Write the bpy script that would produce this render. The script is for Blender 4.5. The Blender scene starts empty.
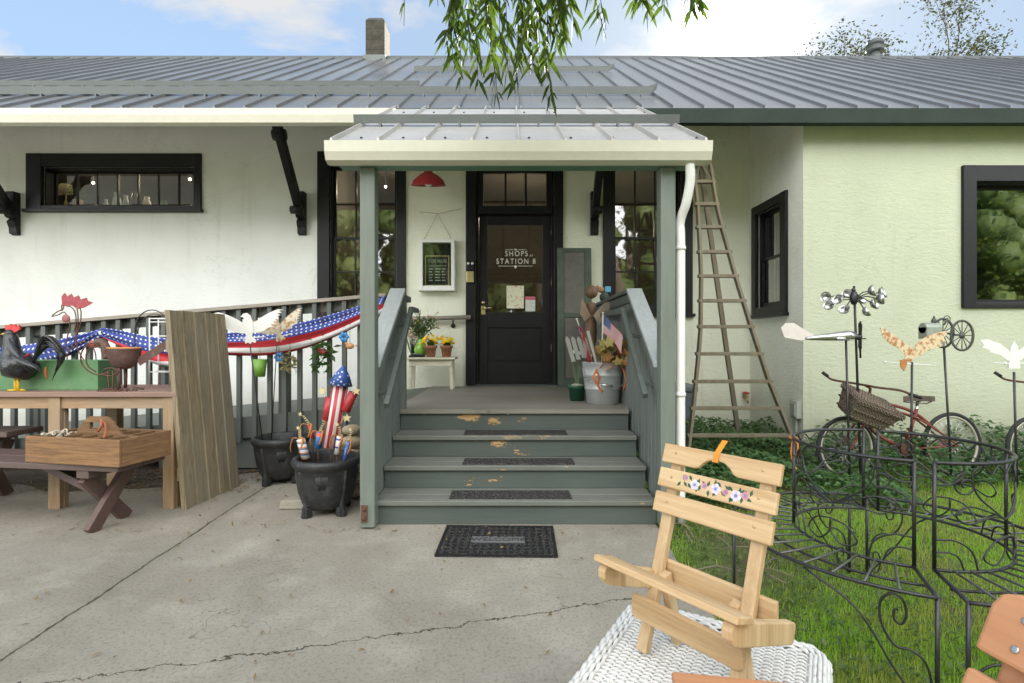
import bpy, bmesh, math, random
from mathutils import Vector, Matrix, noise as mnoise
R = math.radians
PI = math.pi
rnd = random.Random(7)
SC = bpy.context.scene
COL = SC.collection

# ------------------------------------------------------------------ camera
F, CH = 525.0, 1.23                      # focal length in pixels of a 1024 wide frame, eye height
cam_data = bpy.data.cameras.new('camera')
cam = bpy.data.objects.new('camera', cam_data)
COL.objects.link(cam)
cam.location = (0, 0, CH)
cam.rotation_euler = (R(90), 0, 0)
cam_data.sensor_width = 36.0
cam_data.lens = F / 1024 * 36.0
cam_data.clip_start = 0.02
cam_data.clip_end = 600
SC.camera = cam

# ------------------------------------------------------------------ sky, sun, exposure
SUN_EL, SUN_AZ = 27.15, 22.6              # degrees: height, and clockwise from straight ahead
SUN_DIR = Vector((math.sin(R(SUN_AZ)) * math.cos(R(SUN_EL)), math.cos(R(SUN_AZ)) * math.cos(R(SUN_EL)), math.sin(R(SUN_EL))))
world = bpy.data.worlds.new('World')
SC.world = world
world.use_nodes = True
wn, wl = world.node_tree.nodes, world.node_tree.links
wn.clear()


def wnode(t, **kw):
    n = wn.new(t)
    for k, v in kw.items():
        if k == 'op': n.operation = v
        elif k.startswith('i'): n.inputs[int(k[1:])].default_value = v
        else: setattr(n, k, v)
    return n


def wmath(op, a, b=None, c=None, clamp=False):
    n = wn.new('ShaderNodeMath'); n.operation = op; n.use_clamp = clamp
    for i, v in enumerate((a, b, c)):
        if v is None: continue
        if hasattr(v, 'is_output'): wl.new(v, n.inputs[i])
        else: n.inputs[i].default_value = v
    return n.outputs[0]


def wmix(fac, a, b, mode='MIX'):
    n = wn.new('ShaderNodeMix'); n.data_type = 'RGBA'; n.blend_type = mode
    for i, v in ((0, fac), (6, a), (7, b)):
        if hasattr(v, 'is_output'): wl.new(v, n.inputs[i])
        else: n.inputs[i].default_value = v if i == 0 else (*v, 1) if len(v) == 3 else v
    return n.outputs[2]


sky = wn.new('ShaderNodeTexSky')
sky.sky_type = 'NISHITA'
sky.sun_disc = False
sky.sun_elevation = R(SUN_EL)
sky.sun_rotation = R(SUN_AZ)
sky.altitude = 300
sky.air_density = 1.0
sky.dust_density = 0.4
sky.ozone_density = 2.5
tc = wn.new('ShaderNodeTexCoord')
nrm = wnode('ShaderNodeVectorMath', op='NORMALIZE'); wl.new(tc.outputs['Generated'], nrm.inputs[0])
sep = wn.new('ShaderNodeSeparateXYZ'); wl.new(nrm.outputs[0], sep.inputs[0])
dx, dy, dz = sep.outputs
zz = wmath('ADD', wmath('MAXIMUM', dz, 0.0), 0.22)
cmb = wn.new('ShaderNodeCombineXYZ')
wl.new(wmath('DIVIDE', dx, zz), cmb.inputs[0]); wl.new(wmath('DIVIDE', dy, zz), cmb.inputs[1])
cn = wn.new('ShaderNodeTexNoise'); cn.inputs['Scale'].default_value = 2.5; cn.inputs['Detail'].default_value = 9
cn.inputs['Roughness'].default_value = 0.56; cn.inputs['Distortion'].default_value = 0.25
mp = wn.new('ShaderNodeMapping'); mp.inputs['Location'].default_value = (3.4, 1.2, 0.0); mp.inputs['Scale'].default_value = (1.0, 1.35, 1)
wl.new(cmb.outputs[0], mp.inputs[0]); wl.new(mp.outputs[0], cn.inputs['Vector'])
sdot = wnode('ShaderNodeVectorMath', op='DOT_PRODUCT'); wl.new(nrm.outputs[0], sdot.inputs[0]); sdot.inputs[1].default_value = SUN_DIR
sd = wmath('MAXIMUM', sdot.outputs['Value'], 0.0)
# extra cloud added behind the viewer and round the sun, open blue ahead on the left
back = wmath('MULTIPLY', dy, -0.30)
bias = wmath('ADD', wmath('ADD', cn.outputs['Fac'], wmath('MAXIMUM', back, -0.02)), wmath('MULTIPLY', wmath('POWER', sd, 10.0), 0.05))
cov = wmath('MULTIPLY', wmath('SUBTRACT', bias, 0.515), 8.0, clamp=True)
blue = wmix(1.0, sky.outputs[0], (0.80, 1.0, 1.16), 'MULTIPLY')
SKY_FRONT = 0.17
# unseen cloud behind the viewer is brightened beyond the cloud ahead to light the facade
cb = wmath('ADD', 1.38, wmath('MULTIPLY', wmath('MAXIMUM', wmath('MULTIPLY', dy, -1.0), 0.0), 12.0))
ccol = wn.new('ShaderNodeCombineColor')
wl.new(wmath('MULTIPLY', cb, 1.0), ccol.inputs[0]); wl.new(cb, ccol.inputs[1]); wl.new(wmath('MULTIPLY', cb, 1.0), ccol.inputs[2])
dim = wmath('MULTIPLY', wmath('SUBTRACT', 1.0, wmath('MULTIPLY', wmath('POWER', sd, 4.0), 0.85)), SKY_FRONT)
dimc = wn.new('ShaderNodeCombineColor')
for q_ in range(3): wl.new(dim, dimc.inputs[q_])
clear = wmix(1.0, wmix(1.0, blue, dimc.outputs[0], 'MULTIPLY'), (0.62, 0.77, 0.93), 'ADD')
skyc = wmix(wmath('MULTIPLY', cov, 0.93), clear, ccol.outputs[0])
glow = wmath('ADD', wmath('MULTIPLY', wmath('POWER', sd, 22.0), 0.55), wmath('MULTIPLY', wmath('POWER', sd, 900.0), 90.0))
gcol = wn.new('ShaderNodeCombineColor')
wl.new(glow, gcol.inputs[0]); wl.new(wmath('MULTIPLY', glow, 0.96), gcol.inputs[1]); wl.new(wmath('MULTIPLY', glow, 0.88), gcol.inputs[2])
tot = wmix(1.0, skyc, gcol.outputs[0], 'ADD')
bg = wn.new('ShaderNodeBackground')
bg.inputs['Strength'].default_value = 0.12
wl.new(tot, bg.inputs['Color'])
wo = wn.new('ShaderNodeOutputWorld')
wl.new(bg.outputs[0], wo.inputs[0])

sun_data = bpy.data.lights.new('sun', 'SUN')
sun_data.energy = 4.0
sun_data.angle = R(0.5)
sun_data.color = (1.0, 0.93, 0.82)
sun = bpy.data.objects.new('sun', sun_data)
COL.objects.link(sun)
sun.rotation_euler = (-SUN_DIR).to_track_quat('-Z', 'Y').to_euler()

SC.view_settings.view_transform = 'Standard'
SC.view_settings.look = 'None'
SC.view_settings.gamma = 1.0
SC.view_settings.use_curve_mapping = False
SC.view_settings.exposure = 2.32
SC.render.engine = 'CYCLES'
SC.cycles.max_bounces = 6
SC.cycles.diffuse_bounces = 4
SC.cycles.glossy_bounces = 3
SC.cycles.transmission_bounces = 4
SC.cycles.transparent_max_bounces = 12
SC.cycles.sample_clamp_indirect = 6.0
SC.cycles.use_denoising = True


# ------------------------------------------------------------------ helpers
def PX(px, Y): return (px - 512.0) / F * Y
def PZ(py, Y): return CH - (py - 341.5) / F * Y
def P(px, py, Y): return Vector((PX(px, Y), Y, PZ(py, Y)))


class MB:
    def __init__(s): s.v, s.f, s.m, s.s = [], [], [], []
    def add(s, vs, fs, m=0, smooth=False):
        o = len(s.v); s.v.extend([tuple(v) for v in vs])
        for f in fs:
            s.f.append([i + o for i in f]); s.m.append(m); s.s.append(smooth)
    def box(s, x0, x1, y0, y1, z0, z1, m=0):
        s.add([(x0,y0,z0),(x1,y0,z0),(x1,y1,z0),(x0,y1,z0),(x0,y0,z1),(x1,y0,z1),(x1,y1,z1),(x0,y1,z1)],
              [(0,3,2,1),(4,5,6,7),(0,1,5,4),(1,2,6,5),(2,3,7,6),(3,0,4,7)], m)
    def fbox(s, fr, a0, a1, d0, d1, z0, z1, m=0):
        s.add([fr(a,d,z) for z in (z0,z1) for a,d in ((a0,d0),(a1,d0),(a1,d1),(a0,d1))],
              [(0,3,2,1),(4,5,6,7),(0,1,5,4),(1,2,6,5),(2,3,7,6),(3,0,4,7)], m)
    def bar(s, p, q, w, h, up=(0,0,1), m=0):
        p, q = Vector(p), Vector(q); d = (q-p).normalized(); up = Vector(up)
        side = d.cross(up)
        if side.length < 1e-4: side = d.cross(Vector((0,1,0)))
        side.normalize(); u = side.cross(d).normalized()
        a, b = side*w/2, u*h/2
        s.add([p-a-b,p+a-b,p+a+b,p-a+b,q-a-b,q+a-b,q+a+b,q-a+b],
              [(0,3,2,1),(4,5,6,7),(0,1,5,4),(1,2,6,5),(2,3,7,6),(3,0,4,7)], m)
    def tube(s, pts, r, n=8, closed=False, m=0, smooth=True, flat=1.0):
        pts = [Vector(p) for p in pts]; k = len(pts)
        rs = r if isinstance(r, (list, tuple)) else [r]*k
        vs, prev = [], None
        for i, p in enumerate(pts):
            if closed: d = pts[(i+1)%k]-pts[i-1]
            else: d = pts[min(i+1,k-1)]-pts[max(i-1,0)]
            d = d.normalized() if d.length > 1e-9 else Vector((0,0,1))
            if prev is None:
                a = d.cross(Vector((0,0,1)))
                if a.length < 1e-3: a = d.cross(Vector((0,1,0)))
            else: a = prev - d*prev.dot(d)
            a.normalize(); prev = a; b = d.cross(a)
            for j in range(n):
                t = 2*PI*j/n
                vs.append(p + a*math.cos(t)*rs[i] + b*math.sin(t)*rs[i]*flat)
        fs = []
        for i in range(k if closed else k-1):
            for j in range(n):
                i2 = (i+1)%k
                fs.append((i*n+j, i*n+(j+1)%n, i2*n+(j+1)%n, i2*n+j))
        if not closed:
            fs.append(tuple(range(n))[::-1]); fs.append(tuple((k-1)*n+j for j in range(n)))
        s.add(vs, fs, m, smooth)
    def lathe(s, prof, c=(0,0,0), n=24, m=0, axis=None, smooth=True, sy=1.0):
        c = Vector(c); M = Matrix.Identity(3) if axis is None else Vector((0,0,1)).rotation_difference(Vector(axis).normalized()).to_matrix()
        vs = []
        for r, z in prof:
            for j in range(n):
                t = 2*PI*j/n; vs.append(c + M @ Vector((r*math.cos(t), r*math.sin(t)*sy, z)))
        fs = [(i*n+j, i*n+(j+1)%n, (i+1)*n+(j+1)%n, (i+1)*n+j) for i in range(len(prof)-1) for j in range(n)]
        if prof[0][0] > 1e-5: fs.append(tuple(range(n))[::-1])
        if prof[-1][0] > 1e-5: fs.append(tuple((len(prof)-1)*n+j for j in range(n)))
        s.add(vs, fs, m, smooth)
    def ball(s, c, r, n=12, m=0, sc=(1,1,1), rot=None):
        c = Vector(c); vs, h = [], n//2; M = rot or Matrix.Identity(3)
        for i in range(h+1):
            ph = PI*i/h
            for j in range(n):
                t = 2*PI*j/n
                vs.append(c + M @ Vector((r*sc[0]*math.sin(ph)*math.cos(t), r*sc[1]*math.sin(ph)*math.sin(t), r*sc[2]*math.cos(ph))))
        s.add(vs, [(i*n+j,(i+1)*n+j,(i+1)*n+(j+1)%n,i*n+(j+1)%n) for i in range(h) for j in range(n)], m, True)
    def prism(s, poly, o, ex, ey, th, m=0):
        """polygon in the plane (ex, ey) at o, thickened by th along ex x ey (centred)"""
        o, ex, ey = Vector(o), Vector(ex), Vector(ey); ez = ex.cross(ey).normalized()
        k = len(poly)
        vs = [o+ex*a+ey*b+ez*(-th/2) for a,b in poly]+[o+ex*a+ey*b+ez*(th/2) for a,b in poly]
        s.add(vs, [tuple(range(k))[::-1], tuple(range(k,2*k))]+[(i,(i+1)%k,k+(i+1)%k,k+i) for i in range(k)], m)
    def quad(s, a, b, c, d, m=0): s.add([a,b,c,d], [(0,1,2,3)], m)
    def build(s, name, mats, parent=None, bevel=0.0, fix=True, world=True, seg=2):
        off = Vector((0,0,0)); p = parent
        if world:
            while p is not None: off = off + p.location; p = p.parent
        me = bpy.data.meshes.new(name)
        me.from_pydata([tuple(Vector(v)-off) for v in s.v], [], s.f)
        mats = mats if isinstance(mats, (list, tuple)) else [mats]
        for m in mats: me.materials.append(m)
        if len(mats) > 1: me.polygons.foreach_set('material_index', s.m)
        me.polygons.foreach_set('use_smooth', s.s)
        if fix:
            bm = bmesh.new(); bm.from_mesh(me); bmesh.ops.recalc_face_normals(bm, faces=bm.faces); bm.to_mesh(me); bm.free()
        me.update()
        o = bpy.data.objects.new(name, me); COL.objects.link(o)
        if parent is not None: o.parent = parent
        if bevel:
            b = o.modifiers.new('edge', 'BEVEL'); b.width = bevel; b.segments = seg; b.limit_method = 'ANGLE'; b.angle_limit = R(40)
            b.harden_normals = False
        return o


def tag(o, label, cat, group=None):
    o['label'] = label; o['category'] = cat
    if group: o['group'] = group
    return o
def thing(name, label, cat, loc=(0,0,0), rot=(0,0,0), group=None):
    o = bpy.data.objects.new(name, None); COL.objects.link(o)
    o.location = loc; o.rotation_euler = rot; o.empty_display_size = 0.1
    return tag(o, label, cat, group)
def structure(o): o['kind'] = 'structure'; return o
def copy_tree(o, parent=None):
    kids = [c for c in COL.objects if c.parent == o]
    c = o.copy(); COL.objects.link(c)
    if parent is not None: c.parent = parent
    for k in kids: copy_tree(k, c)
    return c
def bez(p0, p1, p2, p3, n=12):
    p0, p1, p2, p3 = map(Vector, (p0, p1, p2, p3)); out = []
    for i in range(n+1):
        t = i/n; u = 1-t
        out.append(p0*u**3 + p1*3*u*u*t + p2*3*u*t*t + p3*t**3)
    return out
def spline(pts, n=6):
    """Catmull-Rom through pts"""
    pts = [Vector(p) for p in pts]; out = []
    for i in range(len(pts)-1):
        a = pts[i-1] if i > 0 else pts[0]*2-pts[1]
        b, c = pts[i], pts[i+1]
        d = pts[i+2] if i+2 < len(pts) else pts[-1]*2-pts[-2]
        for k in range(n):
            t = k/n
            out.append(0.5*((2*b)+(c-a)*t+(2*a-5*b+4*c-d)*t*t+(3*b-a-3*c+d)*t**3))
    out.append(pts[-1]); return out
def spiral(r0, r1, turns, a0=0.0, n=24):
    return [((r0+(r1-r0)*i/n)*math.cos(a0+turns*2*PI*i/n), (r0+(r1-r0)*i/n)*math.sin(a0+turns*2*PI*i/n)) for i in range(n+1)]


# ------------------------------------------------------------------ materials
class NT:
    def __init__(s, name):
        s.mat = bpy.data.materials.new(name); s.mat.use_nodes = True
        s.t = s.mat.node_tree; s.n, s.l = s.t.nodes, s.t.links
        s.bsdf = s.n['Principled BSDF']; s.out = s.n['Material Output']
        s.tc = s.n.new('ShaderNodeTexCoord').outputs['Object']
    def put(s, sock, v):
        if hasattr(v, 'is_output'): s.l.new(v, sock)
        elif isinstance(v, (tuple, list)) and len(v) == 3 and sock.type == 'RGBA': sock.default_value = (*v, 1)
        else: sock.default_value = v
    def map(s, sc=(1,1,1), loc=(0,0,0), rot=(0,0,0), co=None):
        n = s.n.new('ShaderNodeMapping'); s.l.new(co or s.tc, n.inputs[0])
        n.inputs['Scale'].default_value = sc; n.inputs['Location'].default_value = loc; n.inputs['Rotation'].default_value = rot
        return n.outputs[0]
    def noise(s, scale, detail=4, co=None, rough=0.55, dist=0.0):
        n = s.n.new('ShaderNodeTexNoise'); s.l.new(co or s.tc, n.inputs['Vector'])
        n.inputs['Scale'].default_value = scale; n.inputs['Detail'].default_value = detail
        n.inputs['Roughness'].default_value = rough; n.inputs['Distortion'].default_value = dist
        return n.outputs['Fac']
    def voro(s, scale, co=None, feature='F1'):
        n = s.n.new('ShaderNodeTexVoronoi'); n.feature = feature; s.l.new(co or s.tc, n.inputs['Vector']); n.inputs['Scale'].default_value = scale
        return n.outputs['Distance']
    def math(s, op, a, b=None, c=None, clamp=False):
        n = s.n.new('ShaderNodeMath'); n.operation = op; n.use_clamp = clamp
        for i, v in enumerate((a, b, c)):
            if v is not None: s.put(n.inputs[i], v)
        return n.outputs[0]
    def ramp(s, fac, lo, hi, clamp=True):
        n = s.n.new('ShaderNodeMapRange'); n.clamp = clamp; s.l.new(fac, n.inputs[0])
        n.inputs[1].default_value = lo; n.inputs[2].default_value = hi
        return n.outputs[0]
    def mix(s, fac, a, b, mode='MIX'):
        n = s.n.new('ShaderNodeMix'); n.data_type = 'RGBA'; n.blend_type = mode
        for i, v in ((0, fac), (6, a), (7, b)): s.put(n.inputs[i], v)
        return n.outputs[2]
    def sep(s, co=None):
        n = s.n.new('ShaderNodeSeparateXYZ'); s.l.new(co or s.tc, n.inputs[0]); return n.outputs
    def island(s): return s.n.new('ShaderNodeNewGeometry').outputs['Random Per Island']
    def bump(s, h, strength=0.3, dist=0.01, prev=None):
        n = s.n.new('ShaderNodeBump'); n.inputs['Strength'].default_value = strength; n.inputs['Distance'].default_value = dist
        s.l.new(h, n.inputs['Height'])
        if prev is not None: s.l.new(prev, n.inputs['Normal'])
        return n.outputs[0]
    def done(s, color=None, rough=None, normal=None, **kw):
        b = s.bsdf.inputs
        if color is not None: s.put(b['Base Color'], color)
        if rough is not None: s.put(b['Roughness'], rough)
        if normal is not None: s.l.new(normal, b['Normal'])
        for k, v in kw.items(): s.put(b[k.replace('_', ' ')], v)
        return s.mat


def mul(c, k): return tuple(min(1, x*k) for x in c)


def plain(name, c, rough=0.55, var=0.12, scale=6.0, bump=0.08, bscale=90.0, metal=0.0, stretch=(1,1,1), spec=0.5, scuff=0.0, **kw):
    t = NT(name); co = t.map(stretch)
    f = t.math('ADD', t.math('MULTIPLY', t.noise(scale, 5, co), 0.6), t.math('MULTIPLY', t.noise(scale*9, 3, co), 0.4))
    col = t.mix(t.ramp(f, 0.3, 0.7), mul(c, 1-var), mul(c, 1+var))
    if scuff:
        s1 = t.math('MULTIPLY', t.ramp(t.noise(scale*1.7, 7, None, 0.68), 0.52, 0.66), scuff); col = t.mix(s1, col, tuple(min(1, x*0.7+0.12) for x in c))
        s2 = t.math('MULTIPLY', t.ramp(t.noise(scale*4.5, 5, t.map((1,1,1),(3,7,1)), 0.7), 0.60, 0.66), scuff); col = t.mix(s2, col, mul(c, 0.45))
    nb = t.bump(t.noise(bscale, 4, co), bump, 0.006)
    rr = t.math('ADD', t.math('MULTIPLY', t.noise(scale*2, 3, co), 0.24), rough-0.12)
    return t.done(col, rr, nb, Metallic=metal, Specular_IOR_Level=spec, **kw)


def wood(name, light, dark, axis='x', rough=0.55, ring=26.0, bump=0.15, knots=True, weather=None):
    t = NT(name)
    st = {'x': (0.06,1,1), 'y': (1,0.06,1), 'z': (1,1,0.06)}[axis]
    st2 = {'x': (0.22,1,1), 'y': (1,0.22,1), 'z': (1,1,0.22)}[axis]
    co = t.map(st)
    g1 = t.noise(ring, 4, co, 0.6, 1.2); g2 = t.noise(ring*7, 4, co, 0.65, 0.3)
    g = t.math('ADD', t.math('MULTIPLY', g1, 0.65), t.math('MULTIPLY', g2, 0.35))
    isl = t.island()
    g = t.math('ADD', g, t.math('MULTIPLY', t.math('SUBTRACT', isl, 0.5), 0.12))
    col = t.mix(t.ramp(g, 0.34, 0.68), light, dark)
    if knots:
        k = t.voro(5.5, t.map(st2)); col = t.mix(t.math('MULTIPLY', t.ramp(k, 0.075, 0.03), 0.7), col, mul(dark, 0.45))
    if weather:
        w = t.noise(3.5, 6, t.map(st2)); col = t.mix(t.math('MULTIPLY', t.ramp(w, 0.42, 0.66), 0.75), col, weather)
    return t.done(col, rough, t.bump(g, bump, 0.004))


def painted(name, c, under, axis='x', wear=0.30, rough=0.55, dirt=0.25, bump=0.12, focus=None):
    """paint on boards: brush grain, grime in large soft patches, chips down to the wood"""
    t = NT(name)
    st = {'x': (0.08,1,1), 'y': (1,0.08,1), 'z': (1,1,0.08)}[axis]
    g = t.noise(40, 4, t.map(st)); big = t.noise(1.9, 6); mid = t.noise(9, 5)
    isl = t.island()
    col = t.mix(t.ramp(g, 0.3, 0.7), mul(c, 0.90), mul(c, 1.10))
    col = t.mix(t.math('MULTIPLY', t.ramp(big, 0.45, 0.75), dirt), col, mul((c[0]*1.0, c[1]*0.93, c[2]*0.8), 0.55))
    col = t.mix(t.math('MULTIPLY', isl, 0.10), col, (0.5, 0.52, 0.5))
    foc = t.math('MULTIPLY', t.ramp(t.math('ABSOLUTE', t.math('SUBTRACT', t.sep()[0], focus[0])), focus[1], 0.0), focus[2]) if focus else 0.0
    chip = t.ramp(t.math('ADD', foc, t.math('ADD', t.math('MULTIPLY', t.noise(7, 8, t.map({'x':(0.35,1,1),'y':(1,0.35,1),'z':(1,1,0.35)}[axis]), 0.7), 0.8), t.math('MULTIPLY', mid, 0.2))), 0.70-wear*0.25, 0.72-wear*0.25)
    und = t.mix(t.ramp(g, 0.35, 0.65), mul(under, 0.6), mul(under, 1.25))
    col = t.mix(t.ramp(t.math('ABSOLUTE', t.math('SUBTRACT', chip, 0.5)), 0.5, 0.2), col, mul(c, 0.45))
    col = t.mix(chip, col, und)
    return t.done(col, rough, t.bump(t.math('SUBTRACT', g, t.math('MULTIPLY', chip, 0.5)), bump, 0.004))


def stucco(name, c, streak=0.1):
    t = NT(name)
    big = t.noise(0.7, 6); mid = t.noise(3.0, 5); st = t.noise(1.6, 5, t.map((2.2, 2.2, 0.25)))
    col = t.mix(t.ramp(big, 0.35, 0.7), mul(c, 0.93), mul(c, 1.05))
    col = t.mix(t.math('MULTIPLY', t.ramp(st, 0.52, 0.78), streak), col, mul((c[0], c[1]*0.95, c[2]*0.86), 0.62))
    col = t.mix(t.math('MULTIPLY', t.ramp(mid, 0.52, 0.74), 0.22), col, mul((c[0], c[1]*0.97, c[2]*0.9), 0.78))
    x_, y_, z_ = t.sep()
    drip = t.math('MULTIPLY', t.ramp(t.noise(5.5, 5, t.map((1, 1, 0.07)), 0.6), 0.56, 0.74), t.ramp(t.noise(0.9, 3), 0.42, 0.62)); col = t.mix(t.math('MULTIPLY', drip, 0.38), col, mul((c[0], c[1]*0.94, c[2]*0.82), 0.55))
    splash = t.math('MULTIPLY', t.ramp(t.math('ADD', z_, t.math('MULTIPLY', t.math('SUBTRACT', mid, 0.5), 0.9)), 0.75, 0.1), 0.4); col = t.mix(splash, col, (0.26, 0.23, 0.16))
    cr = t.math('MULTIPLY', t.ramp(t.math('ABSOLUTE', t.math('SUBTRACT', t.noise(0.75, 6, t.map((1,1,1),(4,1,7)), 0.6, 0.8), 0.5)), 0.0022, 0.0006), t.ramp(t.noise(0.8, 2, t.map((1,1,1),(1,9,2))), 0.50, 0.56)); col = t.mix(t.math('MULTIPLY', cr, 0.28), col, mul(c, 0.4))
    h = t.math('ADD', t.math('MULTIPLY', t.noise(14, 5, t.map((1, 1, 2.4)), 0.6, 0.6), 1.0), t.math('MULTIPLY', t.noise(70, 3), 0.25))
    return t.done(col, 0.9, t.bump(h, 0.42, 0.02), Specular_IOR_Level=0.25)


def leafmat(name, c1, c2, rough=0.5, trans=0.35, c3=None, dead=None):
    t = NT(name); i = t.island()
    col = t.mix(i, c1, c2)
    if dead: col = t.mix(t.math('LESS_THAN', t.math('FRACT', t.math('MULTIPLY', i, 37.0)), dead[1]), col, dead[0])
    if c3: col = t.mix(t.ramp(t.noise(2.4, 3), 0.48, 0.66), col, c3)
    t.done(col, rough, Specular_IOR_Level=0.35 if rough < 0.62 else 0.12)
    tr = t.n.new('ShaderNodeBsdfTranslucent'); t.put(tr.inputs['Color'], t.mix(1.0, col, (1.5, 1.6, 0.7), 'MULTIPLY'))
    mx = t.n.new('ShaderNodeMixShader'); mx.inputs[0].default_value = trans
    t.l.new(t.bsdf.outputs[0], mx.inputs[1]); t.l.new(tr.outputs[0], mx.inputs[2]); t.l.new(mx.outputs[0], t.out.inputs[0])
    return t.mat


def glassmat(name, refl=0.10, tint=(0.8,0.86,0.84), wav=0.02):
    """window pane: clear with a mirror reflection that grows to grazing, slightly wavy"""
    t = NT(name)
    t.n.remove(t.bsdf)
    g = t.n.new('ShaderNodeBsdfGlossy'); g.inputs['Roughness'].default_value = 0.022; g.inputs['Color'].default_value = (1,1,1,1)
    tr = t.n.new('ShaderNodeBsdfTransparent'); tr.inputs['Color'].default_value = (*tint, 1)
    fr = t.n.new('ShaderNodeLayerWeight'); fr.inputs[0].default_value = 0.35
    fac = t.math('ADD', t.math('MULTIPLY', fr.outputs['Facing'], 0.55), refl, clamp=True)
    b = t.bump(t.noise(3.0, 2), wav, 0.05); t.l.new(b, g.inputs['Normal'])
    mx = t.n.new('ShaderNodeMixShader'); t.l.new(fac, mx.inputs[0]); t.l.new(tr.outputs[0], mx.inputs[1]); t.l.new(g.outputs[0], mx.inputs[2])
    t.l.new(mx.outputs[0], t.out.inputs[0])
    return t.mat

# ------------------------------------------------------------------ shared materials
M = {}
M['wall_main'] = stucco('off_white_stucco', (0.77, 0.78, 0.735))
M['wall_wing'] = stucco('pale_green_stucco', (0.485, 0.520, 0.385))
M['wall_return'] = stucco('pale_return_stucco', (0.82, 0.83, 0.74))
M['black'] = plain('black_gloss_paint', (0.010, 0.010, 0.012), 0.42, 0.2, 8, 0.06, 60, spec=0.3)
M['black_soft'] = plain('black_wood_paint', (0.012, 0.012, 0.013), 0.5, 0.25, 12, 0.1, 40, spec=0.3)
M['green_trim'] = plain('dark_green_trim', (0.024, 0.036, 0.029), 0.6, 0.2, 5, spec=0.15)
M['green_beam'] = plain('mid_green_trim', (0.09, 0.20, 0.12), 0.5, 0.2, 5)
M['cream_metal'] = plain('cream_gutter', (0.60, 0.585, 0.48), 0.4, 0.06, 3, 0.03, 20)
M['white_paint'] = plain('white_paint', (0.78, 0.78, 0.74), 0.45, 0.06, 7)
M['glass'] = glassmat('window_glass', 0.15)
M['glass_door'] = glassmat('door_glass', 0.06, (0.6,0.64,0.62))
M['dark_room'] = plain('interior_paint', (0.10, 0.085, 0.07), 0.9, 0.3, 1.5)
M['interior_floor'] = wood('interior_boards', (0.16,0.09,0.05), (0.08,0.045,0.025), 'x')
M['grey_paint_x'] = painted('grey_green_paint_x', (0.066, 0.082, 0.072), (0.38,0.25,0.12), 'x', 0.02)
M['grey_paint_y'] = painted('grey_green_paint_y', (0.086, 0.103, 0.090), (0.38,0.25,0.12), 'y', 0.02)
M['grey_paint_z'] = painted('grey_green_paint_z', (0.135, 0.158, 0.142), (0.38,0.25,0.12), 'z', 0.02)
M['post_paint'] = painted('post_paint', (0.145, 0.170, 0.142), (0.32,0.25,0.16), 'z', 0.05)
M['pale_paint'] = painted('pale_blue_grey_paint', (0.36, 0.385, 0.375), (0.36,0.32,0.26), 'y', 0.03, dirt=0.15)
M['picket_paint'] = painted('picket_paint', (0.092, 0.104, 0.092), (0.30,0.24,0.16), 'z', 0.03)
M['worn_riser'] = painted('worn_riser_paint', (0.066, 0.083, 0.073), (0.46,0.28,0.12), 'x', 0.22, focus=(-0.22,0.60,0.085))
M['rail_wood'] = wood('weathered_rail', (0.36,0.32,0.26), (0.20,0.17,0.14), 'x', 0.7)
M['white_metal'] = plain('white_metal', (0.75,0.75,0.72), 0.45, 0.08, 10)
M['black_iron'] = plain('black_iron', (0.050,0.049,0.050), 0.38, 0.35, 20, 0.2, 120, metal=0.55)
M['steel'] = plain('bright_steel', (0.55,0.55,0.54), 0.28, 0.1, 12, 0.05, 60, metal=0.9)
M['rust'] = plain('rusty_iron', (0.12,0.055,0.035), 0.75, 0.4, 25, 0.3, 150, metal=0.2)
M['red'] = plain('red_enamel', (0.42,0.035,0.04), 0.42, 0.15, 9)
M['bulb_off'] = plain('milky_bulb', (0.82,0.82,0.78), 0.25, 0.03)
M['brass'] = plain('brass', (0.62,0.50,0.26), 0.32, 0.15, 30, metal=0.9)
M['terracotta'] = plain('terracotta', (0.36,0.15,0.09), 0.8, 0.2, 10)
M['soil'] = plain('soil', (0.045,0.032,0.022), 0.95, 0.4, 20, 0.5, 60)

def roof_metal():
    t = NT('standing_seam_metal')
    big = t.noise(0.9, 5); st = t.noise(3.0, 5, t.map((3,0.25,0.25)))
    c = t.mix(t.ramp(big, 0.3, 0.7), (0.215,0.215,0.21), (0.315,0.312,0.30))
    c = t.mix(t.math('MULTIPLY', t.ramp(st, 0.5, 0.8), 0.35), c, (0.15,0.155,0.16))
    pan = t.math('FRACT', t.math('MULTIPLY', t.math('ADD', t.sep()[0], 14.25), 1/0.305))
    pn = t.n.new('ShaderNodeTexWhiteNoise'); pn.noise_dimensions = '1D'; t.l.new(t.math('FLOOR', t.math('MULTIPLY', t.math('ADD', t.sep()[0], 14.25), 1/0.305)), pn.inputs['W'])
    c = t.mix(t.math('MULTIPLY', pn.outputs['Value'], 0.28), c, (0.17,0.172,0.17))
    c = t.mix(t.math('MULTIPLY', t.ramp(t.noise(7, 6, t.map((1,0.2,0.2)), 0.7), 0.58, 0.7), 0.35), c, (0.42,0.41,0.38))
    hb = t.math('ADD', t.noise(2.2, 3), t.math('MULTIPLY', t.noise(0.9, 2, t.map((6,1,1))), 0.8))
    return t.done(c, t.math('ADD', t.math('MULTIPLY', big, 0.22), 0.22), t.bump(hb, 0.22, 0.03), Metallic=0.65)
M['roof'] = roof_metal()
M['roof_dark'] = plain('roof_edge_flashing', (0.07,0.08,0.08), 0.55, 0.2, 4)
M['flashing'] = plain('grey_green_flashing', (0.10,0.112,0.107), 0.5, 0.15, 3)
M['porch_roof'] = plain('porch_roof_metal', (0.50,0.475,0.43), 0.42, 0.12, 2.5, 0.05, 8, metal=0.45)

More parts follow.
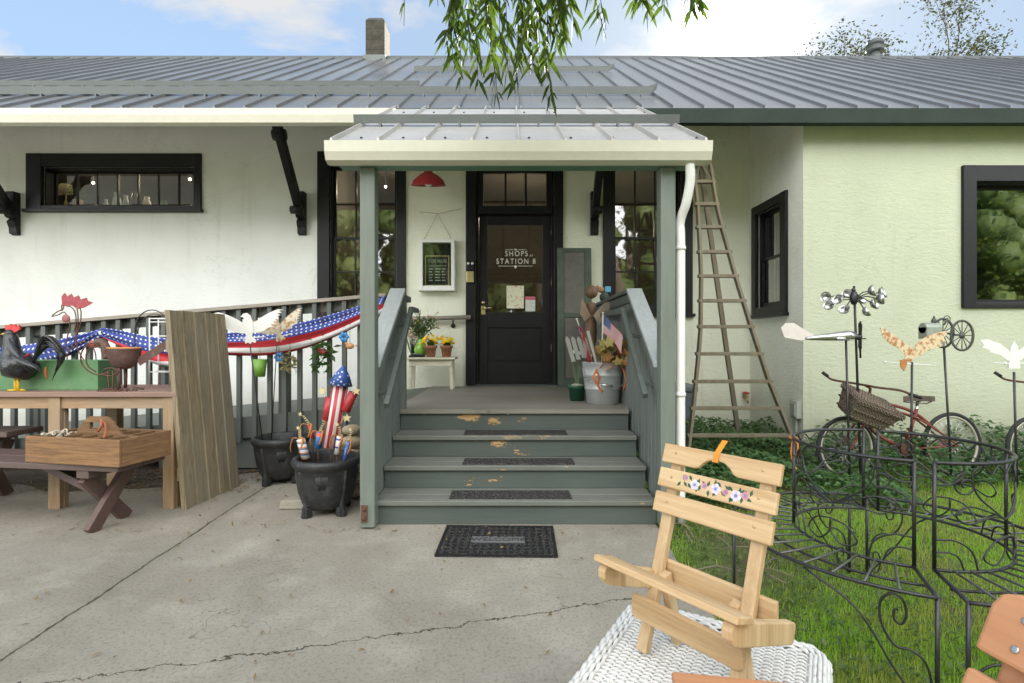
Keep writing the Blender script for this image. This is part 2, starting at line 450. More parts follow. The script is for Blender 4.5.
def brick():
    t = NT('sooty_brick')
    x, y, z = t.sep()
    row = t.math('FRACT', t.math('MULTIPLY', z, 5.2)); mort = t.math('GREATER_THAN', t.math('ABSOLUTE', t.math('SUBTRACT', row, 0.5)), 0.455)
    n = t.noise(7, 6); n2 = t.noise(28, 4)
    c = t.mix(t.ramp(n, 0.35, 0.65), (0.042,0.038,0.029), (0.070,0.063,0.049))
    c = t.mix(t.math('MULTIPLY', t.ramp(n2, 0.5, 0.7), 0.5), c, (0.026,0.024,0.019))
    c = t.mix(t.math('MULTIPLY', mort, 0.75), c, (0.035,0.031,0.026))
    return t.done(c, 0.9, t.bump(n2, 0.5, 0.01), Specular_IOR_Level=0.2)
M['brick'] = brick()

# ------------------------------------------------------------------ ground
def concrete():
    t = NT('old_concrete'); x, y, z = t.sep()
    big = t.noise(0.55, 7, None, 0.62, 0.4); mid = t.noise(2.7, 7, None, 0.65); fine = t.noise(60, 4); grit = t.noise(260, 2)
    c = t.mix(t.ramp(big, 0.36, 0.66), (0.235,0.210,0.166), (0.350,0.322,0.262))
    c = t.mix(t.math('MULTIPLY', t.ramp(mid, 0.50, 0.70), 0.55), c, (0.42,0.39,0.32))
    c = t.mix(t.math('MULTIPLY', t.ramp(t.noise(1.5, 7, t.map((1,1,1),(5,2,0)), 0.66, 0.6), 0.52, 0.72), 0.34), c, (0.145,0.125,0.095))
    c = t.mix(t.math('MULTIPLY', t.ramp(fine, 0.5, 0.72), 0.5), c, (0.10,0.092,0.076))
    c = t.mix(t.math('MULTIPLY', t.ramp(grit, 0.56, 0.68), 0.45), c, (0.44,0.42,0.36))
    c = t.mix(t.math('MULTIPLY', t.ramp(t.noise(170, 3), 0.56, 0.70), 0.45), c, (0.07,0.065,0.055))
    # one sawn joint running away from the viewer, one wandering crack across, a few hairlines
    wob = t.math('ADD', t.math('MULTIPLY', t.math('SUBTRACT', t.noise(2.2, 3), 0.5), 0.05), t.math('MULTIPLY', t.math('SUBTRACT', t.noise(30, 4), 0.5), 0.022))
    dj = t.math('ABSOLUTE', t.math('ADD', t.math('ADD', x, 2.02 ), t.math('ADD', t.math('MULTIPLY', t.math('SUBTRACT', y, 3.0), 0.05), wob)))
    joint = t.math('MULTIPLY', t.ramp(t.math('SUBTRACT', dj, t.math('MULTIPLY', t.math('SUBTRACT', t.noise(13, 4), 0.55), 0.016)), 0.009, 0.004), t.ramp(t.noise(5, 4), 0.28, 0.42))
    halo = t.math('MULTIPLY', t.ramp(dj, 0.09, 0.0), t.math('MULTIPLY', mid, 0.5))
    w2 = t.math('ADD', t.math('MULTIPLY', t.math('SUBTRACT', t.noise(5.5, 6, None, 0.7), 0.5), 0.16), t.math('MULTIPLY', t.math('SUBTRACT', t.noise(26, 4), 0.5), 0.035))
    line = t.math('ADD', t.math('ADD', t.math('MULTIPLY', x, 0.30), t.math('MULTIPLY', t.math('MULTIPLY', x, x), 0.02)), 2.345)
    dc = t.math('ABSOLUTE', t.math('ADD', t.math('SUBTRACT', y, line), w2))
    wid = t.math('MULTIPLY', t.noise(7, 3), 0.0075)
    crack = t.math('MULTIPLY', t.math('LESS_THAN', dc, wid), t.math('LESS_THAN', x, 0.62))
    dh = t.math('ABSOLUTE', t.math('SUBTRACT', t.noise(1.3, 4, t.map((1,1,1),(9,4,0)), 0.5, 0.4), 0.5))
    hair = t.math('MULTIPLY', t.ramp(dh, 0.0016, 0.0004), t.ramp(t.noise(1.1, 2), 0.52, 0.56))
    hair = t.math('MULTIPLY', hair, 0.55)
    c = t.mix(halo, c, (0.12,0.115,0.085))
    c = t.mix(t.math('MAXIMUM', t.math('MAXIMUM', joint, crack), hair), c, (0.055,0.05,0.032))
    gr = t.math('MULTIPLY', joint, t.ramp(t.noise(6, 4), 0.46, 0.6)); c = t.mix(t.math('MULTIPLY', gr, 0.5), c, (0.07,0.08,0.035))
    h = t.math('SUBTRACT', t.math('ADD', t.math('MULTIPLY', fine, 0.5), t.math('MULTIPLY', grit, 0.5)), t.math('MULTIPLY', t.math('MAXIMUM', joint, crack), 3.0))
    return t.done(c, 0.86, t.bump(h, 0.35, 0.004), Specular_IOR_Level=0.3)

def lawn_soil():
    t = NT('lawn_soil')
    a = t.noise(1.6, 6); b = t.noise(35, 4)
    c = t.mix(t.ramp(a, 0.40, 0.62), (0.11,0.175,0.036), (0.12,0.098,0.058))
    c = t.mix(t.math('MULTIPLY', t.ramp(b, 0.45, 0.7), 0.5), c, (0.035,0.04,0.015))
    return t.done(c, 0.95, t.bump(b, 0.6, 0.02), Specular_IOR_Level=0.2)

g = MB(); g.quad((-250,-250,-0.012), (250,-250,-0.012), (250,300,-0.012), (-250,300,-0.012))
structure(g.build('ground', lawn_soil()))
g = MB()
edge = [(0.93,-6), (0.92,-1), (0.90,1.2), (0.905,2.2), (0.90,2.6), (0.93,3.0), (0.965,3.4), (0.97,3.9)]
pts = [(-30,-6)] + edge + [(0.97,6.5), (-0.95,6.5), (-0.95,4.95), (-30,4.95)]
g.add([(x,y,0.0) for x,y in pts]+[(x,y,-0.1) for x,y in pts], [tuple(range(len(pts)))]+[(i,(i+1)%len(pts),len(pts)+(i+1)%len(pts),len(pts)+i) for i in range(len(pts))])
structure(g.build('patio', concrete()))
g = MB(); ed = []; xq = -14.0
while xq < -2.35: ed.append((xq, 4.42+.10*math.sin(xq*2.3)+.06*math.sin(xq*7.1)+.5*max(0,(xq+3.2)))); xq += .08
pl_ = ed+[(-2.3,4.93),(-0.96,4.93),(-0.96,6.68),(-14,6.68)]
g.add([(x_,y_,.004) for x_,y_ in pl_],[tuple(range(len(pl_)))])
structure(g.build('dirt_strip', plain('dry_dirt', (0.075,0.058,0.042), 0.95, 0.35, 6, 0.5, 50)))

# ------------------------------------------------------------------ station building
YW, YG, XC = 6.70, 5.48, 3.04            # main wall, wing wall, inner corner
def zr(y): return 3.60 + 0.65*(y-5.3)   # top of the roof
YR = 9.82; ZR = zr(YR)
bld = thing('station_building', 'long pale stucco depot building with grey metal roof and black windows', 'building', (0.0, YW, 0.0))

def wall_sheet(mb, fr, a0, a1, z0, z1, holes, th=0.22):
    """sheet with rectangular holes (a0,a1,z0,z1) and their reveals"""
    As = sorted({a0,a1}|{h[0] for h in holes}|{h[1] for h in holes}); Zs = sorted({z0,z1}|{h[2] for h in holes}|{h[3] for h in holes})
    for i in range(len(As)-1):
        for j in range(len(Zs)-1):
            ca, cz = (As[i]+As[i+1])/2, (Zs[j]+Zs[j+1])/2
            if any(h[0]<ca<h[1] and h[2]<cz<h[3] for h in holes): continue
            for d in (0, th):
                mb.add([fr(As[i],d,Zs[j]),fr(As[i+1],d,Zs[j]),fr(As[i+1],d,Zs[j+1]),fr(As[i],d,Zs[j+1])], [(0,1,2,3) if d==0 else (3,2,1,0)])
    for h in holes:
        c = [(h[0],h[2]),(h[1],h[2]),(h[1],h[3]),(h[0],h[3])]
        for k in range(4):
            p, q = c[k], c[(k+1)%4]
            mb.add([fr(p[0],0,p[1]),fr(p[0],th,p[1]),fr(q[0],th,q[1]),fr(q[0],0,q[1])], [(0,1,2,3)])
frm = lambda a,d,z: (a, YW+d, z)
frw = lambda a,d,z: (a, YG+d, z)
frr = lambda a,d,z: (XC+d, YW-a, z)      # return wall: a runs towards the viewer

k = YW/F
def mx(px): return (px-512)*k
def mz(py): return CH-(py-341.5)*k
kw = YG/F
def wx(px): return (px-512)*kw
def wz(py): return CH-(py-341.5)*kw

HT = (mx(43), mx(195), mz(206), mz(167))          # strip window
HL = (mx(330), mx(397), mz(308), mz(164))         # tall windows
HR = (mx(613), mx(681), mz(308), mz(164))
HD = (mx(476), mx(554), 0.667, mz(168))           # door with the light above
HW = (wx(974), wx(974)+1.32, wz(304), wz(182))
HN = (0.20, 0.80, 1.64, 2.80)                     # return wall window (a, z)
w = MB(); wall_sheet(w, frm, -14, HL[1], 0, zr(YW)-0.14, [HT,HL])
w.build('wall', M['wall_main'], bld, fix=False)
w = MB(); wall_sheet(w, frm, HL[1], XC, 0, zr(YW)-0.14, [HR,HD])
w.build('wall', M.setdefault('wall_porch', stucco('cream_glow_stucco', (0.79,0.80,0.66))), bld, fix=False)  # cream green stucco, paled to paint the sun haze glowing in the recess
w = MB(); wall_sheet(w, frw, XC, 14, 0, zr(YG)-0.13, [HW]); w.build('wall', M['wall_wing'], bld, fix=False)
w = MB(); wall_sheet(w, frr, 0, YW-YG, 0, zr(YG)-0.13, [HN])
w.add([frr(0,0,zr(YG)-0.13),frr(YW-YG,0,zr(YG)-0.13),frr(0,0,zr(YW)-0.14)], [(0,1,2)])
w.build('wall', M['wall_return'], bld, fix=False)
w = MB()
w.box(-14.2,-14,YW,13.2,0,3.4); w.box(14,14.2,YG,13.2,0,3.4); w.box(-14.2,14.2,13.2,13.4,0,4.4)
for sx in (-14.2,14):
    w.add([(sx,YW,3.4),(sx,13.2,3.4),(sx,YR,ZR-0.2),(sx+.2,YW,3.4),(sx+.2,13.2,3.4),(sx+.2,YR,ZR-0.2)], [(0,1,2),(3,5,4),(0,2,5,3),(1,4,5,2)])
w.build('wall', M['wall_main'], bld)
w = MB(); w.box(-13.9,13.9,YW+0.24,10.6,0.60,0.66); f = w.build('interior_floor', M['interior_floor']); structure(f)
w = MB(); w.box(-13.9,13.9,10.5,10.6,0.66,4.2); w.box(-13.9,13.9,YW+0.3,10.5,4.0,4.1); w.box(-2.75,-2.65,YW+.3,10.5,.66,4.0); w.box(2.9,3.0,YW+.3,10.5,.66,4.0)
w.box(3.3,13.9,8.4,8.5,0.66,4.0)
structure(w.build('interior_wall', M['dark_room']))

# roof: two slopes with standing seams
r = MB(); YE = 5.24
n = Vector((0,-0.65,1)).normalized()
def slab(mb, x0, x1, y0, y1, zf, th):
    mb.add([(x0,y0,zf(y0)),(x1,y0,zf(y0)),(x1,y1,zf(y1)),(x0,y1,zf(y1)),(x0,y0,zf(y0)-th),(x1,y0,zf(y0)-th),(x1,y1,zf(y1)-th),(x0,y1,zf(y1)-th)],
           [(0,1,2,3),(7,6,5,4),(0,4,5,1),(1,5,6,2),(2,6,7,3),(3,7,4,0)])
slab(r, -14.3, 14.3, YE, YR, zr, 0.05)
zb = lambda y: ZR-0.65*(y-YR)
slab(r, -14.3, 14.3, YR, 14.4, zb, 0.05)
x = -14.25
while x < 14.3:
    j = rnd.uniform(-0.006,0.006)
    r.add([(x+j-.011,YE-.02,zr(YE-.02)),(x+j+.011,YE-.02,zr(YE-.02)),(x+.011,YR,ZR),(x-.011,YR,ZR),
           (x+j-.005,YE-.02,zr(YE-.02)+.030),(x+j+.005,YE-.02,zr(YE-.02)+.030),(x+.005,YR,ZR+.030),(x-.005,YR,ZR+.030)],
          [(4,5,6,7),(0,4,7,3),(1,2,6,5),(0,1,5,4)], 1)
    x += 0.305
r.add([(-14.3,YE-.022,3.405),(14.3,YE-.022,3.405),(14.3,YE-.022,zr(YE-.022)+.004),(-14.3,YE-.022,zr(YE-.022)+.004),(-14.3,YE+.06,3.405),(14.3,YE+.06,3.405)], [(0,1,2,3),(0,4,5,1)], 2)
rf = r.build('roof', [M['roof'], plain('shaded_seam_metal',(0.16,0.16,0.158),0.42,0.15,3,metal=0.45), M['green_trim']], bld)  # seams coloured darker than the sheet to paint their shadow lines
c = MB(); c.add([(-14.3,YR-.16,zr(YR-.16)+.042),(14.3,YR-.16,zr(YR-.16)+.042),(14.3,YR,ZR+.038),(-14.3,YR,ZR+.038),(14.3,YR+.16,zr(YR-.16)+.042),(-14.3,YR+.16,zr(YR-.16)+.042),
    (-14.3,YR-.16,zr(YR-.16)+.0),(14.3,YR-.16,zr(YR-.16)+.0)], [(0,1,2,3),(3,2,4,5),(0,6,7,1)])
c.build('ridge_cap', M['roof_dark'], rf, fix=False)
# snow guards: long folded angles lying across the seams
def guard(y, x0, x1, h=0.075, mat='flashing', parent=rf, zf=zr, flare=True):
    g = MB(); z = zf(y)+0.030; sl = (zf(y+1)-zf(y))
    for (ya,za,yb,zb_) in ((y,z-.002,y-0.012,z+h),(y-0.012,z+h,y+.06,z+h+.012)):
        g.add([(x0,ya,za),(x1,ya,za),(x1,yb,zb_),(x0,yb,zb_),(x0,ya+.004,za),(x1,ya+.004,za),(x1,yb+.004,zb_-.003),(x0,yb+.004,zb_-.003)],
              [(0,1,2,3),(7,6,5,4),(0,4,5,1),(1,5,6,2),(2,6,7,3),(3,7,4,0)])
    if flare: g.add([(x1,y,z-.02),(x1+.10,y+.03,z+.06),(x1+.12,y+.02,z+h+.06),(x1,y-.01,z+h),(x1+.10,y+.10,z+.09),(x1,y+.06,z+h+.012)], [(0,1,2,3),(3,2,4,5)])
    xx = x0+.2
    while xx < x1:
        g.box(xx-.008,xx+.008,y-.005,y+.16,z-.035,z+.004); xx += 0.61
    return g.build('snow_guard', M[mat], parent)
guard(5.86, -14, PX(648,5.86), 0.080)
guard(6.44, -14, PX(419,6.44), 0.055, flare=False)
guard(7.72, PX(414,7.72), PX(607,7.72), 0.075)
# eaves
f = MB(); f.box(-14.2,14.2,5.30,5.335,3.425,3.575); f.build('fascia', M['green_trim'], bld, 0.004)
f = MB()
f.add([(-14.2,5.336,3.425),(14.2,5.336,3.425),(14.2,YW+0.02,zr(YW)-0.19),(-14.2,YW+0.02,zr(YW)-0.19),(-14.2,5.336,3.45),(14.2,5.336,3.45),(14.2,YW+.02,zr(YW)-.165),(-14.2,YW+.02,zr(YW)-.165)],
      [(0,3,2,1),(4,5,6,7),(0,1,5,4),(2,3,7,6),(1,2,6,5),(3,0,4,7)])
f.build('soffit', M['white_paint'], bld)
g = MB(); pr = [(y_,z_-.022) for y_,z_ in [(5.20,3.52),(5.196,3.40),(5.16,3.385),(5.13,3.40),(5.112,3.47),(5.108,3.52),(5.098,3.52),(5.102,3.46),(5.12,3.388),(5.16,3.370),(5.205,3.386)]]
def extr(mb, prof, x0, x1):
    kk = len(prof)
    mb.add([(x0,y,z) for y,z in prof]+[(x1,y,z) for y,z in prof], [(i,(i+1)%kk,kk+(i+1)%kk,kk+i) for i in range(kk)]+[tuple(range(kk))[::-1], tuple(range(kk,2*kk))])
extr(g, pr, -14.2, PX(398,5.2)); 
gut = g.build('gutter', M['cream_metal'], bld)
g = MB(); x = -13.5
while x < -1.2:
    g.box(x-.006,x+.006,5.100,5.21,3.492,3.502); x += 0.84
g.build('hanger_strap', M['cream_metal'], gut)
# chimney, roof vent
c = MB(); xa, xb = PX(365.5,9.55), PX(384.5,9.55)
c.box(xa,xb,9.55,9.98,6.1,PZ(20,9.55)); ch = c.build('chimney', M['brick'], bld, 0.008)
c = MB(); c.add([(xa-.004,9.546,PZ(20,9.55)+.001),(xb+.004,9.546,PZ(20,9.55)+.001),(xb+.004,9.984,PZ(20,9.55)+.001),(xa-.004,9.984,PZ(20,9.55)+.001),(xa+.05,9.60,PZ(16,9.55)),(xb-.05,9.60,PZ(16,9.55)),(xb-.05,9.93,PZ(16,9.55)),(xa+.05,9.93,PZ(16,9.55))],[(0,3,2,1),(4,5,6,7),(0,1,5,4),(1,2,6,5),(2,3,7,6),(3,0,4,7)]); c.build('chimney_cap', plain('sooty_mortar',(0.06,0.055,0.048),0.9,0.3,9), ch, 0.01)
c = MB(); c.box(xa-.03,xb+.03,9.5,10.05,6.1,PZ(54.5,9.5)); c.build('chimney_flashing', M['flashing'], ch)
v = MB(); vc = Vector((PX(875,10.1),10.1,6.45)); v.lathe([(.085,0),(.085,.36)], vc, 16); v.build('roof_vent', M['flashing'], bld)
vent = [c for c in COL.objects if c.name == 'roof_vent'][0]
v = MB(); v.lathe([(.09,.34),(.145,.35),(.15,.40),(.12,.41),(.12,.47),(.15,.48),(.13,.55),(.05,.60),(0,.61)], vc, 16); v.build('vent_hood', M['roof_dark'], vent)

# brackets under the deep eave
def bracket(px):
    X = mx(px); b = MB()
    b.bar((X,YW-.075,2.84),(X,5.86,3.81),0.085,0.11)
    o = b.build('eave_bracket', M['black_soft'], bld, 0.006)
    p = MB()
    poly = [(0,0),(0.0,0.50),(0.10,0.50),(0.10,0.30)]+[(0.075+0.05*math.cos(a),0.22+0.055*math.sin(a)) for a in [R(60-20*i) for i in range(10)]]+[(0.09,0.12),(0.06,0.05),(0.055,-0.02),(0.0,-0.04)]
    p.prism([(-a,b_) for a,b_ in poly], (X,YW-0.003,2.62), (0,1,0), (0,0,1), 0.10); p.build('wall_plate', M['black_soft'], o, 0.004)
    for r_,y_,z_ in ((.065,6.02,3.60),(.05,6.50,2.86)):
        s_ = MB(); s_.lathe([(0.0,-.07),(r_,-.068),(r_,.068),(0,.07)], (X,y_,z_), 18, axis=(1,0,0)); s_.build('scroll', M['black_soft'], o)
for px in (17, 303, 594): bracket(px)

# windows
def window(fr, a0, a1, z0, z1, l, r, t, b, rows, cols, sash=None, name='window', deep=0.10, glass='glass', sill=True, proud=0.035, sw=0.030):
    """outer casing a0..a1 z0..z1 with board widths l r t b; rows = list of (z0,z1,count) sashes"""
    m = MB()
    m.fbox(fr, a0,a0+l,-proud,0.02,z0,z1); m.fbox(fr, a1-r,a1,-proud,0.02,z0,z1)
    m.fbox(fr, a0+l,a1-r,-proud+.004,0.02,z1-t,z1); m.fbox(fr, a0+l,a1-r,-proud+.002,0.02,z0,z0+b)
    if sill: m.fbox(fr, a0-.025,a1+.025,-proud-.03,-.001,z0-.035,z0+.004)
    # jamb lining
    A0, A1, Z0, Z1 = a0+l, a1-r, z0+b, z1-t
    m.fbox(fr, A0-.006,A0+.018,0.0205,0.2,Z0,Z1); m.fbox(fr, A1-.018,A1+.006,0.0205,0.2,Z0,Z1)
    m.fbox(fr, A0+.018,A1-.018,0.0205,0.2,Z1-.018,Z1+.006); m.fbox(fr, A0+.018,A1-.018,0.0205,0.2,Z0-.006,Z0+.02)
    o = m.build(name, M['black'], bld, 0.004)
    A0 += .018; A1 -= .018
    for (s0, s1, n_) in rows:
        d = deep if s1 > Z1-0.1 or len(rows)==1 else deep-0.034
        s_ = MB()
        s_.fbox(fr, A0,A0+sw,d,d+.032,s0,s1); s_.fbox(fr, A1-sw,A1,d,d+.032,s0,s1)
        s_.fbox(fr, A0+sw,A1-sw,d+.001,d+.032,s0,s0+sw+.006); s_.fbox(fr, A0+sw,A1-sw,d+.001,d+.032,s1-sw,s1)
        for i in range(1,cols):
            a = A0+sw+(A1-A0-2*sw)*i/cols; s_.fbox(fr, a-.009,a+.009,d+.004,d+.030,s0+sw,s1-sw)
        for i in range(1,n_):
            z = s0+sw+(s1-s0-2*sw)*i/n_; s_.fbox(fr, A0+sw,A1-sw,d+.006,d+.028,z-.009,z+.009)
        s_.build('sash', M['black'], o)
        p = MB(); p.quad(fr(A0+.01,d+.016,s0+.01),fr(A1-.01,d+.016,s0+.01),fr(A1-.01,d+.016,s1-.01),fr(A0+.01,d+.016,s1-.01)); p.build('pane', M[glass], o)
    return o
window(frm, mx(28),mx(202),mz(210),mz(154), HT[0]-mx(28), mx(202)-HT[1], mz(154)-HT[3], HT[2]-mz(210), [(HT[2]+.02,HT[3]-.018,1)], 7, deep=0.15, sill=True, sw=0.022)
for (a,b,H) in ((318,406,HL),(603,692,HR)):
    zc = mz(237.5)
    window(frm, mx(a),mx(b),mz(314),mz(152), H[0]-mx(a), mx(b)-H[1], mz(152)-H[3], H[2]-mz(314), [(H[2]+.02,zc+.02,2),(zc-.02,H[3]-.018,2)], 3)
window(frr, 0.10,0.92,1.55,2.90, .10,.12,.10,.09, [(HN[2]+.02,2.24,1),(2.20,HN[3]-.018,1)], 1, deep=0.07)
window(frw, wx(961),HW[1]+.17,wz(308),wz(166), HW[0]-wx(961), .17, wz(166)-HW[3], HW[2]-wz(308), [(HW[2]+.02,HW[3]-.018,1)], 1, deep=0.12, sill=False)

# door, its surround and the light above
d = MB()
a0,a1 = mx(466),mx(563); zt = mz(150)
d.fbox(frm, a0,HD[0],-.04,.02,0.669,zt); d.fbox(frm, HD[1],a1,-.04,.02,0.669,zt); d.fbox(frm, HD[0],HD[1],-.038,.02,HD[3],zt)
d.fbox(frm, HD[0],HD[0]+.03,.0205,.2,0.669,HD[3]); d.fbox(frm, HD[1]-.03,HD[1],.0205,.2,0.669,HD[3])
za, zb2 = mz(214), mz(206.5)
d.fbox(frm, HD[0]+.03,HD[1]-.03,-.02,.18,za,zb2)             # transom bar
dfr = d.build('door_surround', M['black'], bld, 0.004)
d = MB(); ga,gb,gz0,gz1 = mx(483),mx(546.5),mz(205),mz(172)
d.fbox(frm, HD[0]+.03,ga,.04,.08,zb2+.001,HD[3]); d.fbox(frm, gb,HD[1]-.03,.04,.08,zb2+.001,HD[3]); d.fbox(frm, ga,gb,.041,.08,gz1,HD[3]); d.fbox(frm, ga,gb,.041,.08,zb2+.001,gz0)
for px in (505.5,526): d.fbox(frm, mx(px)-.013,mx(px)+.013,.045,.078,gz0,gz1)
d.build('transom_sash', M['black'], dfr)
d = MB(); d.quad(frm(ga,.06,gz0),frm(gb,.06,gz0),frm(gb,.06,gz1),frm(ga,.06,gz1)); d.build('transom_pane', M['glass'], dfr)
d = MB(); l0,l1,l2,l3 = mx(479),mx(551.5),0.685,mz(215)
g0,g1,g2,g3 = mx(487.5),mx(543),mz(312),mz(223.5)
p2,p3 = mz(363),mz(327.5)
D0,D1 = .06,.105
for (A,B,Cc,E) in ((l0,g0,l2,l3),(g1,l1,l2,l3),(g0,g1,g3,l3),(g0,g1,p3,g2),(g0,g1,l2,p2)): d.fbox(frm, A,B,D0+(0 if A in (l0,g1) else .001),D1,Cc,E)
d.fbox(frm, g0,g1,D0+.018,D1-.01,p2,p3); d.fbox(frm, g0+.03,g1-.03,D0+.010,D0+.0175,p2+.03,p3-.03)
door = d.build('door', M['black_soft'], bld, 0.005)
d = MB(); d.quad(frm(g0,.085,g2),frm(g1,.085,g2),frm(g1,.085,g3),frm(g0,.085,g3)); d.build('door_pane', M['glass_door'], door)
d = MB(); hx = mx(483); d.fbox(frm, hx-.028,hx+.028,D0-.006,D0,mz(308)-.08,mz(308)+.03); d.tube([frm(hx,D0,mz(308)),frm(hx,D0-.05,mz(308)),frm(hx+.03,D0-.06,mz(308)),frm(hx+.11,D0-.055,mz(308))], .011, 10)
d.lathe([(0,0),(.026,.003),(.026,.02),(.012,.03),(0,.03)], frm(hx,D0,mz(302.5)), 16, axis=(0,-1,0)); d.build('handle', M['brass'], door)
d = MB()
for zz_ in (1.15,2.0,2.65): d.fbox(frm, l1-.004,l1+.014,D0-.008,D0+.01,zz_-.05,zz_+.05)
d.build('hinge', M['steel'], door)
d = MB(); d.fbox(frm, HD[0]-.03,HD[1]+.03,-.07,.19,.6705,.684); d.build('threshold', M['roof_dark'], dfr)
M['lettering'] = plain('cream_lettering', (0.78,0.76,0.68), 0.6, 0.02)
def lettering(txt, size, loc, rot, mat, parent, align='CENTER', sx=1.0, name='lettering', spacing=1.0, width=None):
    cu = bpy.data.curves.new(name, 'FONT'); cu.body = txt; cu.size = size; cu.align_x = align; cu.align_y = 'CENTER'; cu.extrude = 0.0006; cu.offset = 0.0; cu.space_character = spacing
    tmp = bpy.data.objects.new(name+'_tmp', cu); COL.objects.link(tmp)
    bpy.context.view_layer.update()
    me = bpy.data.meshes.new_from_object(tmp.evaluated_get(bpy.context.evaluated_depsgraph_get()))
    bpy.data.objects.remove(tmp)
    o = bpy.data.objects.new(name, me); COL.objects.link(o); me.materials.clear(); me.materials.append(mat)
    if width: sx = width/(max(v.co.x for v in me.vertices)-min(v.co.x for v in me.vertices))
    cyv = (max(v.co.y for v in me.vertices)+min(v.co.y for v in me.vertices))/2; me.transform(Matrix.Translation((0,-cyv,0)))
    Mx = Matrix.Translation(Vector(loc)) @ rot.to_matrix().to_4x4() @ Matrix.Diagonal((sx,1,1,1))
    off = Vector((0,0,0)); p = parent
    while p is not None: off += p.location; p = p.parent
    me.transform(Matrix.Translation(-off) @ Mx)
    o.parent = parent
    return o
from mathutils import Euler
UP = Euler((R(90),0,0))
yl = YW+.0845
lettering('SHOPS', .098, (mx(516.5),yl,mz(252.4)), UP, M['lettering'], door, width=.29, spacing=1.3)
lettering('AT', .035, (mx(531.5),yl,mz(254.4)), UP, M['lettering'], door)
lettering('STATION 8', .098, (mx(516),yl,mz(260.2)), UP, M['lettering'], door, width=.505, spacing=1.3)
d = MB(); d.box(mx(505),mx(513),yl-.001,yl,mz(248.6),mz(248.2)); d.box(mx(518),mx(526),yl-.001,yl,mz(248.6),mz(248.2)); d.prism([(-.02,0),(0,.012),(.02,0),(0,-.012)], (mx(515.5),yl,mz(248.4)), (1,0,0), (0,0,1), .001)
d.box(mx(498),mx(514),yl-.001,yl,mz(265.3),mz(264.9)); d.box(mx(517),mx(533),yl-.001,yl,mz(265.3),mz(264.9)); d.prism([(-.02,0),(0,.018),(.02,0),(0,-.03)], (mx(515.5),yl,mz(265.5)), (1,0,0), (0,0,1), .001)
d.build('lettering_rule', M['lettering'], door)
# inside the shop: lit bulbs and the goods on the sill of the strip window
M['lit'] = NT('lit_bulb').mat
M['lit'].node_tree.nodes['Principled BSDF'].inputs['Emission Color'].default_value = (1,.82,.55,1); M['lit'].node_tree.nodes['Principled BSDF'].inputs['Emission Strength'].default_value = 2.5
for i,(bx,by,bz) in enumerate(((-6.3,7.9,3.62),(-4.6,7.5,3.55),(-1.95,8.1,3.62),(1.55,8.6,3.1),(.2,8.8,3.4))):
    t_ = thing('pendant_lamp', ['lit bare pendant bulb behind the strip window, by its potted plant','lit bare pendant bulb behind the right end of the strip window','lit bare pendant bulb behind the tall window by the flag bunting','lit bare pendant bulb behind the tall window by the wooden ladder','lit bare pendant bulb behind the light over the door'][i], 'lamp', (bx,by,bz), group='pendant bulbs inside the shop')
    b = MB(); b.ball((bx,by,bz), .019, 12); b.build('bulb', M['lit'], t_)
    b = MB(); b.tube([(bx,by,bz+.03),(bx,by,3.998)], .004, 6); b.build('cord', M['black_iron'], t_)
    L = bpy.data.lights.new('bulb_light','POINT'); L.energy = 5.0; L.color = (1,.80,.55); L.shadow_soft_size = .05
    lo = bpy.data.objects.new('bulb_light', L); lo.location = (bx,by,bz-.06); COL.objects.link(lo)

sh = MB(); sz = HT[2]+.012; sh.box(HT[0]-.1,HT[1]+.1,YW+.22,YW+.55,sz-.03,sz); tag(sh.build('window_shelf', M['bench_dark'] if 'bench_dark' in M else plain('shelf_wood',(0.12,0.08,0.05),.6), bld), '', '') if False else sh.build('window_shelf', plain('shelf_wood',(0.12,0.08,0.05),.6), bld)
cream = plain('cream_shade',(0.62,0.54,0.36),.8); 
for i,px in enumerate((55.5,66)):
    c_ = Vector((PX(px,YW+.36),YW+.36,sz)); t_ = thing('table_lamp', ['brass table lamp with cream shade at the left end of the strip window','brass table lamp with cream shade next to the potted plant in the strip window'][i], 'lamp', c_, group='cream shaded lamps in the strip window')
    b = MB(); b.lathe([(.05,.001),(.05,.012),(.012,.02),(.022,.06),(.010,.09),(.024,.12),(.009,.16),(.006,.30)], c_, 14); b.build('lamp_base', M['brass'], t_)
    b = MB(); b.lathe([(.075,.25),(.062,.37)], c_, 20); b.build('lamp_shade', cream, t_)
c_ = Vector((PX(78,YW+.36),YW+.36,sz)); t_ = thing('potted_plant','small bushy plant in a pinkish pot inside the strip window','plant',c_)
b = MB(); b.lathe([(.045,.001),(.06,.16),(.052,.16),(.0,.14)], c_, 16); b.build('pot', plain('pink_clay',(0.42,0.24,0.17),.7), t_)
b = MB()
for i in range(120):
    p_ = c_+Vector((rnd.gauss(0,.045),rnd.gauss(0,.045),.25+rnd.gauss(0,.05))); a_ = rnd.uniform(0,6.28); q_ = Vector((math.cos(a_)*.03,math.sin(a_)*.03,rnd.uniform(-.01,.03))); w_ = Vector((-q_.y,q_.x,.0))*.35
    b.add([p_,p_+q_*.5+w_,p_+q_,p_+q_*.5-w_],[(0,1,2,3)])
b.build('foliage', leafmat('sill_leaves',(0.05,0.13,0.03),(0.09,0.2,0.05)), t_, fix=False)
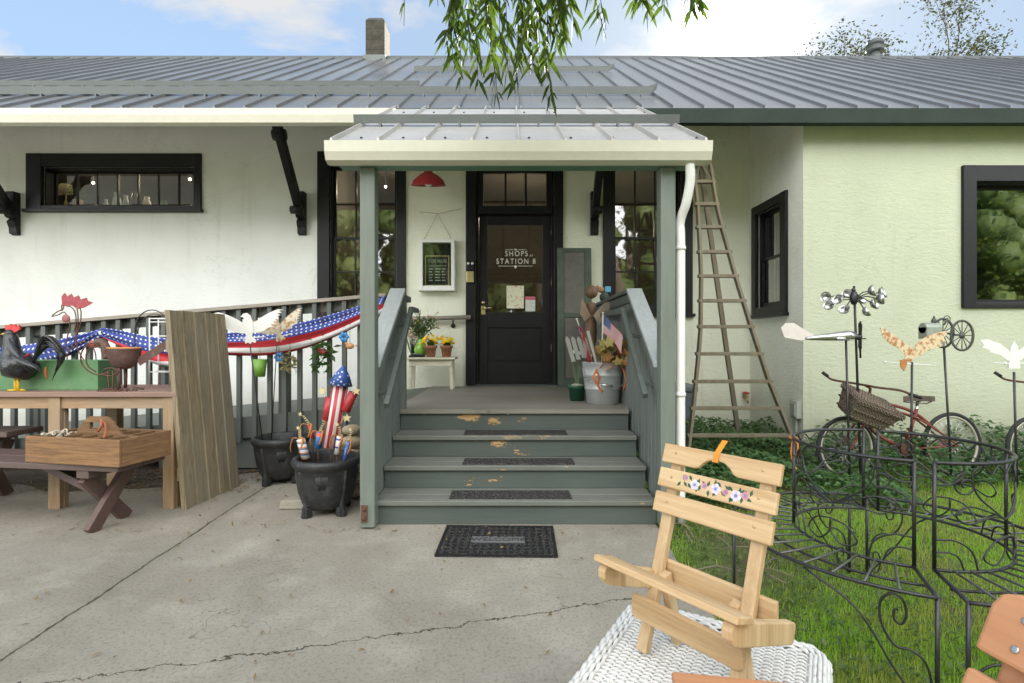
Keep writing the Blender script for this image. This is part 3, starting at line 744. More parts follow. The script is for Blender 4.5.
for i,(px,h_,r_,col,lab) in enumerate(((106,.17,.035,(0.45,0.5,0.5),'slim pale glass jar on the sill of the strip window'),(117,.26,.055,(0.5,0.55,0.55),'broad pale glass vase in the middle of the strip window'),(126,.22,.04,(0.42,0.46,0.46),'smaller pale glass vase right of the broad vase in the strip window'),(135,.27,.06,(0.03,0.03,0.03),'dark round vase right of the glass vases in the strip window'),(147,.20,.055,(0.58,0.50,0.40),'cream jug in the right half of the strip window'),(163,.15,.07,(0.10,0.20,0.07),'green bowl of leaves in the right part of the strip window'))):
    c_ = Vector((PX(px,YW+.36),YW+.36,sz)); b = MB(); b.lathe([(r_*.7,.001),(r_,h_*.35),(r_*.85,h_*.65),(r_*.5,h_*.85),(r_*.65,h_),(r_*.55,h_),(r_*.4,h_*.85),(0,h_*.8)], c_, 16)
    tag(b.build('vase', plain('vase_glaze' if i==0 else 'vase_glaze',col,.3,.1), None), lab, 'vase', 'vessels on the sill of the strip window')

# ------------------------------------------------------------------ entrance porch
por = thing('entrance_porch', 'grey green wooden porch with four steps and a metal roof on two posts', 'porch', (0.0, 3.43, 0.0))
def zp(y): return 2.536 + 0.5596*(y-3.42)
r = MB(); slab(r, -1.17, 1.25, 3.40, 5.26, zp, 0.03)
x = -1.165
while x < 1.26:
    r.add([(x-.012,3.38,zp(3.38)),(x+.012,3.38,zp(3.38)),(x+.012,5.26,zp(5.26)),(x-.012,5.26,zp(5.26)),(x-.005,3.38,zp(3.38)+.03),(x+.005,3.38,zp(3.38)+.03),(x+.005,5.26,zp(5.26)+.03),(x-.005,5.26,zp(5.26)+.03)],
          [(4,5,6,7),(0,4,7,3),(1,2,6,5),(0,1,5,4)]); x += 0.302
prf = r.build('porch_roof', M['porch_roof'], por)
guard(4.03, -1.215, 1.285, 0.062, parent=prf, zf=zp, flare=False)
s_ = MB()
for i in range(9):
    for yy in (3.52, 4.35, 4.9):
        xx = -1.01+.302*i*.93; s_.lathe([(.009,0),(.009,.008),(0,.011)], (xx,yy,zp(yy)), 8, axis=n)
s_.build('roof_screw', M['black_iron'], prf)
g = MB(); gy0 = 3.30
pr = [(3.415,2.50),(3.41,2.385),(3.36,2.372),(3.325,2.385),(3.305,2.43),(3.30,2.492),(3.29,2.492),(3.295,2.425),(3.316,2.376),(3.36,2.360),(3.42,2.373)]
extr(g, pr, PX(324.5,3.3), PX(712.5,3.3)); pg = g.build('gutter', M['cream_metal'], por)
b = MB(); b.box(-1.13,1.22,3.425,3.52,2.372,2.47); b.build('beam', M['green_beam'], por, 0.004)
# rafters: sloped pieces just below the sheet
b = MB()
for i in range(6):
    xx = -1.06+i*.45; b.bar((xx,3.53,zp(3.53)-.085),(xx,5.24,zp(5.24)-.085),.045,.10)
b.build('rafter', M['green_beam'], por)
b = MB(); b.box(-.995,-.897,3.43,3.53,0.012,2.371); b.build('post', M['post_paint'], por, 0.006)
b = MB(); b.box(.972,1.070,3.43,3.53,0.012,2.371); b.build('post', M['post_paint'], por, 0.006)
b = MB(); b.box(-.983,-.945,3.418,3.4295,.05,.16)
b.lathe([(.012,0),(.010,.008),(0,.01)], (-.964,3.418,.075), 10, axis=(0,-1,0)); b.lathe([(.012,0),(.010,.008),(0,.01)], (-.964,3.418,.135), 10, axis=(0,-1,0))
b.build('post_bracket', M['rust'], por)
# downspout
d = MB()
pth = spline([(PX(690,3.36),3.36,2.37),(PX(690,3.38),3.38,2.26),(PX(685,3.44),3.42,2.13),(PX(680,3.48),3.48,2.02),(PX(680.5,3.48),3.48,1.85),(PX(680.5,3.48),3.48,.9),(PX(680.5,3.48),3.48,.03)], 5)
d.tube(pth, .030, 10, flat=.85); ds = d.build('downspout', M['white_paint'], por)
for z_ in (1.85,.88):
    d = MB(); d.lathe([(.033,-.012),(.035,-.008),(.035,.008),(.033,.012)], (PX(680.5,3.48),3.48,z_), 14); d.build('downspout_clip', M['white_metal'], ds)
# steps and landing
TW = (-.925,.968)
ys = [3.5,3.78,4.06,4.34]; zs = [.1667,.3333,.5,.6667]
for i in range(4):
    s_ = MB(); y0, z1 = ys[i], zs[i]; z0 = zs[i-1] if i else 0.001
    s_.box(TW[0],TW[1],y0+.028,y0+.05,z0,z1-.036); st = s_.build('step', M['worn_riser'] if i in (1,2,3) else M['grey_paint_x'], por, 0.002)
    t_ = MB()
    if i < 3:
        nz_ = MB(); nz_.box(TW[0],TW[1],y0,y0+.026,z1-.035,z1-.0005); nz_.build('nosing', M.setdefault('nosing_paint', painted('worn_nosing_paint', (0.13,0.14,0.118), (0.30,0.235,0.15), 'x', 0.30, dirt=0.5, focus=(0.05,0.75,0.10))), st, 0.006)
        t_.box(TW[0],TW[1],y0+.0262,y0+.145,z1-.035,z1); t_.box(TW[0],TW[1],y0+.150,ys[i+1]+.027,z1-.035,z1)
        t_.build('tread', M['grey_tread'] if 'grey_tread' in M else M.setdefault('grey_tread', painted('worn_tread_paint', (0.150,0.158,0.133), (0.33,0.27,0.185), 'x', 0.24, dirt=0.4)), st, 0.004)
def _floorpaint():
    return painted('worn_landing_paint', (0.215,0.20,0.165), (0.12,0.132,0.115), 'x', 0.35, dirt=0.45)
f = MB(); yy = 4.34
f.box(TW[0],TW[1],4.34,4.475,.6317,.6667)
yy = 4.48
while yy < 6.6:
    y1 = min(yy+.138, 6.695); f.box(-1.0,1.02,yy,y1,.6317,.6667); yy += .142
f.build('landing', _floorpaint(), por, 0.003)
f = MB(); f.box(-1.0,-.96,4.40,6.69,.03,.63); f.box(1.0,1.03,4.40,6.69,.03,.63); f.build('skirt', M['grey_paint_y'], por)
# stair railings
def stair_rail(sg):
    xi = .953 if sg > 0 else -.887          # inner edge of the cap
    xo = xi + sg*.128
    xm = xi + sg*.055
    zc = lambda y: 1.668-.70*(4.36-y) if y < 4.36 else 1.668
    c = MB()
    y0, y1 = 3.532, 4.375
    c.add([(xi,y0,zc(y0)),(xo,y0,zc(y0)),(xo,y1,1.675),(xi,y1,1.675),(xi,y0,zc(y0)-.034),(xo,y0,zc(y0)-.034),(xo,y1,1.637),(xi,y1,1.637)], [(0,1,2,3),(7,6,5,4),(0,4,5,1),(1,5,6,2),(2,6,7,3),(3,7,4,0)])
    root = c.build('stair_railing', M['pale_paint'], por, 0.005)
    bd = MB(); y = 3.56
    while y < (4.40 if sg < 0 else 6.60):
        yb = y+.088
        ztop = min(zc(y), zc(yb))-.04
        zlow = max(0.10, .1667*math.floor((y-3.5)/.28+1)-.14) if y < 4.34 else .50
        bd.add([(xm-.011,y,zlow),(xm+.011,y,zlow),(xm+.011,yb,zlow),(xm-.011,yb,zlow),(xm-.011,y,zc(y)-.04),(xm+.011,y,zc(y)-.04),(xm+.011,yb,zc(yb)-.04),(xm-.011,yb,zc(yb)-.04)],
               [(0,3,2,1),(4,5,6,7),(0,1,5,4),(1,2,6,5),(2,3,7,6),(3,0,4,7)])
        y += .097
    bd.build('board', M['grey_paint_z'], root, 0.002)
    h = MB(); xh = xi - sg*.05
    if sg > 0:
        h.bar((xh,3.56,.86),(xh,4.28,1.475),.036,.05); h.bar((xh,4.27,1.478),(xh,5.3,1.50),.036,.05)
        for yy in (3.7,4.1,4.9):
            zz_ = .86+(yy-3.56)*.854-.03 if yy < 4.28 else 1.46
            h.bar((xh,yy,zz_),(xm,yy,zz_-.03),.02,.03)
        tr = MB(); tr.box(xm-.030,xm-.012,4.376,6.6,1.555,1.63); tr.box(xi,xo,4.376,6.66,1.637,1.668); tr.build('top_rail', M['grey_paint_y'], root, 0.003)
    else:
        h.bar((xh,3.5,.80),(xh,4.36,1.50),.036,.05); h.bar((xh,4.36,1.50),(xh,4.62,1.50),.04,.04)
        h.bar((xi-.03,4.376,1.60),(xi-.03,4.66,1.60),.045,.05)
        for yy in (3.65,3.95,4.25):
            zz_ = .80+(yy-3.5)*.814-.03; h.bar((xh,yy,zz_),(xm,yy,zz_-.03),.02,.03)
        nw = MB(); nw.box(xm-.045,xm+.045,4.385,4.475,.60,1.63); nw.build('newel', M['grey_paint_z'], root, 0.004)
    h.build('handrail', M['grey_paint_y'], root, 0.006)
stair_rail(1); stair_rail(-1)

# ------------------------------------------------------------------ access ramp along the wall
rmp = thing('access_ramp', 'dark grey picketed access ramp running along the wall beside the porch', 'ramp', (-1.0, 5.0, 0.0))
sl = .095
def zd(x): return .655 + sl*(x+1.0)          # deck height
def zt_(x): return 1.684 + .083*(x+1.21)     # top of the handrail
XE = -7.6
d = MB(); d.add([(-1.0,5.03,zd(-1)),(-1.0,6.68,zd(-1)),(XE,6.68,zd(XE)),(XE,5.03,zd(XE)),(-1.0,5.03,zd(-1)-.035),(-1.0,6.68,zd(-1)-.035),(XE,6.68,zd(XE)-.035),(XE,5.03,zd(XE)-.035)],
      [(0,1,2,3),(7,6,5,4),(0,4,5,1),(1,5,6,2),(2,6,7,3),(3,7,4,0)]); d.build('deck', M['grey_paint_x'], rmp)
d = MB()
def slbox(mb, x0, x1, y0, y1, za, zb_, th0):
    """long box whose top follows zb_(x) and bottom za(x)"""
    mb.add([(x0,y0,za(x0)),(x1,y0,za(x1)),(x1,y1,za(x1)),(x0,y1,za(x0)),(x0,y0,zb_(x0)),(x1,y0,zb_(x1)),(x1,y1,zb_(x1)),(x0,y1,zb_(x0))],
       [(0,3,2,1),(4,5,6,7),(0,1,5,4),(1,2,6,5),(2,3,7,6),(3,0,4,7)], th0)
slbox(d, XE,-1.0,4.995,5.028,lambda x: max(.03,zd(x)-.26),lambda x: zd(x)+.005,0); rim = d.build('rim_board', M['picket_paint'], rmp, 0.003)
d = MB(); slbox(d, -3.3,-1.0,5.03,5.05,lambda x: .02,lambda x: zd(x)-.20,0); d.build('skirt', M['picket_paint'], rmp)
d = MB(); slbox(d, XE,-1.19,4.935,5.065,lambda x: zt_(x)-.034,zt_,0); d.build('top_rail', M['rail_wood'], rmp, 0.004)
d = MB(); slbox(d, XE,-1.19,5.012,5.040,lambda x: zt_(x)-.125,lambda x: zt_(x)-.036,0); d.build('sub_rail', M['picket_paint'], rmp, 0.003)
x = -1.30
while x > XE+.1:
    p = MB(); xx = x+rnd.uniform(-.004,.004); p.box(xx-.021,xx+.021,4.955,4.993,zd(x)-.235+rnd.uniform(-.01,.01),zt_(x)-.037); p.build('picket', M['picket_paint'], rmp, 0.003); x -= .1423
for xx in (-7.5,-6.0,-4.6,-3.35,-2.2):
    p = MB(); p.box(xx-.045,xx+.045,5.045,5.13,.0,zt_(xx)-.038); p.build('post', M['picket_paint'], rmp, 0.003)
for xx in (-6.0,-4.6,-3.35,-2.2):
    p = MB(); p.box(xx-.045,xx+.045,6.55,6.64,.0,zd(xx)-.036); p.build('post', M['picket_paint'], rmp, 0.003)

# ------------------------------------------------------------------ things on the porch and its wall
M['cream_wood'] = painted('cream_painted_wood', (0.66,0.62,0.48), (0.35,0.25,0.15), 'x', 0.03, dirt=0.2)
M['pine'] = wood('new_pine', (0.62,0.42,0.22), (0.42,0.24,0.10), 'x', knots=False)
M['old_plank_z'] = wood('weathered_planks', (0.37,0.30,0.19), (0.13,0.098,0.056), 'z', 0.85, 30, 0.5, weather=(0.24,0.22,0.165))
M['bench_wood_x'] = wood('table_wood_x', (0.42,0.28,0.16), (0.22,0.13,0.07), 'x', 0.75, weather=(0.36,0.30,0.23))
M['bench_wood_z'] = wood('table_wood_z', (0.46,0.31,0.16), (0.24,0.14,0.07), 'z', 0.75, weather=(0.33,0.26,0.18))
M['wine_x'] = painted('wine_brown_stain_x', (0.095,0.056,0.046), (0.32,0.22,0.15), 'x', 0.14)
M['wine_z'] = painted('wine_brown_stain_z', (0.095,0.050,0.038), (0.34,0.20,0.12), 'z', 0.2)
M['rubber'] = None
def rubbermat():
    t = NT('leaf_strewn_rubber'); a = t.voro(55, None); b = t.noise(45, 4); c = t.noise(110, 2)
    col = t.mix(t.ramp(a, 0.25, 0.5), (0.016,0.016,0.017), (0.042,0.042,0.042))
    col = t.mix(t.math('MULTIPLY', t.ramp(c, 0.60, 0.66), 0.7), col, (0.30,0.27,0.20))
    return t.done(col, 0.85, t.bump(a, 0.8, 0.006), Specular_IOR_Level=0.15)
M['rubber'] = rubbermat()
# barn lamp
LX, LY, LZ = PX(428.5,6.25), 6.25, PZ(180,6.25)
t = thing('barn_lamp', 'red enamelled barn lamp on the wall left of the door transom', 'lamp', (LX, YW, LZ))
b = MB(); b.lathe([(.045,.115),(.055,.085),(.10,.06),(.175,.0),(.20,-.055),(.207,-.066),(.195,-.06),(.165,-.005),(.09,.045),(.03,.06)], (LX,LY,LZ), 28, axis=(0,-.22,1)); b.build('lamp_shade', M['red'], t)
b = MB(); b.ball((LX,LY-.01,LZ-.03), .05, 14, sc=(1,1,1.2)); b.build('bulb', M['bulb_off'], t)
b = MB(); b.tube(spline([(LX,YW,LZ+.42),(LX,YW-.10,LZ+.43),(LX,LY+.05,LZ+.36),(LX,LY,LZ+.25),(LX,LY,LZ+.10)], 6), .012, 8); b.lathe([(0,0),(.05,0),(.045,.02),(0,.025)], (LX,YW-.001,LZ+.42), 16, axis=(0,-1,0)); b.build('lamp_arm', M['red'], t)
# notice case
x0,x1,z0,z1 = mx(420.5),mx(455.5),mz(290),mz(240.5)
t = thing('notice_case', 'shallow white framed notice case with a gold edged board on the wall', 'notice case', (x0, YW, z0))
b = MB(); fw = .045
b.box(x0,x0+fw,YW-.11,YW-.002,z0,z1); b.box(x1-fw,x1,YW-.11,YW-.002,z0,z1); b.box(x0+fw,x1-fw,YW-.108,YW-.002,z1-fw,z1); b.box(x0+fw,x1-fw,YW-.108,YW-.002,z0,z0+fw); b.build('case_frame', M['white_paint'], t, 0.004)
b = MB(); b.box(x0+.02,x1-.02,YW-.02,YW-.006,z0+.02,z1-.02); b.build('backing', plain('black_felt', (0.018,0.017,0.016), 0.9), t)
b = MB(); b.box(x0-.01,x1+.01,YW-.13,YW-.001,z0-.02,z0-.001); b.build('case_sill', M['white_paint'], t, 0.003)
bx0,bx1,bz0,bz1 = mx(425.5),mx(450),z0+fw+.001,mz(256)
b = MB(); q = .016
for A in ((bx0,bx0+q,bz0,bz1),(bx1-q,bx1,bz0,bz1),(bx0+q,bx1-q,bz1-q,bz1),(bx0+q,bx1-q,bz0,bz0+q)): b.box(A[0],A[1],YW-.055,YW-.035,A[2],A[3])
b.build('gold_frame', M['brass'], t, 0.002)
b = MB(); b.box(bx0+q,bx1-q,YW-.046,YW-.038,bz0+q,bz1-q); bo = b.build('letter_board', plain('black_board', (0.02,0.022,0.02), 0.7), t)
cx = (bx0+bx1)/2; yl2 = YW-.0475
lettering('STORE HOURS', .058, (cx,yl2,mz(261.6)), UP, M['lettering'], bo, sx=.62)
d = MB(); d.box(bx0+.04,bx1-.04,yl2-.001,yl2,mz(266.6),mz(266.2)); d.build('lettering_rule', M['lettering'], bo)
for i in range(5): 
    d = MB(); zz_ = mz(269.5)-i*.036
    for q0,q1 in ((.05,.10),(.13,.20),(.215,.26)): d.box(bx0+q0,bx0+q1-.01*(i%2),yl2-.001,yl2,zz_-.006,zz_+.006)
    d.build('lettering_rule', M['lettering'], bo)
b = MB(); b.quad((x0+fw,YW-.09,z0+fw),(x1-fw,YW-.09,z0+fw),(x1-fw,YW-.09,z1-fw),(x0+fw,YW-.09,z1-fw)); b.build('case_pane', M['glass_door'], t)
b = MB(); hz = mz(214); b.tube([(mx(424),YW-.02,z1),(mx(438),YW-.02,hz),(mx(452),YW-.02,z1)], .0025, 6); b.tube([(mx(420),YW-.015,mz(212)),(mx(438),YW-.02,hz),(mx(462),YW-.015,mz(209))], .002, 6); b.build('hanging_wire', M['rust'], t)
# doorbell and key box on the door surround
x0,x1 = mx(467),mx(474)
t = thing('key_box', 'small brass key box with two black knobs on the door surround', 'key box', (x0,YW-.04,mz(283)))
b = MB(); b.box(x0,x1,YW-.075,YW-.041,mz(283),mz(272)); b.build('box_body', M['brass'], t, 0.005)
b = MB(); b.box(x0-.002,x1+.004,YW-.085,YW-.041,mz(271.5),mz(262)); bb = b.build('bell_body', M['black_soft'], t, 0.012)
b = MB(); b.lathe([(0,0),(.017,0),(.015,.012),(0,.014)], (x0+.022,YW-.086,mz(264.5)), 12, axis=(0,-1,0)); b.lathe([(0,0),(.017,0),(.015,.012),(0,.014)], (x1-.014,YW-.086,mz(264.5)), 12, axis=(0,-1,0)); b.build('bell_button', M['white_metal'], bb)
# wall handrail
t = thing('wall_handrail', 'short weathered wooden handrail on iron brackets along the wall below the notice case', 'handrail', (mx(405),YW,1.5))
b = MB(); b.tube([(PX(380,6.6),6.6,1.515),(PX(430,6.6),6.6,1.52),(PX(470.5,6.6),6.6,1.535)], .028, 12); b.build('rail', M['rail_wood'], t)
for px in (412, 453):
    b = MB(); b.tube([(PX(px,6.6),6.6,1.50),(PX(px,6.62),6.62,1.45),(PX(px,6.69),6.695,1.43)], .010, 8); b.lathe([(0,0),(.03,0),(.03,.012),(0,.015)], (PX(px,6.69),6.699,1.43), 12, axis=(0,-1,0)); b.build('rail_bracket', M['black_iron'], t)
# notices on the door glass
def notice(name, label, px0, py0, px1, py1, cols, bands):
    y = YW+.080
    b = MB(); b.box(mx(px0),mx(px1),y,y+.003,mz(py1),mz(py0))
    t = NT(name+'_print'); n1 = t.noise(26,3,t.map((1,1,1.6))); n2 = t.noise(60,2)
    c = t.mix(t.ramp(n1,0.58,0.64), cols[0], cols[1]); c = t.mix(t.ramp(n2,0.62,0.66), c, cols[2])
    if bands: 
        z = t.sep()[2]; c = t.mix(t.math('GREATER_THAN', z, bands), c, cols[3])
    o = b.build(name, t.done(c,0.6)); return tag(o, label, 'poster')
notice('paper_poster', 'cream paper poster with faded coloured print taped inside the door glass', 506.5,285,524,308, [(0.72,0.70,0.52),(0.55,0.30,0.22),(0.35,0.45,0.33)], None)
notice('paper_card', 'small card with a pink band beside the cream poster on the door', 525.5,296,535.5,311, [(0.60,0.64,0.56),(0.45,0.50,0.44),(0.3,0.36,0.33),(0.55,0.13,0.18)], mz(299.5))
# leaning screen door
SX0,SX1 = PX(558,6.5),PX(593,6.5); 
def sl_(z): return 6.50+(z-.667)*.085
t = thing('screen_door', 'grey green screen door leaning against the wall right of the entrance', 'screen door', (SX0,6.5,.667))
b = MB()
def lean_box(mb,x0,x1,z0,z1,dy0=0,dy1=.03):
    mb.add([(x0,sl_(z0)+dy0,z0),(x1,sl_(z0)+dy0,z0),(x1,sl_(z0)+dy1,z0),(x0,sl_(z0)+dy1,z0),(x0,sl_(z1)+dy0,z1),(x1,sl_(z1)+dy0,z1),(x1,sl_(z1)+dy1,z1),(x0,sl_(z1)+dy1,z1)],
       [(0,3,2,1),(4,5,6,7),(0,1,5,4),(1,2,6,5),(2,3,7,6),(3,0,4,7)])
zt3 = 2.415
lean_box(b,SX0,SX0+.085,.669,zt3); lean_box(b,SX1-.085,SX1,.669,zt3); lean_box(b,SX0+.085,SX1-.085,zt3-.05,zt3,.001); lean_box(b,SX0+.085,SX1-.085,.669,.78,.001); lean_box(b,SX0+.085,SX1-.085,1.53,1.59,.001)
b.build('frame', plain('faded_green_frame',(0.075,0.098,0.072),0.7,0.3,9), t, 0.003)
b = MB(); lean_box(b,SX0+.08,SX1-.08,.77,zt3-.04,.014,.017); b.build('screen', plain('dusty_screen',(0.155,0.150,0.125),0.85,0.25,4,0.4,400), t)
# small cream bench with its pots
BX0,BX1,BY0,BY1,BZ = PX(405,6.08),PX(455,6.08),6.08,6.42,PZ(357.5,6.08)
t = thing('side_table', 'small cream painted wooden side table with splayed apron by the porch wall', 'side table', (BX0,BY0,.667))
b = MB(); b.box(BX0,BX1,BY0,BY1,BZ-.024,BZ); b.build('table_top', M['cream_wood'], t, 0.004)
b = MB(); b.prism([(BX0+.03,BZ-.024),(BX1-.03,BZ-.024),(BX1-.05,BZ-.10),(BX0+.05,BZ-.10)], (0,BY0+.05,0), (1,0,0), (0,0,1), .02); b.prism([(BX0+.03,BZ-.024),(BX1-.03,BZ-.024),(BX1-.05,BZ-.10),(BX0+.05,BZ-.10)], (0,BY1-.05,0), (1,0,0), (0,0,1), .02); b.build('apron', M['cream_wood'], t, 0.003)
for xx in (BX0+.055,BX1-.055):
    for yy in (BY0+.075,BY1-.075): 
        b = MB(); b.bar((xx,yy,BZ-.025),(xx+(.01 if xx>-1 else -.01),yy,.669),.035,.035,up=(0,1,0)); b.build('leg', M['cream_wood'], t, 0.003)
M['petal_yellow'] = leafmat('yellow_petals', (0.80,0.60,0.02), (0.74,0.48,0.01), trans=0.15)
M['petal_pink'] = leafmat('pale_pink_petals', (0.66,0.52,0.47), (0.55,0.42,0.38), trans=0.2)
M['leaf_pot'] = leafmat('pot_leaves', (0.05,0.11,0.03), (0.08,0.16,0.04))
def leafquad(mb, p, d, up, L, W, m=0, fold=.15):
    p, d, up = Vector(p), Vector(d).normalized(), Vector(up)
    s_ = d.cross(up); s_ = s_.normalized() if s_.length > 1e-4 else Vector((1,0,0)); u = s_.cross(d)
    mb.add([p, p+d*L*.45+s_*W/2+u*fold*W, p+d*L, p+d*L*.45-s_*W/2+u*fold*W, p+d*L*.45], [(0,1,4),(1,2,4),(2,3,4),(3,0,4)], m)
def rv(a=1.0): return Vector((rnd.uniform(-a,a),rnd.uniform(-a,a),rnd.uniform(-a,a)))
def flowerpot(px, label, dy=0):
    cx, cy = PX(px,6.2), 6.2+dy
    t = thing('flower_pot', label, 'flower pot', (cx,cy,BZ), group='pots of yellow flowers on the cream side table')
    b = MB(); b.lathe([(.048,0.001),(.066,.105),(.074,.107),(.077,.138),(.066,.138),(.063,.12),(0,.118)], (cx,cy,BZ), 20); b.build('pot', M['terracotta'], t)
    b = MB()
    for i in range(60):
        a = rnd.uniform(0,2*PI); rr = rnd.uniform(0,.075); leafquad(b,(cx+rr*math.cos(a)*.4,cy+rr*math.sin(a)*.4,BZ+.12),(math.cos(a)*rr*8,math.sin(a)*rr*8,rnd.uniform(.4,1)),(0,0,1),rnd.uniform(.05,.11),.03)
    b.build('foliage', M['leaf_pot'], t, fix=False)
    b = MB()
    for i in range(26):
        a = rnd.uniform(0,2*PI); rr = math.sqrt(rnd.random())*.11; c = Vector((cx+rr*math.cos(a),cy+rr*math.sin(a),BZ+.20+rnd.uniform(-.03,.055)-rr*.25))
        up = (Vector((math.cos(a)*rr*6,math.sin(a)*rr*6-.5,1))).normalized()
        e1 = up.cross(Vector((1,0,.01))).normalized(); e2 = up.cross(e1)
        for q in range(9):
            th = 2*PI*q/9; dd = e1*math.cos(th)+e2*math.sin(th); leafquad(b,c,dd+up*.25,up,.032,.018)
        b.ball(c+up*.004,.007,6)
    b.build('flower', M['petal_yellow'], t, fix=False); return t
flowerpot(431,'terracotta pot of yellow flowers in the middle of the cream side table',-.02)
flowerpot(446.5,'terracotta pot of yellow flowers at the right end of the cream side table')
cx,cy = PX(417,6.22),6.22
t = thing('dark_tray', 'stacked dark glazed trays lying on the left of the cream side table', 'tray', (cx,cy,BZ))
b = MB(); b.box(cx-.085,cx+.085,cy-.07,cy+.07,BZ+.001,BZ+.022); b.build('lower_tray', M['black'], t, 0.008)
b = MB(); b.box(cx-.07,cx+.078,cy-.06,cy+.06,BZ+.0225,BZ+.045); b.build('upper_tray', plain('dark_green_glaze',(0.02,0.04,0.03),0.25), t, 0.008)
vx,vy = PX(421,6.32),6.32
t = thing('glass_vase', 'bulbous lime green glass vase holding thin stems behind the yellow flowers', 'vase', (vx,vy,BZ))
b = MB(); b.lathe([(.04,0.001),(.075,.04),(.085,.09),(.06,.15),(.032,.19),(.040,.215),(.033,.213),(.026,.19),(.05,.15)], (vx,vy,BZ), 22); b.build('vase_body', plain('lime_glaze',(0.20,0.42,0.05),0.2,0.1), t)
b = MB(); st2 = MB(); pk = MB()
for i in range(46):
    a = rnd.uniform(-1,1); top = Vector((vx+a*.20+.03,vy+rnd.uniform(-.1,.08),BZ+rnd.uniform(.30,.56)))
    pts = spline([(vx,vy,BZ+.19),((vx+top.x)/2-.01,(vy+top.y)/2,(BZ+.19+top.z)/2+.03),top],4); st2.tube(pts,.0022,5)
    for q in range(5): leafquad(b,pts[3+q] if 3+q < len(pts) else top,rv()+Vector((0,0,.6)),rv(),rnd.uniform(.045,.085),.018)
    if i%3==0:
        for q in range(4): leafquad(pk,top,rv(),rv(),.030,.02)
st2.build('stem', plain('green_stems',(0.10,0.14,0.05)), t); b.build('leaves', M['leaf_pot'], t, fix=False); pk.build('bloom', leafmat('orange_pink_blooms',(0.60,0.36,0.12),(0.62,0.45,0.40)), t, fix=False)
t = thing('dried_flowers', 'pale pink dried flowers spreading behind the stair railing left of the vase', 'flowers', (PX(408,6.4),6.4,BZ))
b = MB(); s2 = MB()
for i in range(46):
    c = Vector((PX(rnd.uniform(401,424),6.4),6.38+rnd.uniform(-.06,.08),BZ+rnd.uniform(.14,.33)))
    s2.tube([(PX(412,6.4),6.4,BZ+.001),(c+Vector((PX(412,6.4),6.4,BZ)))/2+Vector((0,0,.04)),c],.0022,5)
    for q in range(9): leafquad(b,c+rv(.012),rv(),rv(),.026,.018)
s2.build('stem', M['leaf_pot'], t); b.build('bloom', M['petal_pink'], t, fix=False)

# galvanised bucket and its contents
M['galv'] = plain('galvanised_zinc', (0.50,0.52,0.52), 0.45, 0.22, 9, 0.12, 40, metal=0.5, scuff=.3)
gx,gy,gz = PX(602.5,4.78),4.78,.6672
t = thing('metal_bucket', 'ribbed galvanised bucket with a swing handle on the landing', 'bucket', (gx,gy,gz))
b = MB(); b.lathe([(.0,.012),(.135,.012),(.137,.0),(.142,.004),(.158,.13),(.162,.135),(.162,.145),(.160,.15),(.172,.25),(.176,.255),(.176,.268),(.174,.272),(.184,.365),(.190,.372),(.186,.378),(.178,.372),(.165,.25),(.14,.03),(0,.03)], (gx,gy,gz), 36); b.build('bucket_body', M['galv'], t)
b = MB(); b.tube(spline([(gx-.185,gy-.02,gz+.34),(gx-.17,gy-.10,gz+.24),(gx-.06,gy-.20,gz+.19),(gx+.10,gy-.19,gz+.165),(gx+.19,gy-.09,gz+.22),(gx+.19,gy,gz+.34)],6),.005,8); b.tube([(gx-.05,gy-.205,gz+.188),(gx+.05,gy-.205,gz+.172)],.012,10); b.build('swing_handle', M['steel'], t)
def tagmesh(mb, name, mats, label, cat, group=None, **kw): return tag(mb.build(name, mats, **kw), label, cat, group)
# flags
def flag(name, label, base, top, w, h, droop, grp, vec=None):
    t = thing(name, label, 'flag', base, group=grp)
    s_ = MB(); s_.tube([base,top],.006,8); s_.ball(Vector(top),.011,8); s_.build('flag_stick', M['cream_wood'], t)
    d_ = (Vector(top)-Vector(base)).normalized(); ax = Vector(vec or (1,-.25,-.35)).normalized()
    nx, nz = 26, 13; b = MB(); vs=[]
    fl = d_.cross(ax).normalized()
    o = Vector(top)-d_*.015
    for j in range(nz+1):
        for i in range(nx+1):
            u,v = i/nx,j/nz
            p = o - d_*h*v + ax*w*u + Vector((0,0,-droop*u*u)) + fl*(.016*math.sin(u*9+v*2)*u)
            vs.append(p)
    fs=[];ms=[]
    for j in range(nz):
        for i in range(nx):
            f=(j*(nx+1)+i,j*(nx+1)+i+1,(j+1)*(nx+1)+i+1,(j+1)*(nx+1)+i)
            b.add([vs[q] for q in f],[(0,1,2,3)], 2 if (j<7 and i<11) else (0 if j%2==0 else 1), True)
    # stars
    k_ = 0
    for r_ in range(5):
        for c_ in range(6):
            u,v = (c_+.5)/6*.42,(r_+.5)/5*.53; p = o-d_*h*v+ax*w*u+Vector((0,0,-droop*u*u))+fl*(.016*math.sin(u*9+v*2)*u)
            for s_ in (-1,1):
                pts=[(.0045*(1 if q%2==0 else .42))*Vector((math.cos(q*PI/5+PI/2),math.sin(q*PI/5+PI/2),0)) for q in range(10)]
                b.add([p+fl*s_*.0012+ax*a.x+d_*a.y for a in pts],[tuple(range(10))],1)
    b.build('flag_cloth', [M['flag_red'],M['flag_white'],M['flag_blue']], t, fix=False); return t
M['flag_red']=plain('red_cloth',(0.45,0.03,0.05),0.75,0.1); M['flag_white']=plain('white_cloth',(0.74,0.72,0.70),0.75,0.06); M['flag_blue']=plain('navy_cloth',(0.025,0.045,0.20),0.75,0.1)
GF='small flags stuck in the metal bucket'
flag('small_flag','small stars and stripes flag opened out above the metal bucket',(gx-.02,gy-.05,gz+.20),(PX(603,4.50),4.50,PZ(313,4.50)),.21,.165,.06,GF,(.74,-.30,-.60))
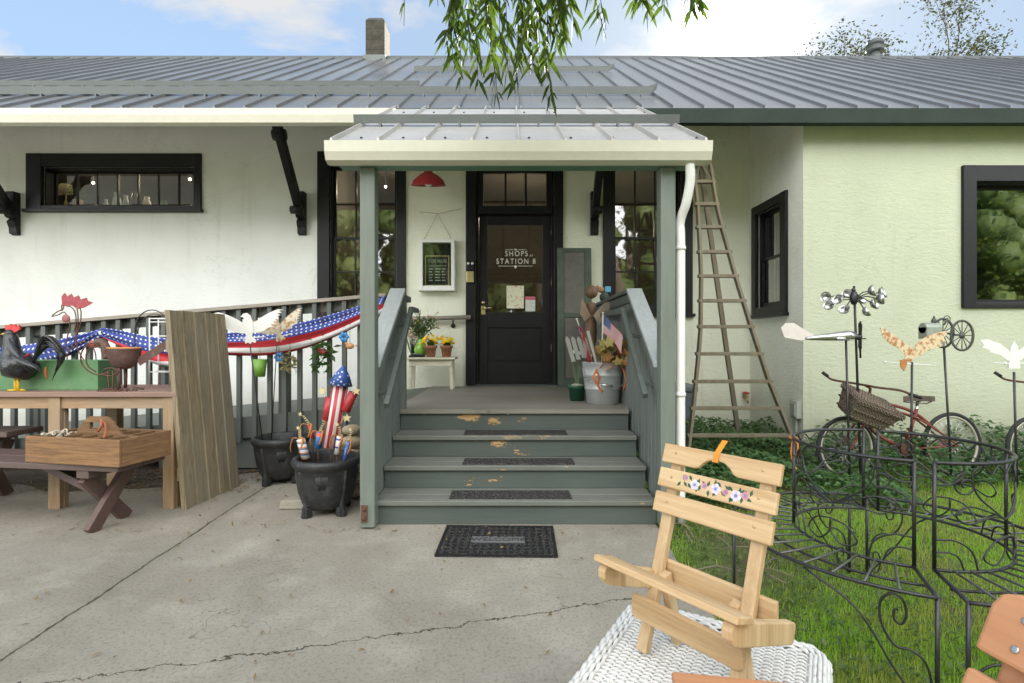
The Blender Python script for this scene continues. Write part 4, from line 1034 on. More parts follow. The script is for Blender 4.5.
flag('small_flag','small stars and stripes flag rolled close to its leaning stick in the bucket',(gx-.02,gy+.05,gz+.2),(PX(577,4.7),4.72,PZ(319,4.7)),.09,.15,.14,GF,(.45,-.3,-.8))
flag('small_flag','small stars and stripes flag drooping behind the opened one',(gx+.03,gy+.06,gz+.2),(PX(611,4.85),4.85,PZ(324,4.85)),.17,.14,.12,GF,(.5,.3,-.8))
b = MB(); b.bar((gx-.03,gy-.05,gz+.25),(PX(588,4.62),4.62,PZ(331,4.62)),.028,.012); tagmesh(b,'painted_stick',plain('grey_stick',(0.50,0.47,0.42),0.7),'flat grey painted stick leaning left out of the metal bucket','stick')
b = MB(); b.bar((gx-.08,gy,gz+.25),(PX(580,4.75),4.75,PZ(327,4.75)),.05,.012); tagmesh(b,'painted_stick',M['red'],'flat red painted stick leaning left beside the rolled flag','stick')
# slatted white sign board
t = thing('picket_sign', 'pale slatted little picket sign tucked in on the left of the bucket', 'sign', (PX(582,4.9),4.9,gz+.2))
for i in range(4):
    o_ = PX(571.5+i*5.2,4.9); b = MB(); b.prism([(0,0),(.038,0),(.038,.21-.02*i),(.019,.24-.02*i),(0,.21-.02*i)],(o_,4.9,PZ(362-2*i,4.9)),(1,0,.15),(-.28,0,1),.01); b.build('slat', plain('whitewash',(0.36,0.37,0.33),0.8,0.15,20), t)
b = MB(); b.bar((PX(570,4.91),4.912,PZ(351,4.91)),(PX(592,4.91),4.912,PZ(356,4.91)),.01,.03); b.build('crossbar', M['white_paint'], t)
# autumn leaves and ribbon
M['maple'] = leafmat('silk_maple_leaves',(0.46,0.44,0.15),(0.46,0.20,0.08),trans=.2)
t = thing('maple_sprays', 'olive and rust coloured silk maple leaves spilling over the bucket rim', 'leaf spray', (gx,gy,gz+.3))
star = []
for i in range(10):
    a = PI/2+i*PI/5; rr = [1,.42,.85,.40,.62,.30,.62,.40,.85,.42][i]; star.append((rr*math.cos(a),rr*math.sin(a)))
b = MB(); tw = MB()
for i in range(46):
    a = rnd.choice((rnd.uniform(-.75,0),rnd.uniform(.2,1.55),rnd.uniform(.5,1.55))); c = Vector((gx+.03+a*.17,gy-.17+rnd.uniform(-.10,.12),gz+.41+rnd.uniform(-.03,.15)-abs(a)*.02)); s_ = rnd.uniform(.045,.095)
    e1 = (Vector((1,0,0))+rv(.7)).normalized(); e2 = Vector((0,-.35,1))+rv(.6); e2=(e2-e1*e2.dot(e1)).normalized()
    b.prism([(x_*s_,y_*s_) for x_,y_ in star],c,e1,e2,.0015)
    tw.tube([(gx,gy,gz+.22),(c+Vector((gx,gy,gz+.25)))/2+Vector((0,0,.05)),c],.003,5)
b.build('leaf', M['maple'], t, fix=False); tw.build('twig', M['rust'], t)
b = MB()
for pts in (((596,4.58,370),(599,4.55,378),(598,4.55,386),(603,4.56,392)),((597,4.58,369),(594,4.55,377),(597,4.55,384)),((622,4.64,366),(626,4.6,378),(624,4.6,390)),((600,4.6,368),(606,4.57,362),(612,4.58,366),(606,4.57,370))):
    b.tube(spline([P(x_,z_,y_) for x_,y_,z_ in pts],5),.012,6,flat=.15)
tagmesh(b,'orange_ribbon',plain('orange_ribbon_cloth',(0.62,0.16,0.03),0.6),'orange ribbon tied round the bucket rim and hanging down','ribbon')
# green pot with a red saucer perch
px_,py_ = PX(577,5.0),5.0
t = thing('plant_pot', 'dark green plant pot with pale moss beside the metal bucket', 'plant pot', (px_,py_,.667))
b = MB(); b.lathe([(.065,0.001),(.082,.12),(.088,.122),(.09,.15),(.08,.15),(.075,.13),(0,.128)],(px_,py_,.667),24); b.build('pot', plain('green_glaze',(0.018,0.085,0.045),0.35,0.15,12), t)
b = MB(); b.ball((px_,py_,.80),.07,14,sc=(1,1,.45)); b.build('moss', plain('pale_moss',(0.42,0.42,0.32),0.95,0.3,40,0.8,90), t)
b = MB(); b.bar((px_,py_,.80),(px_-.055,py_,1.10),.016,.016); b.bar((px_,py_,.80),(px_+.06,py_,1.10),.016,.016); b.bar((px_+.005,py_+.02,.80),(px_+.02,py_+.02,1.05),.05,.02); b.build('stake', plain('mossy_stakes',(0.12,0.17,0.10),0.8), t)
b = MB(); b.lathe([(0,0),(.06,0),(.085,.022),(.08,.026),(.05,.012),(0,.010)],(px_+.005,py_,1.095),22); b.build('red_saucer', M['red'], t)
# wooden ball figure
fx,fy = PX(591,5.35),5.35
t = thing('wooden_figure', 'tall brown figure of stacked wooden balls with wing shaped boards by the railing', 'figure', (fx,fy,.667))
b = MB(); wb = wood('turned_wood',(0.24,0.14,0.08),(0.12,0.07,0.04),'z',0.6)
b.lathe([(.045,.001),(.05,.10),(.03,.30),(.025,.44),(.055,.58),(.062,.66),(.055,.76),(.035,.81),(.04,.86),(.055,.90),(.04,.955),(.035,.96)],(fx,fy,.667),20); b.build('body', wb, t)
b = MB(); b.ball((fx+.005,fy,PZ(292,fy)),.068,18); b.build('head', wb, t)
b = MB(); b.prism([(0,0),(.11,.13),(.20,.15),(.16,.02),(.06,-.09)],(fx+.01,fy-.08,PZ(316,fy)),(1,0,0),(0,0,1),.012); b.build('wing_board', plain('pale_board',(0.42,0.34,0.26),0.8,0.2,14), t)
b = MB(); b.prism([(0,0),(-.07,.14),(-.09,.18),(-.11,.02),(-.06,-.06)],(fx-.01,fy-.06,PZ(316,fy)),(1,0,0),(0,0,1),.012); b.build('wing_board', plain('brown_board',(0.30,0.21,0.14),0.8,0.2,14), t)
# ornaments on the railing top
ox,oy,oz = PX(606,5.6),5.6,1.668
t = thing('bird_ornament', 'small ornament with a blue square and brown bird on the railing top', 'ornament', (ox,oy,oz))
b = MB(); b.lathe([(.045,.001),(.05,.05),(.035,.07),(.02,.09),(0,.09)],(ox-.02,oy,oz),14); b.build('base', plain('dark_moss_base',(0.06,0.07,0.05),0.8), t)
b = MB(); b.ball((ox-.055,oy,oz+.115),.034,12,sc=(1.2,1,1)); b.ball((ox-.09,oy-.005,oz+.14),.02,10); b.build('bird', plain('brown_feather',(0.34,0.20,0.11),0.7), t)
b = MB(); b.tube([(ox,oy,oz+.05),(ox+.02,oy,oz+.10)],.004,6); b.box(ox-.01,ox+.05,oy-.008,oy+.008,oz+.09,oz+.15); b.build('blue_square', plain('sky_blue_card',(0.10,0.36,0.58),0.5), t, 0.003)
b = MB(); b.tube([(ox+.02,oy,oz+.012),(ox+.09,oy-.02,oz+.02)],.010,8); b.build('red_twig', plain('red_twig',(0.45,0.16,0.08)), t)

# mats
for i,(a,b_,yy) in enumerate(((450,571,3.60),(463,574,3.88),(464,567,4.15))):
    m = MB(); zt4 = zs[i]+.0005; m.box(PX(a,yy),PX(b_,yy),ys[i]+.035,ys[i]+.225,zt4,zt4+.008)
    tagmesh(m,'step_mat',M['rubber'],'narrow black rubber step mat on the %s of the porch steps' % ['lowest','second lowest','third lowest'][i],'mat','black rubber mats on the porch steps',bevel=.003)
t = thing('door_mat','black rubber welcome mat strewn with leaf bits before the porch steps','door mat',(PX(498,3.2),3.24,0),(0,0,R(-1.2)))
m = MB(); m.box(-.352,.352,-.255,.235,.001,.009); mm = m.build('mat_base', M['rubber'], t, 0.004, world=False)
m = MB()
for A in ((-.352,.352,-.255,-.238),(-.352,.352,.218,.235),(-.352,-.335,-.238,.218),(.335,.352,-.238,.218)): m.box(A[0],A[1],A[2],A[3],.0095,.014)
for i in range(15):
    for j in range(9):
        x_,y_ = -.30+i*.043,-.205+j*.050
        if abs(x_)<.17 and abs(y_+.01)<.055: continue
        a = (i*7+j*13)%6
        m.tube([(x_+.017*c_,y_+.017*s_,.012) for c_,s_ in spiral(.25,1,1.0,a,8)],.0032,5)
m.build('mat_ribs', M['black_soft'], t, world=False)
m = MB(); m.box(-.165,.165,-.058,.04,.0095,.013); m.build('name_panel', plain('grey_worn_rubber',(0.13,0.13,0.13),0.7), t, 0.002, world=False)
o = lettering('WELCOME',.075,(0,-.009,.0137),Euler((0,0,0)),plain('black_letters',(0.02,0.02,0.02),0.6),None,sx=.92)
o.parent = mm

# ------------------------------------------------------------------ left side: tables, birds, planters
TX1 = PX(176,3.86); TZ = .862
t = thing('work_table', 'long weathered wooden table with pinkish brown top beside the leaning plank panel', 'table', (TX1-1.0,4.1,0))
for i in range(5):
    b = MB(); y0 = 3.83+i*.135; b.box(-4.9,TX1+.02,y0,y0+.131,TZ-.038,TZ); b.build('top_board', M['table_top'] if 'table_top' in M else M.setdefault('table_top', painted('pinkish_table_stain',(0.26,0.155,0.115),(0.40,0.30,0.20),'x',0.25)), t, 0.004)
b = MB(); b.box(-4.8,TX1-.06,3.862,3.885,TZ-.125,TZ-.039); b.box(-4.8,TX1-.06,4.43,4.452,TZ-.125,TZ-.039); b.build('apron', M['bench_wood_x'], t, 0.003)
for xx in (PX(49,3.86),TX1-.093,-4.75):
    for yy in (3.845,4.40):
        b = MB(); w_ = .092 if xx < -2.6 else .085; b.box(xx,xx+w_*.48,yy+.0405,yy+.075,0.001,TZ-.127); b.box(xx+w_*.5,xx+w_,yy+.041,yy+.08,0.001,TZ-.127); b.box(xx+.003,xx+w_-.003,yy-.005+.008,yy+.040,0.001,TZ-.039); b.build('leg', M['bench_wood_z'], t, 0.003)
# wine-brown benches
def wbench(label, loc, rz, L, W, H, n=2, X=True):
    t = thing('picnic_bench', label, 'bench', loc, (0,0,rz), 'wine brown picnic benches by the work table')
    for i in range(n):
        b = MB(); y0 = i*W/n; b.box(-L,0,y0+.003,y0+W/n-.003,H-.04,H); b.build('seat_board', M['wine_x'], t, 0.005, world=False)
    for xx in (-.24,-L+.24):
        b = MB(); b.bar((xx,0.04,.001),(xx,W-.06,H-.09),.045,.085,up=(0,1,0)); b.build('leg', M['wine_z'], t, 0.004, world=False)
        b = MB(); b.bar((xx-.05,W-.02,.001),(xx-.05,.05,H-.09),.045,.085,up=(0,1,0)); b.build('leg', M['wine_z'], t, 0.004, world=False)
        b = MB(); b.box(xx-.07,xx+.02,.01,W-.01,H-.09,H-.041); b.build('cleat', M['wine_x'], t, 0.004, world=False)
    b = MB(); b.bar((-.30,W/2,.22),(-.75,W/2,H-.045),.05,.09,up=(0,1,0)); b.build('brace', M['wine_x'], t, 0.004, world=False)
    return t
BR = R(-8)
wbench('wine brown picnic bench with crossed legs under the wooden tool caddy',(PX(150,3.45)-.10,3.30,0),BR,2.4,.38,.445)
wbench('wine brown picnic bench set back under the long table, partly hidden behind another bench',(PX(30,3.95)-.16,3.93,0),R(-3),1.8,.30,.55)
# tool caddy
cl = Vector((-2.435,3.255,.446)); cr = R(-11.5)
t = thing('tool_caddy', 'old wooden divided tool caddy with an arched hand slot standing on the picnic bench', 'tool caddy', cl, (0,0,cr))
M['caddy_x'] = wood('old_caddy_wood_x',(0.33,0.18,0.078),(0.085,0.043,0.02),'x',0.85,46,0.7,weather=(0.15,0.085,0.042))
M['caddy_y'] = wood('old_caddy_wood_y',(0.33,0.18,0.078),(0.085,0.043,0.02),'y',0.85,46,0.7,weather=(0.15,0.085,0.042))
L_,W_,H_ = .735,.385,.172
b = MB(); b.box(-L_,0,0,.018,0.001,H_); b.build('side_board', M['caddy_x'], t, 0.004, world=False)
b = MB(); b.box(-L_,0,W_-.018,W_,0.001,H_); b.build('side_board', M['caddy_x'], t, 0.004, world=False)
b = MB(); b.box(-.018,-.0005,.0185,W_-.0185,0.001,H_-.001); b.build('end_board', M['caddy_y'], t, 0.003, world=False)
b = MB(); b.box(-L_+.0005,-L_+.018,.0185,W_-.0185,0.001,H_-.001); b.build('end_board', M['caddy_y'], t, 0.003, world=False)
b = MB(); b.box(-L_+.018,-.018,.0185,W_-.0185,0.002,.014); b.build('bottom_board', M['caddy_x'], t, world=False)
for i in range(1,6):
    xx = -L_*i/6; b = MB(); b.box(xx-.007,xx+.007,.019,W_*.42,.0145,H_-.003); b.box(xx-.007,xx+.007,W_*.42+.02,W_-.019,.0145,H_-.003); b.build('divider', M['caddy_y'], t, 0.002, world=False)
b = MB(); yc = W_*.42+.01
pl = [(-L_+.02,.0145),(-.02,.0145),(-.02,H_-.01),(-.17,H_+.0),(-.27,H_+.105),(-.29,H_+.113),(-.42,H_+.113),(-.44,H_+.105),(-.53,H_+.0),(-L_+.02,H_-.01)]
hole = [(-.29,H_+.03),(-.29,H_+.075),(-.42,H_+.075),(-.42,H_+.03)]
# board with a slot, as four convex pieces
for poly in ([(-L_+.02,.0145),(-.02,.0145),(-.02,H_-.01),(-.17,H_),(-.195,H_+.03),(-.515,H_+.03),(-.53,H_),(-L_+.02,H_-.01)],
             [(-.195,H_+.0302),(-.236,H_+.075),(-.29,H_+.075),(-.29,H_+.0302)],[(-.42,H_+.0302),(-.42,H_+.075),(-.474,H_+.075),(-.515,H_+.0302)],
             [(-.236,H_+.0752),(-.27,H_+.105),(-.29,H_+.113),(-.42,H_+.113),(-.44,H_+.105),(-.474,H_+.0752)]):
    b.prism(poly,(0,yc,0),(1,0,0),(0,0,1),.018)
b.build('handle_board', M['caddy_x'], t, world=False)
RZ = Matrix.Rotation(cr,3,'Z')
b = MB(); 
for pts in (((-.30,.14,H_+.09),(-.255,.13,H_+.075),(-.24,.12,H_+.02),(-.22,.09,H_-.01)),((-.30,.14,H_+.10),(-.285,.13,H_+.06),(-.31,.125,H_+.02))):
    b.tube([cl+RZ@Vector(p) for p in spline(pts,4)],.007,6,flat=.2)
tagmesh(b,'orange_tag',plain('orange_tag_ribbon',(0.45,0.13,0.05),0.6),'faded orange ribbon tied to the hand slot of the wooden tool caddy','ribbon')
b = MB()
for i in range(14):
    c = Vector((-.60+rnd.uniform(-.07,.10),.10+rnd.uniform(-.06,.12),H_-.03+rnd.uniform(0,.045)))
    b.tube([cl+RZ@(c+Vector((.035*math.cos(a)*rnd.uniform(.6,1),.035*math.sin(a),.010*math.sin(a*2+i)))) for a in [j*.6 for j in range(9)]],.0055,6)
tagmesh(b,'cotton_rope',plain('cotton_rope',(0.50,0.44,0.34),0.9,0.2,60),'coil of pale cotton rope lying in the left end of the wooden tool caddy','rope')
# leaning plank panel
t = thing('plank_panel', 'tall panel of five weathered planks leaning against the end of the long table', 'panel', (-2.36,4.15,0))
top_off = -.125; H2 = 1.462
for i in range(5):
    y0,y1 = 3.832+i*.131,3.832+i*.131+.1307; zt5 = H2+(.0 if i else -.002)
    b = MB(); xb = -2.382+.059*(i+.5)/5
    b.add([(xb-.036,y0,.001),(xb,y0,.001),(xb,y1,.001),(xb-.036,y1,.001),(xb+top_off-.036,y0,zt5),(xb+top_off,y0,zt5),(xb+top_off,y1,zt5),(xb+top_off-.036,y1,zt5)],
      [(0,3,2,1),(4,5,6,7),(0,1,5,4),(1,2,6,5),(2,3,7,6),(3,0,4,7)]); b.build('plank', M['old_plank_z'], t)
for zz_ in (.25,1.2):
    b = MB(); xx = -2.36+top_off*zz_/H2; b.box(xx-.085,xx-.040,3.86,4.46,zz_-.05,zz_+.05); b.build('batten', M['bench_wood_x'], t, 0.003)
# green trough
gx1 = PX(98,3.97); gz1 = TZ+.225
t = thing('green_trough', 'long plain green planter trough standing on the work table', 'planter', (gx1-.5,4.1,TZ))
gm = plain('green_planter_paint',(0.105,0.235,0.10),0.55,0.14,6,scuff=.35)
b = MB(); b.box(-4.6,gx1,3.97,3.985,TZ+.001,gz1); b.box(-4.6,gx1,4.165,4.18,TZ+.001,gz1); b.box(gx1-.015,gx1-.0005,3.9855,4.1645,TZ+.001,gz1-.001); b.box(-4.6,gx1-.016,3.9855,4.1645,TZ+.002,TZ+.015); b.build('trough_body', gm, t, 0.003)
b = MB(); b.box(-4.59,gx1-.016,3.987,4.163,TZ+.016,gz1-.05); b.build('soil_fill', M['soil'], t)

# birds on the table
def feather(mb, pts, w, m=0):
    pts = spline(pts,5); k_ = len(pts)
    rs = [max(.002,w*math.sin(PI*min(1,(.12+.85*i/(k_-1)))))for i in range(k_)]
    mb.tube(pts, rs, 6, flat=.28, m=m)
ry = 3.90
def RP(px,py,dy=0): return P(px,py,ry+dy)
t = thing('metal_rooster', 'glossy black metal rooster with red comb and yellow legs on the work table', 'garden figure', RP(20,392))
ebony = plain('black_enamel_feathers',(0.018,0.019,0.021),0.16,0.4,18,0.7,45,scuff=.2)
b = MB()
b.tube([RP(8,331),RP(11,337),RP(12,348),RP(12,357),RP(17,365),RP(27,367),RP(37,366)],[.022,.043,.052,.075,.112,.098,.03],14)
b.ball(RP(10.5,334),.035,12)
body = b.build('body', ebony, t)
b = MB()
for i in range(16):
    a = i/15; feather(b,[RP(33,362,.03*math.sin(i)),RP(42+7*a,352-16*math.sin(a*2.6),.03*math.cos(i*2)),RP(50+13*math.sin(a*2.2),346+a*12,.03*math.sin(i*3)),RP(61-9*a,350+a*31,.02*math.cos(i))],.024)
b.build('tail', ebony, t)
b = MB()
for i in range(9): feather(b,[RP(12+i*1.5,355+i*.6,-.10),RP(19+i*2,361+i*.7,-.125),RP(27+i*2,370+(i%3)*1.5,-.095)],.021)
for i in range(8): feather(b,[RP(9+i,338+i*1.5,-.04),RP(10+i,347+i,-.06),RP(10+i*1.6,357+i*.4,-.07)],.010)
b.build('feather', plain('grey_black_feathers',(0.045,0.048,0.05),0.3,0.5,40,0.2,60), t)
b = MB(); b.prism([(-.045,0),(-.05,.035),(-.03,.026),(-.012,.045),(.004,.028),(.022,.042),(.036,.022),(.055,.036),(.06,.005),(.02,-.02)],RP(12.5,330),(1,0,0),(0,0,1),.014); b.prism([(0,0),(.018,-.005),(.014,-.06),(.002,-.05)],RP(6,336),(1,0,0),(0,0,1),.02); b.build('comb', plain('bright_red',(0.55,0.03,0.03),0.4), t)
b = MB(); b.lathe([(.013,0),(0,.045)],RP(6,333.5),8,axis=(-1,0,-.15)); b.build('beak', plain('yellow_beak',(0.65,0.40,0.05)), t)
for dx_ in (-.6,2.2):
    b = MB(); b.tube([RP(16+dx_,377),RP(16.5+dx_,392)-Vector((0,0,-.004))],.011,8); f0 = RP(16.5+dx_,392); f0.z = TZ+.008
    for a in (2.4,3.1,3.8,0.2): b.tube([f0,f0+Vector((.045*math.cos(a),.045*math.sin(a),-.001))],.007,6)
    b.build('leg', plain('yellow_legs',(0.68,0.45,0.03),0.45), t)
b = MB(); feather(b,[RP(46,367,-.02),RP(46,373,-.02),RP(47,380,-.02)],.016); b.build('orange_feather', plain('orange_feather',(0.50,0.16,0.05),0.5), t)
b = MB(); feather(b,[RP(24,358,-.08),RP(27,356,-.085),RP(30,353,-.08)],.016); b.build('red_feather', plain('crimson_feather',(0.38,0.03,0.07),0.4), t)
# wire rooster behind
wy = 4.36
def WP(px,py,dy=0): return P(px,py,wy+dy)
t = thing('wire_rooster', 'rusty wire outline rooster with a red sheet metal comb behind the green trough', 'garden figure', (WP(80,385).x,wy,TZ))
b = MB(); wr = .0045
for pts in ([(52,316),(57,312),(63,309),(64,306),(68,303)],[(52,316.5),(58,315),(64,312),(67,316)],[(62,311),(62,305),(67,302),(73,303),(77,309),(78,318),(77,330),(73,345),(67,358),(72,368),(85,373)],[(66,306),(71,307),(75,312),(76,322),(74,332)],
            [(78,303),(81,312),(80,326),(76,338),(79,352),(88,365),(98,374)],[(68,317),(70,325),(68,334),(66,345),(68,352)],[(72,350),(80,342),(90,344),(95,352),(96,364),(94,376)],[(84,373),(84,384),(83,390)],[(95,375),(95,390)]):
    b.tube([WP(x_,y_) for x_,y_ in [(p.x,p.z) for p in spline([(q[0],0,q[1]) for q in pts],5)]],wr,6)
for px in (83,95):
    f0 = WP(px,388); f0.z = TZ+.006
    b.tube([WP(px,386),f0],wr,6)
    for a in (3.6,2.7,4.4): b.tube([f0,f0+Vector((.07*math.cos(a),.07*math.sin(a)*.6,0))],wr,6)
b.build('wire_body', M['rust'], t)
b = MB(); b.prism([(-.125,-.035),(-.13,.045),(-.105,.075),(-.085,.045),(-.05,.068),(-.03,.035),(.01,.055),(.025,.02),(.075,.035),(.085,.01),(.13,-.005),(.06,-.045),(.0,-.06),(-.04,-.03)],WP(77.5,302),(1,0,0),(0,0,1),.008); b.build('comb', plain('faded_red_comb',(0.34,0.05,0.06),0.6,0.25,20,scuff=.5), t)
b = MB(); b.ball(WP(66,318.5),.036,12,sc=(1,.3,.95)); b.build('wattle', plain('dull_red_wattle',(0.30,0.10,0.10),0.6,0.3,20), t)
# brown turkey planter
by_ = 3.93
def BP(px,py,dy=0): return P(px,py,by_+dy)
t = thing('bird_planter', 'rusty brown long legged sheet metal bird planter with raised tail on the work table', 'garden figure', (BP(125,391).x,by_,TZ))
br = plain('rust_brown_sheet',(0.105,0.052,0.040),0.65,0.3,12,0.3,90,scuff=.45)
b = MB(); c = BP(124,352); b.lathe([(.0,-.128),(.04,-.126),(.08,-.10),(.107,-.05),(.120,.02),(.124,.028),(.112,.024),(.09,-.04),(.0,-.05)],c,24,sy=.75); b.build('bowl_body', br, t)
b = MB(); b.tube(spline([(BP(108,358)),BP(106,352),BP(105,346),BP(101,342),BP(96,343)],4),[.03]*4+[.032]*4+[.03]*4+[.03]*4+[.022],10); b.build('neck', br, t)
b = MB(); b.ball(BP(95,344),.034,12,sc=(1.25,.8,.9)); b.lathe([(.012,0),(0,.06)],BP(91.5,345),8,axis=(-1,0,-.2)); b.build('head', plain('red_rust',(0.30,0.075,0.045),0.6,0.3,30), t)
b = MB(); b.prism([(0,0),(.26,.165),(.20,.06),(.03,-.05)],BP(136,359),(1,.05,0),(0,0,1),.006); b.build('tail', br, t)
b = MB(); b.lathe([(.112,.0),(.119,.008),(.112,.02)],c+Vector((0,0,.016)),24,sy=.75); b.build('orange_rim', plain('orange_rust_rim',(0.55,0.22,0.04),0.6), t)
for lx,dy_ in ((119,-.03),(125.5,.03)):
    b = MB(); f0 = BP(lx,390,dy_); f0.z = TZ+.008; b.tube([BP(lx,368,dy_),f0],[.014,.011],10)
    for a in (3.5,2.8,5.6,.3): b.tube([f0,f0+Vector((.07*math.cos(a),.05*math.sin(a),.012)),f0+Vector((.125*math.cos(a),.09*math.sin(a),-.003))],.006,6)
    b.build('leg', br, t)
t = thing('wire_bird', 'small rusty wire bird with looped neck standing before the trough end', 'garden figure', (BP(108,390,-.04).x,by_-.04,TZ))
b = MB()
for pts in ([(100,348),(94,343),(86,346),(81,354),(82,364),(90,372),(100,375),(110,371)],[(97,347),(90,348),(86,356),(88,366),(96,372)],[(108,372),(109,390)],[(113,371),(113,389)],[(104,369),(112,368),(118,372),(110,376),(101,374)]):
    b.tube([BP(p.x,p.z,-.05) for p in spline([(q[0],0,q[1]) for q in pts],5)],.005,6)
for lx in (109,113):
    f0 = BP(lx,391,-.05); f0.z = TZ+.006; b.tube([BP(lx,389,-.05),f0],.005,6)
    for a in (3.4,2.5,5.8): b.tube([f0,f0+Vector((.08*math.cos(a),.06*math.sin(a),.0))],.005,6)
b.build('wire_body', M['rust'], t)
# white wire plant stand
sy_ = 4.33; X0,X1 = PX(149.5,sy_),PX(169.5,sy_)
t = thing('wire_shelf', 'thin white wire plant shelf behind the brown bird planter', 'plant stand', ((X0+X1)/2,sy_,TZ))
b = MB()
for xx in (X0,X1):
    for yy in (sy_,sy_+.11): b.tube([(xx,yy,TZ+.001),(xx,yy,PZ(318,sy_))],.0055,6)
for py in (318.5,336,372):
    z_ = PZ(py,sy_)
    b.tube([(X0,sy_,z_),(X1,sy_,z_),(X1,sy_+.11,z_),(X0,sy_+.11,z_)],.005,6,closed=True)
    for q in range(1,4): b.tube([(X0+(X1-X0)*q/4,sy_,z_),(X0+(X1-X0)*q/4,sy_+.11,z_)],.003,5)
b.tube([(X0,sy_,PZ(322,sy_)),(X1,sy_,PZ(322,sy_))],.005,6)
b.build('wire_frame', M['white_metal'], t)
t = thing('wire_hoop', 'thin dark wire hoop arching behind the white wire shelf', 'hoop', (PX(152,4.45),4.45,TZ))
b = MB(); b.tube([P(152+17*math.cos(PI*i/24),330-20*math.sin(PI*i/24),4.45) for i in range(25)]+[Vector((PX(135,4.45),4.45,TZ+.001))],.005,6); b.tube([P(169,330,4.45),Vector((PX(169,4.45),4.45,TZ+.001))],.005,6)
b.tube([P(155+17*math.cos(PI*i/24),334-20*math.sin(PI*i/24),4.47) for i in range(25)],.004,6); b.build('hoop_wire', M['black_iron'], t)

# planters
pot_m = plain('black_resin',(0.022,0.022,0.023),0.55,0.3,9,0.3,70,scuff=.30)
def planter(label, cx, cy, rz):
    t = thing('urn_planter', label, 'planter', (cx,cy,0), (0,0,rz), 'black footed urn planters by the steps')
    b = MB(); b.lathe([(.0,.045),(.13,.045),(.168,.08),(.198,.17),(.214,.27),(.218,.335),(.232,.345),(.243,.37),(.236,.395),(.218,.402),(.205,.385),(.20,.33),(.19,.30)],(0,0,0),40); pb = b.build('bowl', pot_m, t, world=False)
    b = MB(); b.lathe([(0,.322),(.203,.318)],(0,0,0),30); b.build('soil_fill', M['soil'], t, world=False)
    for q in range(4):
        a = q*PI/2+PI/4; b = MB(); c_,s_ = math.cos(a),math.sin(a)
        b.bar((.165*c_,.165*s_,.001),(.160*c_,.160*s_,.07),.06,.05,up=(c_,s_,0)); 
        b.tube([(.185*c_,.185*s_,.002),(.168*c_,.168*s_,.10),(.197*c_,.197*s_,.22),(.215*c_,.215*s_,.33)],[.022,.020,.018,.014],8); b.build('foot', pot_m, t, 0.006, world=False)
    for q in range(4):
        b = MB(); a = q*PI/2; 
        for k_ in range(-3,4):
            aa = a+k_*.06; z1_ = .30; b.tube([((.212)*math.cos(aa),(.212)*math.sin(aa),z1_),((.200-.002*abs(k_))*math.cos(a+k_*.03),(.200)*math.sin(a+k_*.03),.22-.004*abs(k_))],.007,6)
        b.build('relief', pot_m, pb, world=False)
    return t
PF,PB_ = (PX(327,3.80),3.80),(PX(281,4.62),4.62)
planter('black footed urn planter holding the firework decorations beside the porch post',PF[0],PF[1],R(10))
planter('black footed urn planter with the eagle stakes against the ramp skirt',PB_[0],PB_[1],R(25))
# firework decorations in the front planter
def FP(px,py,dy=0): return P(px,py,PF[1]+dy)
def stake_to(mb, p): mb.tube([(p.x,p.y,.318),p],.0035,6)
stripe = NT('flag_stripes'); _x = stripe.sep()
_ang = stripe.math('ARCTAN2', _x[1], _x[0])
stripe_m = stripe.done(stripe.mix(stripe.math('GREATER_THAN', stripe.math('SINE', stripe.math('MULTIPLY', _ang, 7.0)), -0.1), (0.62,0.60,0.56), (0.46,0.03,0.05)), 0.45)
def spiralmat(name, c1, c2, c3=None, f=160.0, tw=1.0):
    t = NT(name); x_,y_,z_ = t.sep(); a = t.math('ARCTAN2', y_, x_)
    s_ = t.math('FRACT', t.math('ADD', t.math('MULTIPLY', z_, f/6.283), t.math('MULTIPLY', a, tw/6.283)))
    col = t.mix(t.math('GREATER_THAN', s_, 0.5), c1, c2)
    if c3: col = t.mix(t.math('GREATER_THAN', s_, 0.76), col, c3)
    return t.done(col, 0.5)
def dotmat(name, base, dot, scale):
    t = NT(name); v = t.voro(scale); return t.done(t.mix(t.ramp(v,0.30,0.27), base, dot), 0.5)
nose_m = dotmat('starry_nose',(0.03,0.08,0.30),(0.66,0.64,0.62),38)
RB,RT = FP(330.5,447),FP(340.5,385)
t = thing('rocket_ornament', 'big red and white striped tin rocket with starry blue nose in the front urn', 'firework ornament', RB)
def alongobj(name, mats, parent, base, axis, prof, n_=18):
    """lathe whose own z axis lies along axis (a child with its own rotation)"""
    m = MB(); m.lathe(prof,(0,0,0),n_); o = m.build(name, mats, parent, world=False)
    o.location = Vector(base)-parent.location; o.rotation_mode='QUATERNION'; o.rotation_quaternion = Vector((0,0,1)).rotation_difference(Vector(axis).normalized()); return o
ax = (RT-RB); Lr = ax.length
alongobj('tube_body', stripe_m, t, RB, ax, [(0,0),(.056,0),(.056,Lr),(0,Lr)], 32)
alongobj('nose_cone', nose_m, t, RT, ax, [(0,0),(.085,.001),(.05,.08),(.0,.15)], 28)
o_=FP(327.5,418); 
alongobj('side_tube', M['red'], t, FP(326.5,420,-.02), ax, [(0,0),(.033,0),(.033,.165),(0,.165)])
alongobj('side_tube', M['red'], t, FP(345.5,411,-.02), ax+Vector((.12,0,0)), [(0,0),(.033,0),(.033,.145),(0,.145)])
b = MB(); stake_to(b,RB); b.tube([(RB.x+.03,RB.y,.318),RB+Vector((.02,0,.02))],.0035,6); b.build('stake', M['rust'], t)
gold = plain('pale_gold_star',(0.62,0.50,0.26),0.5)
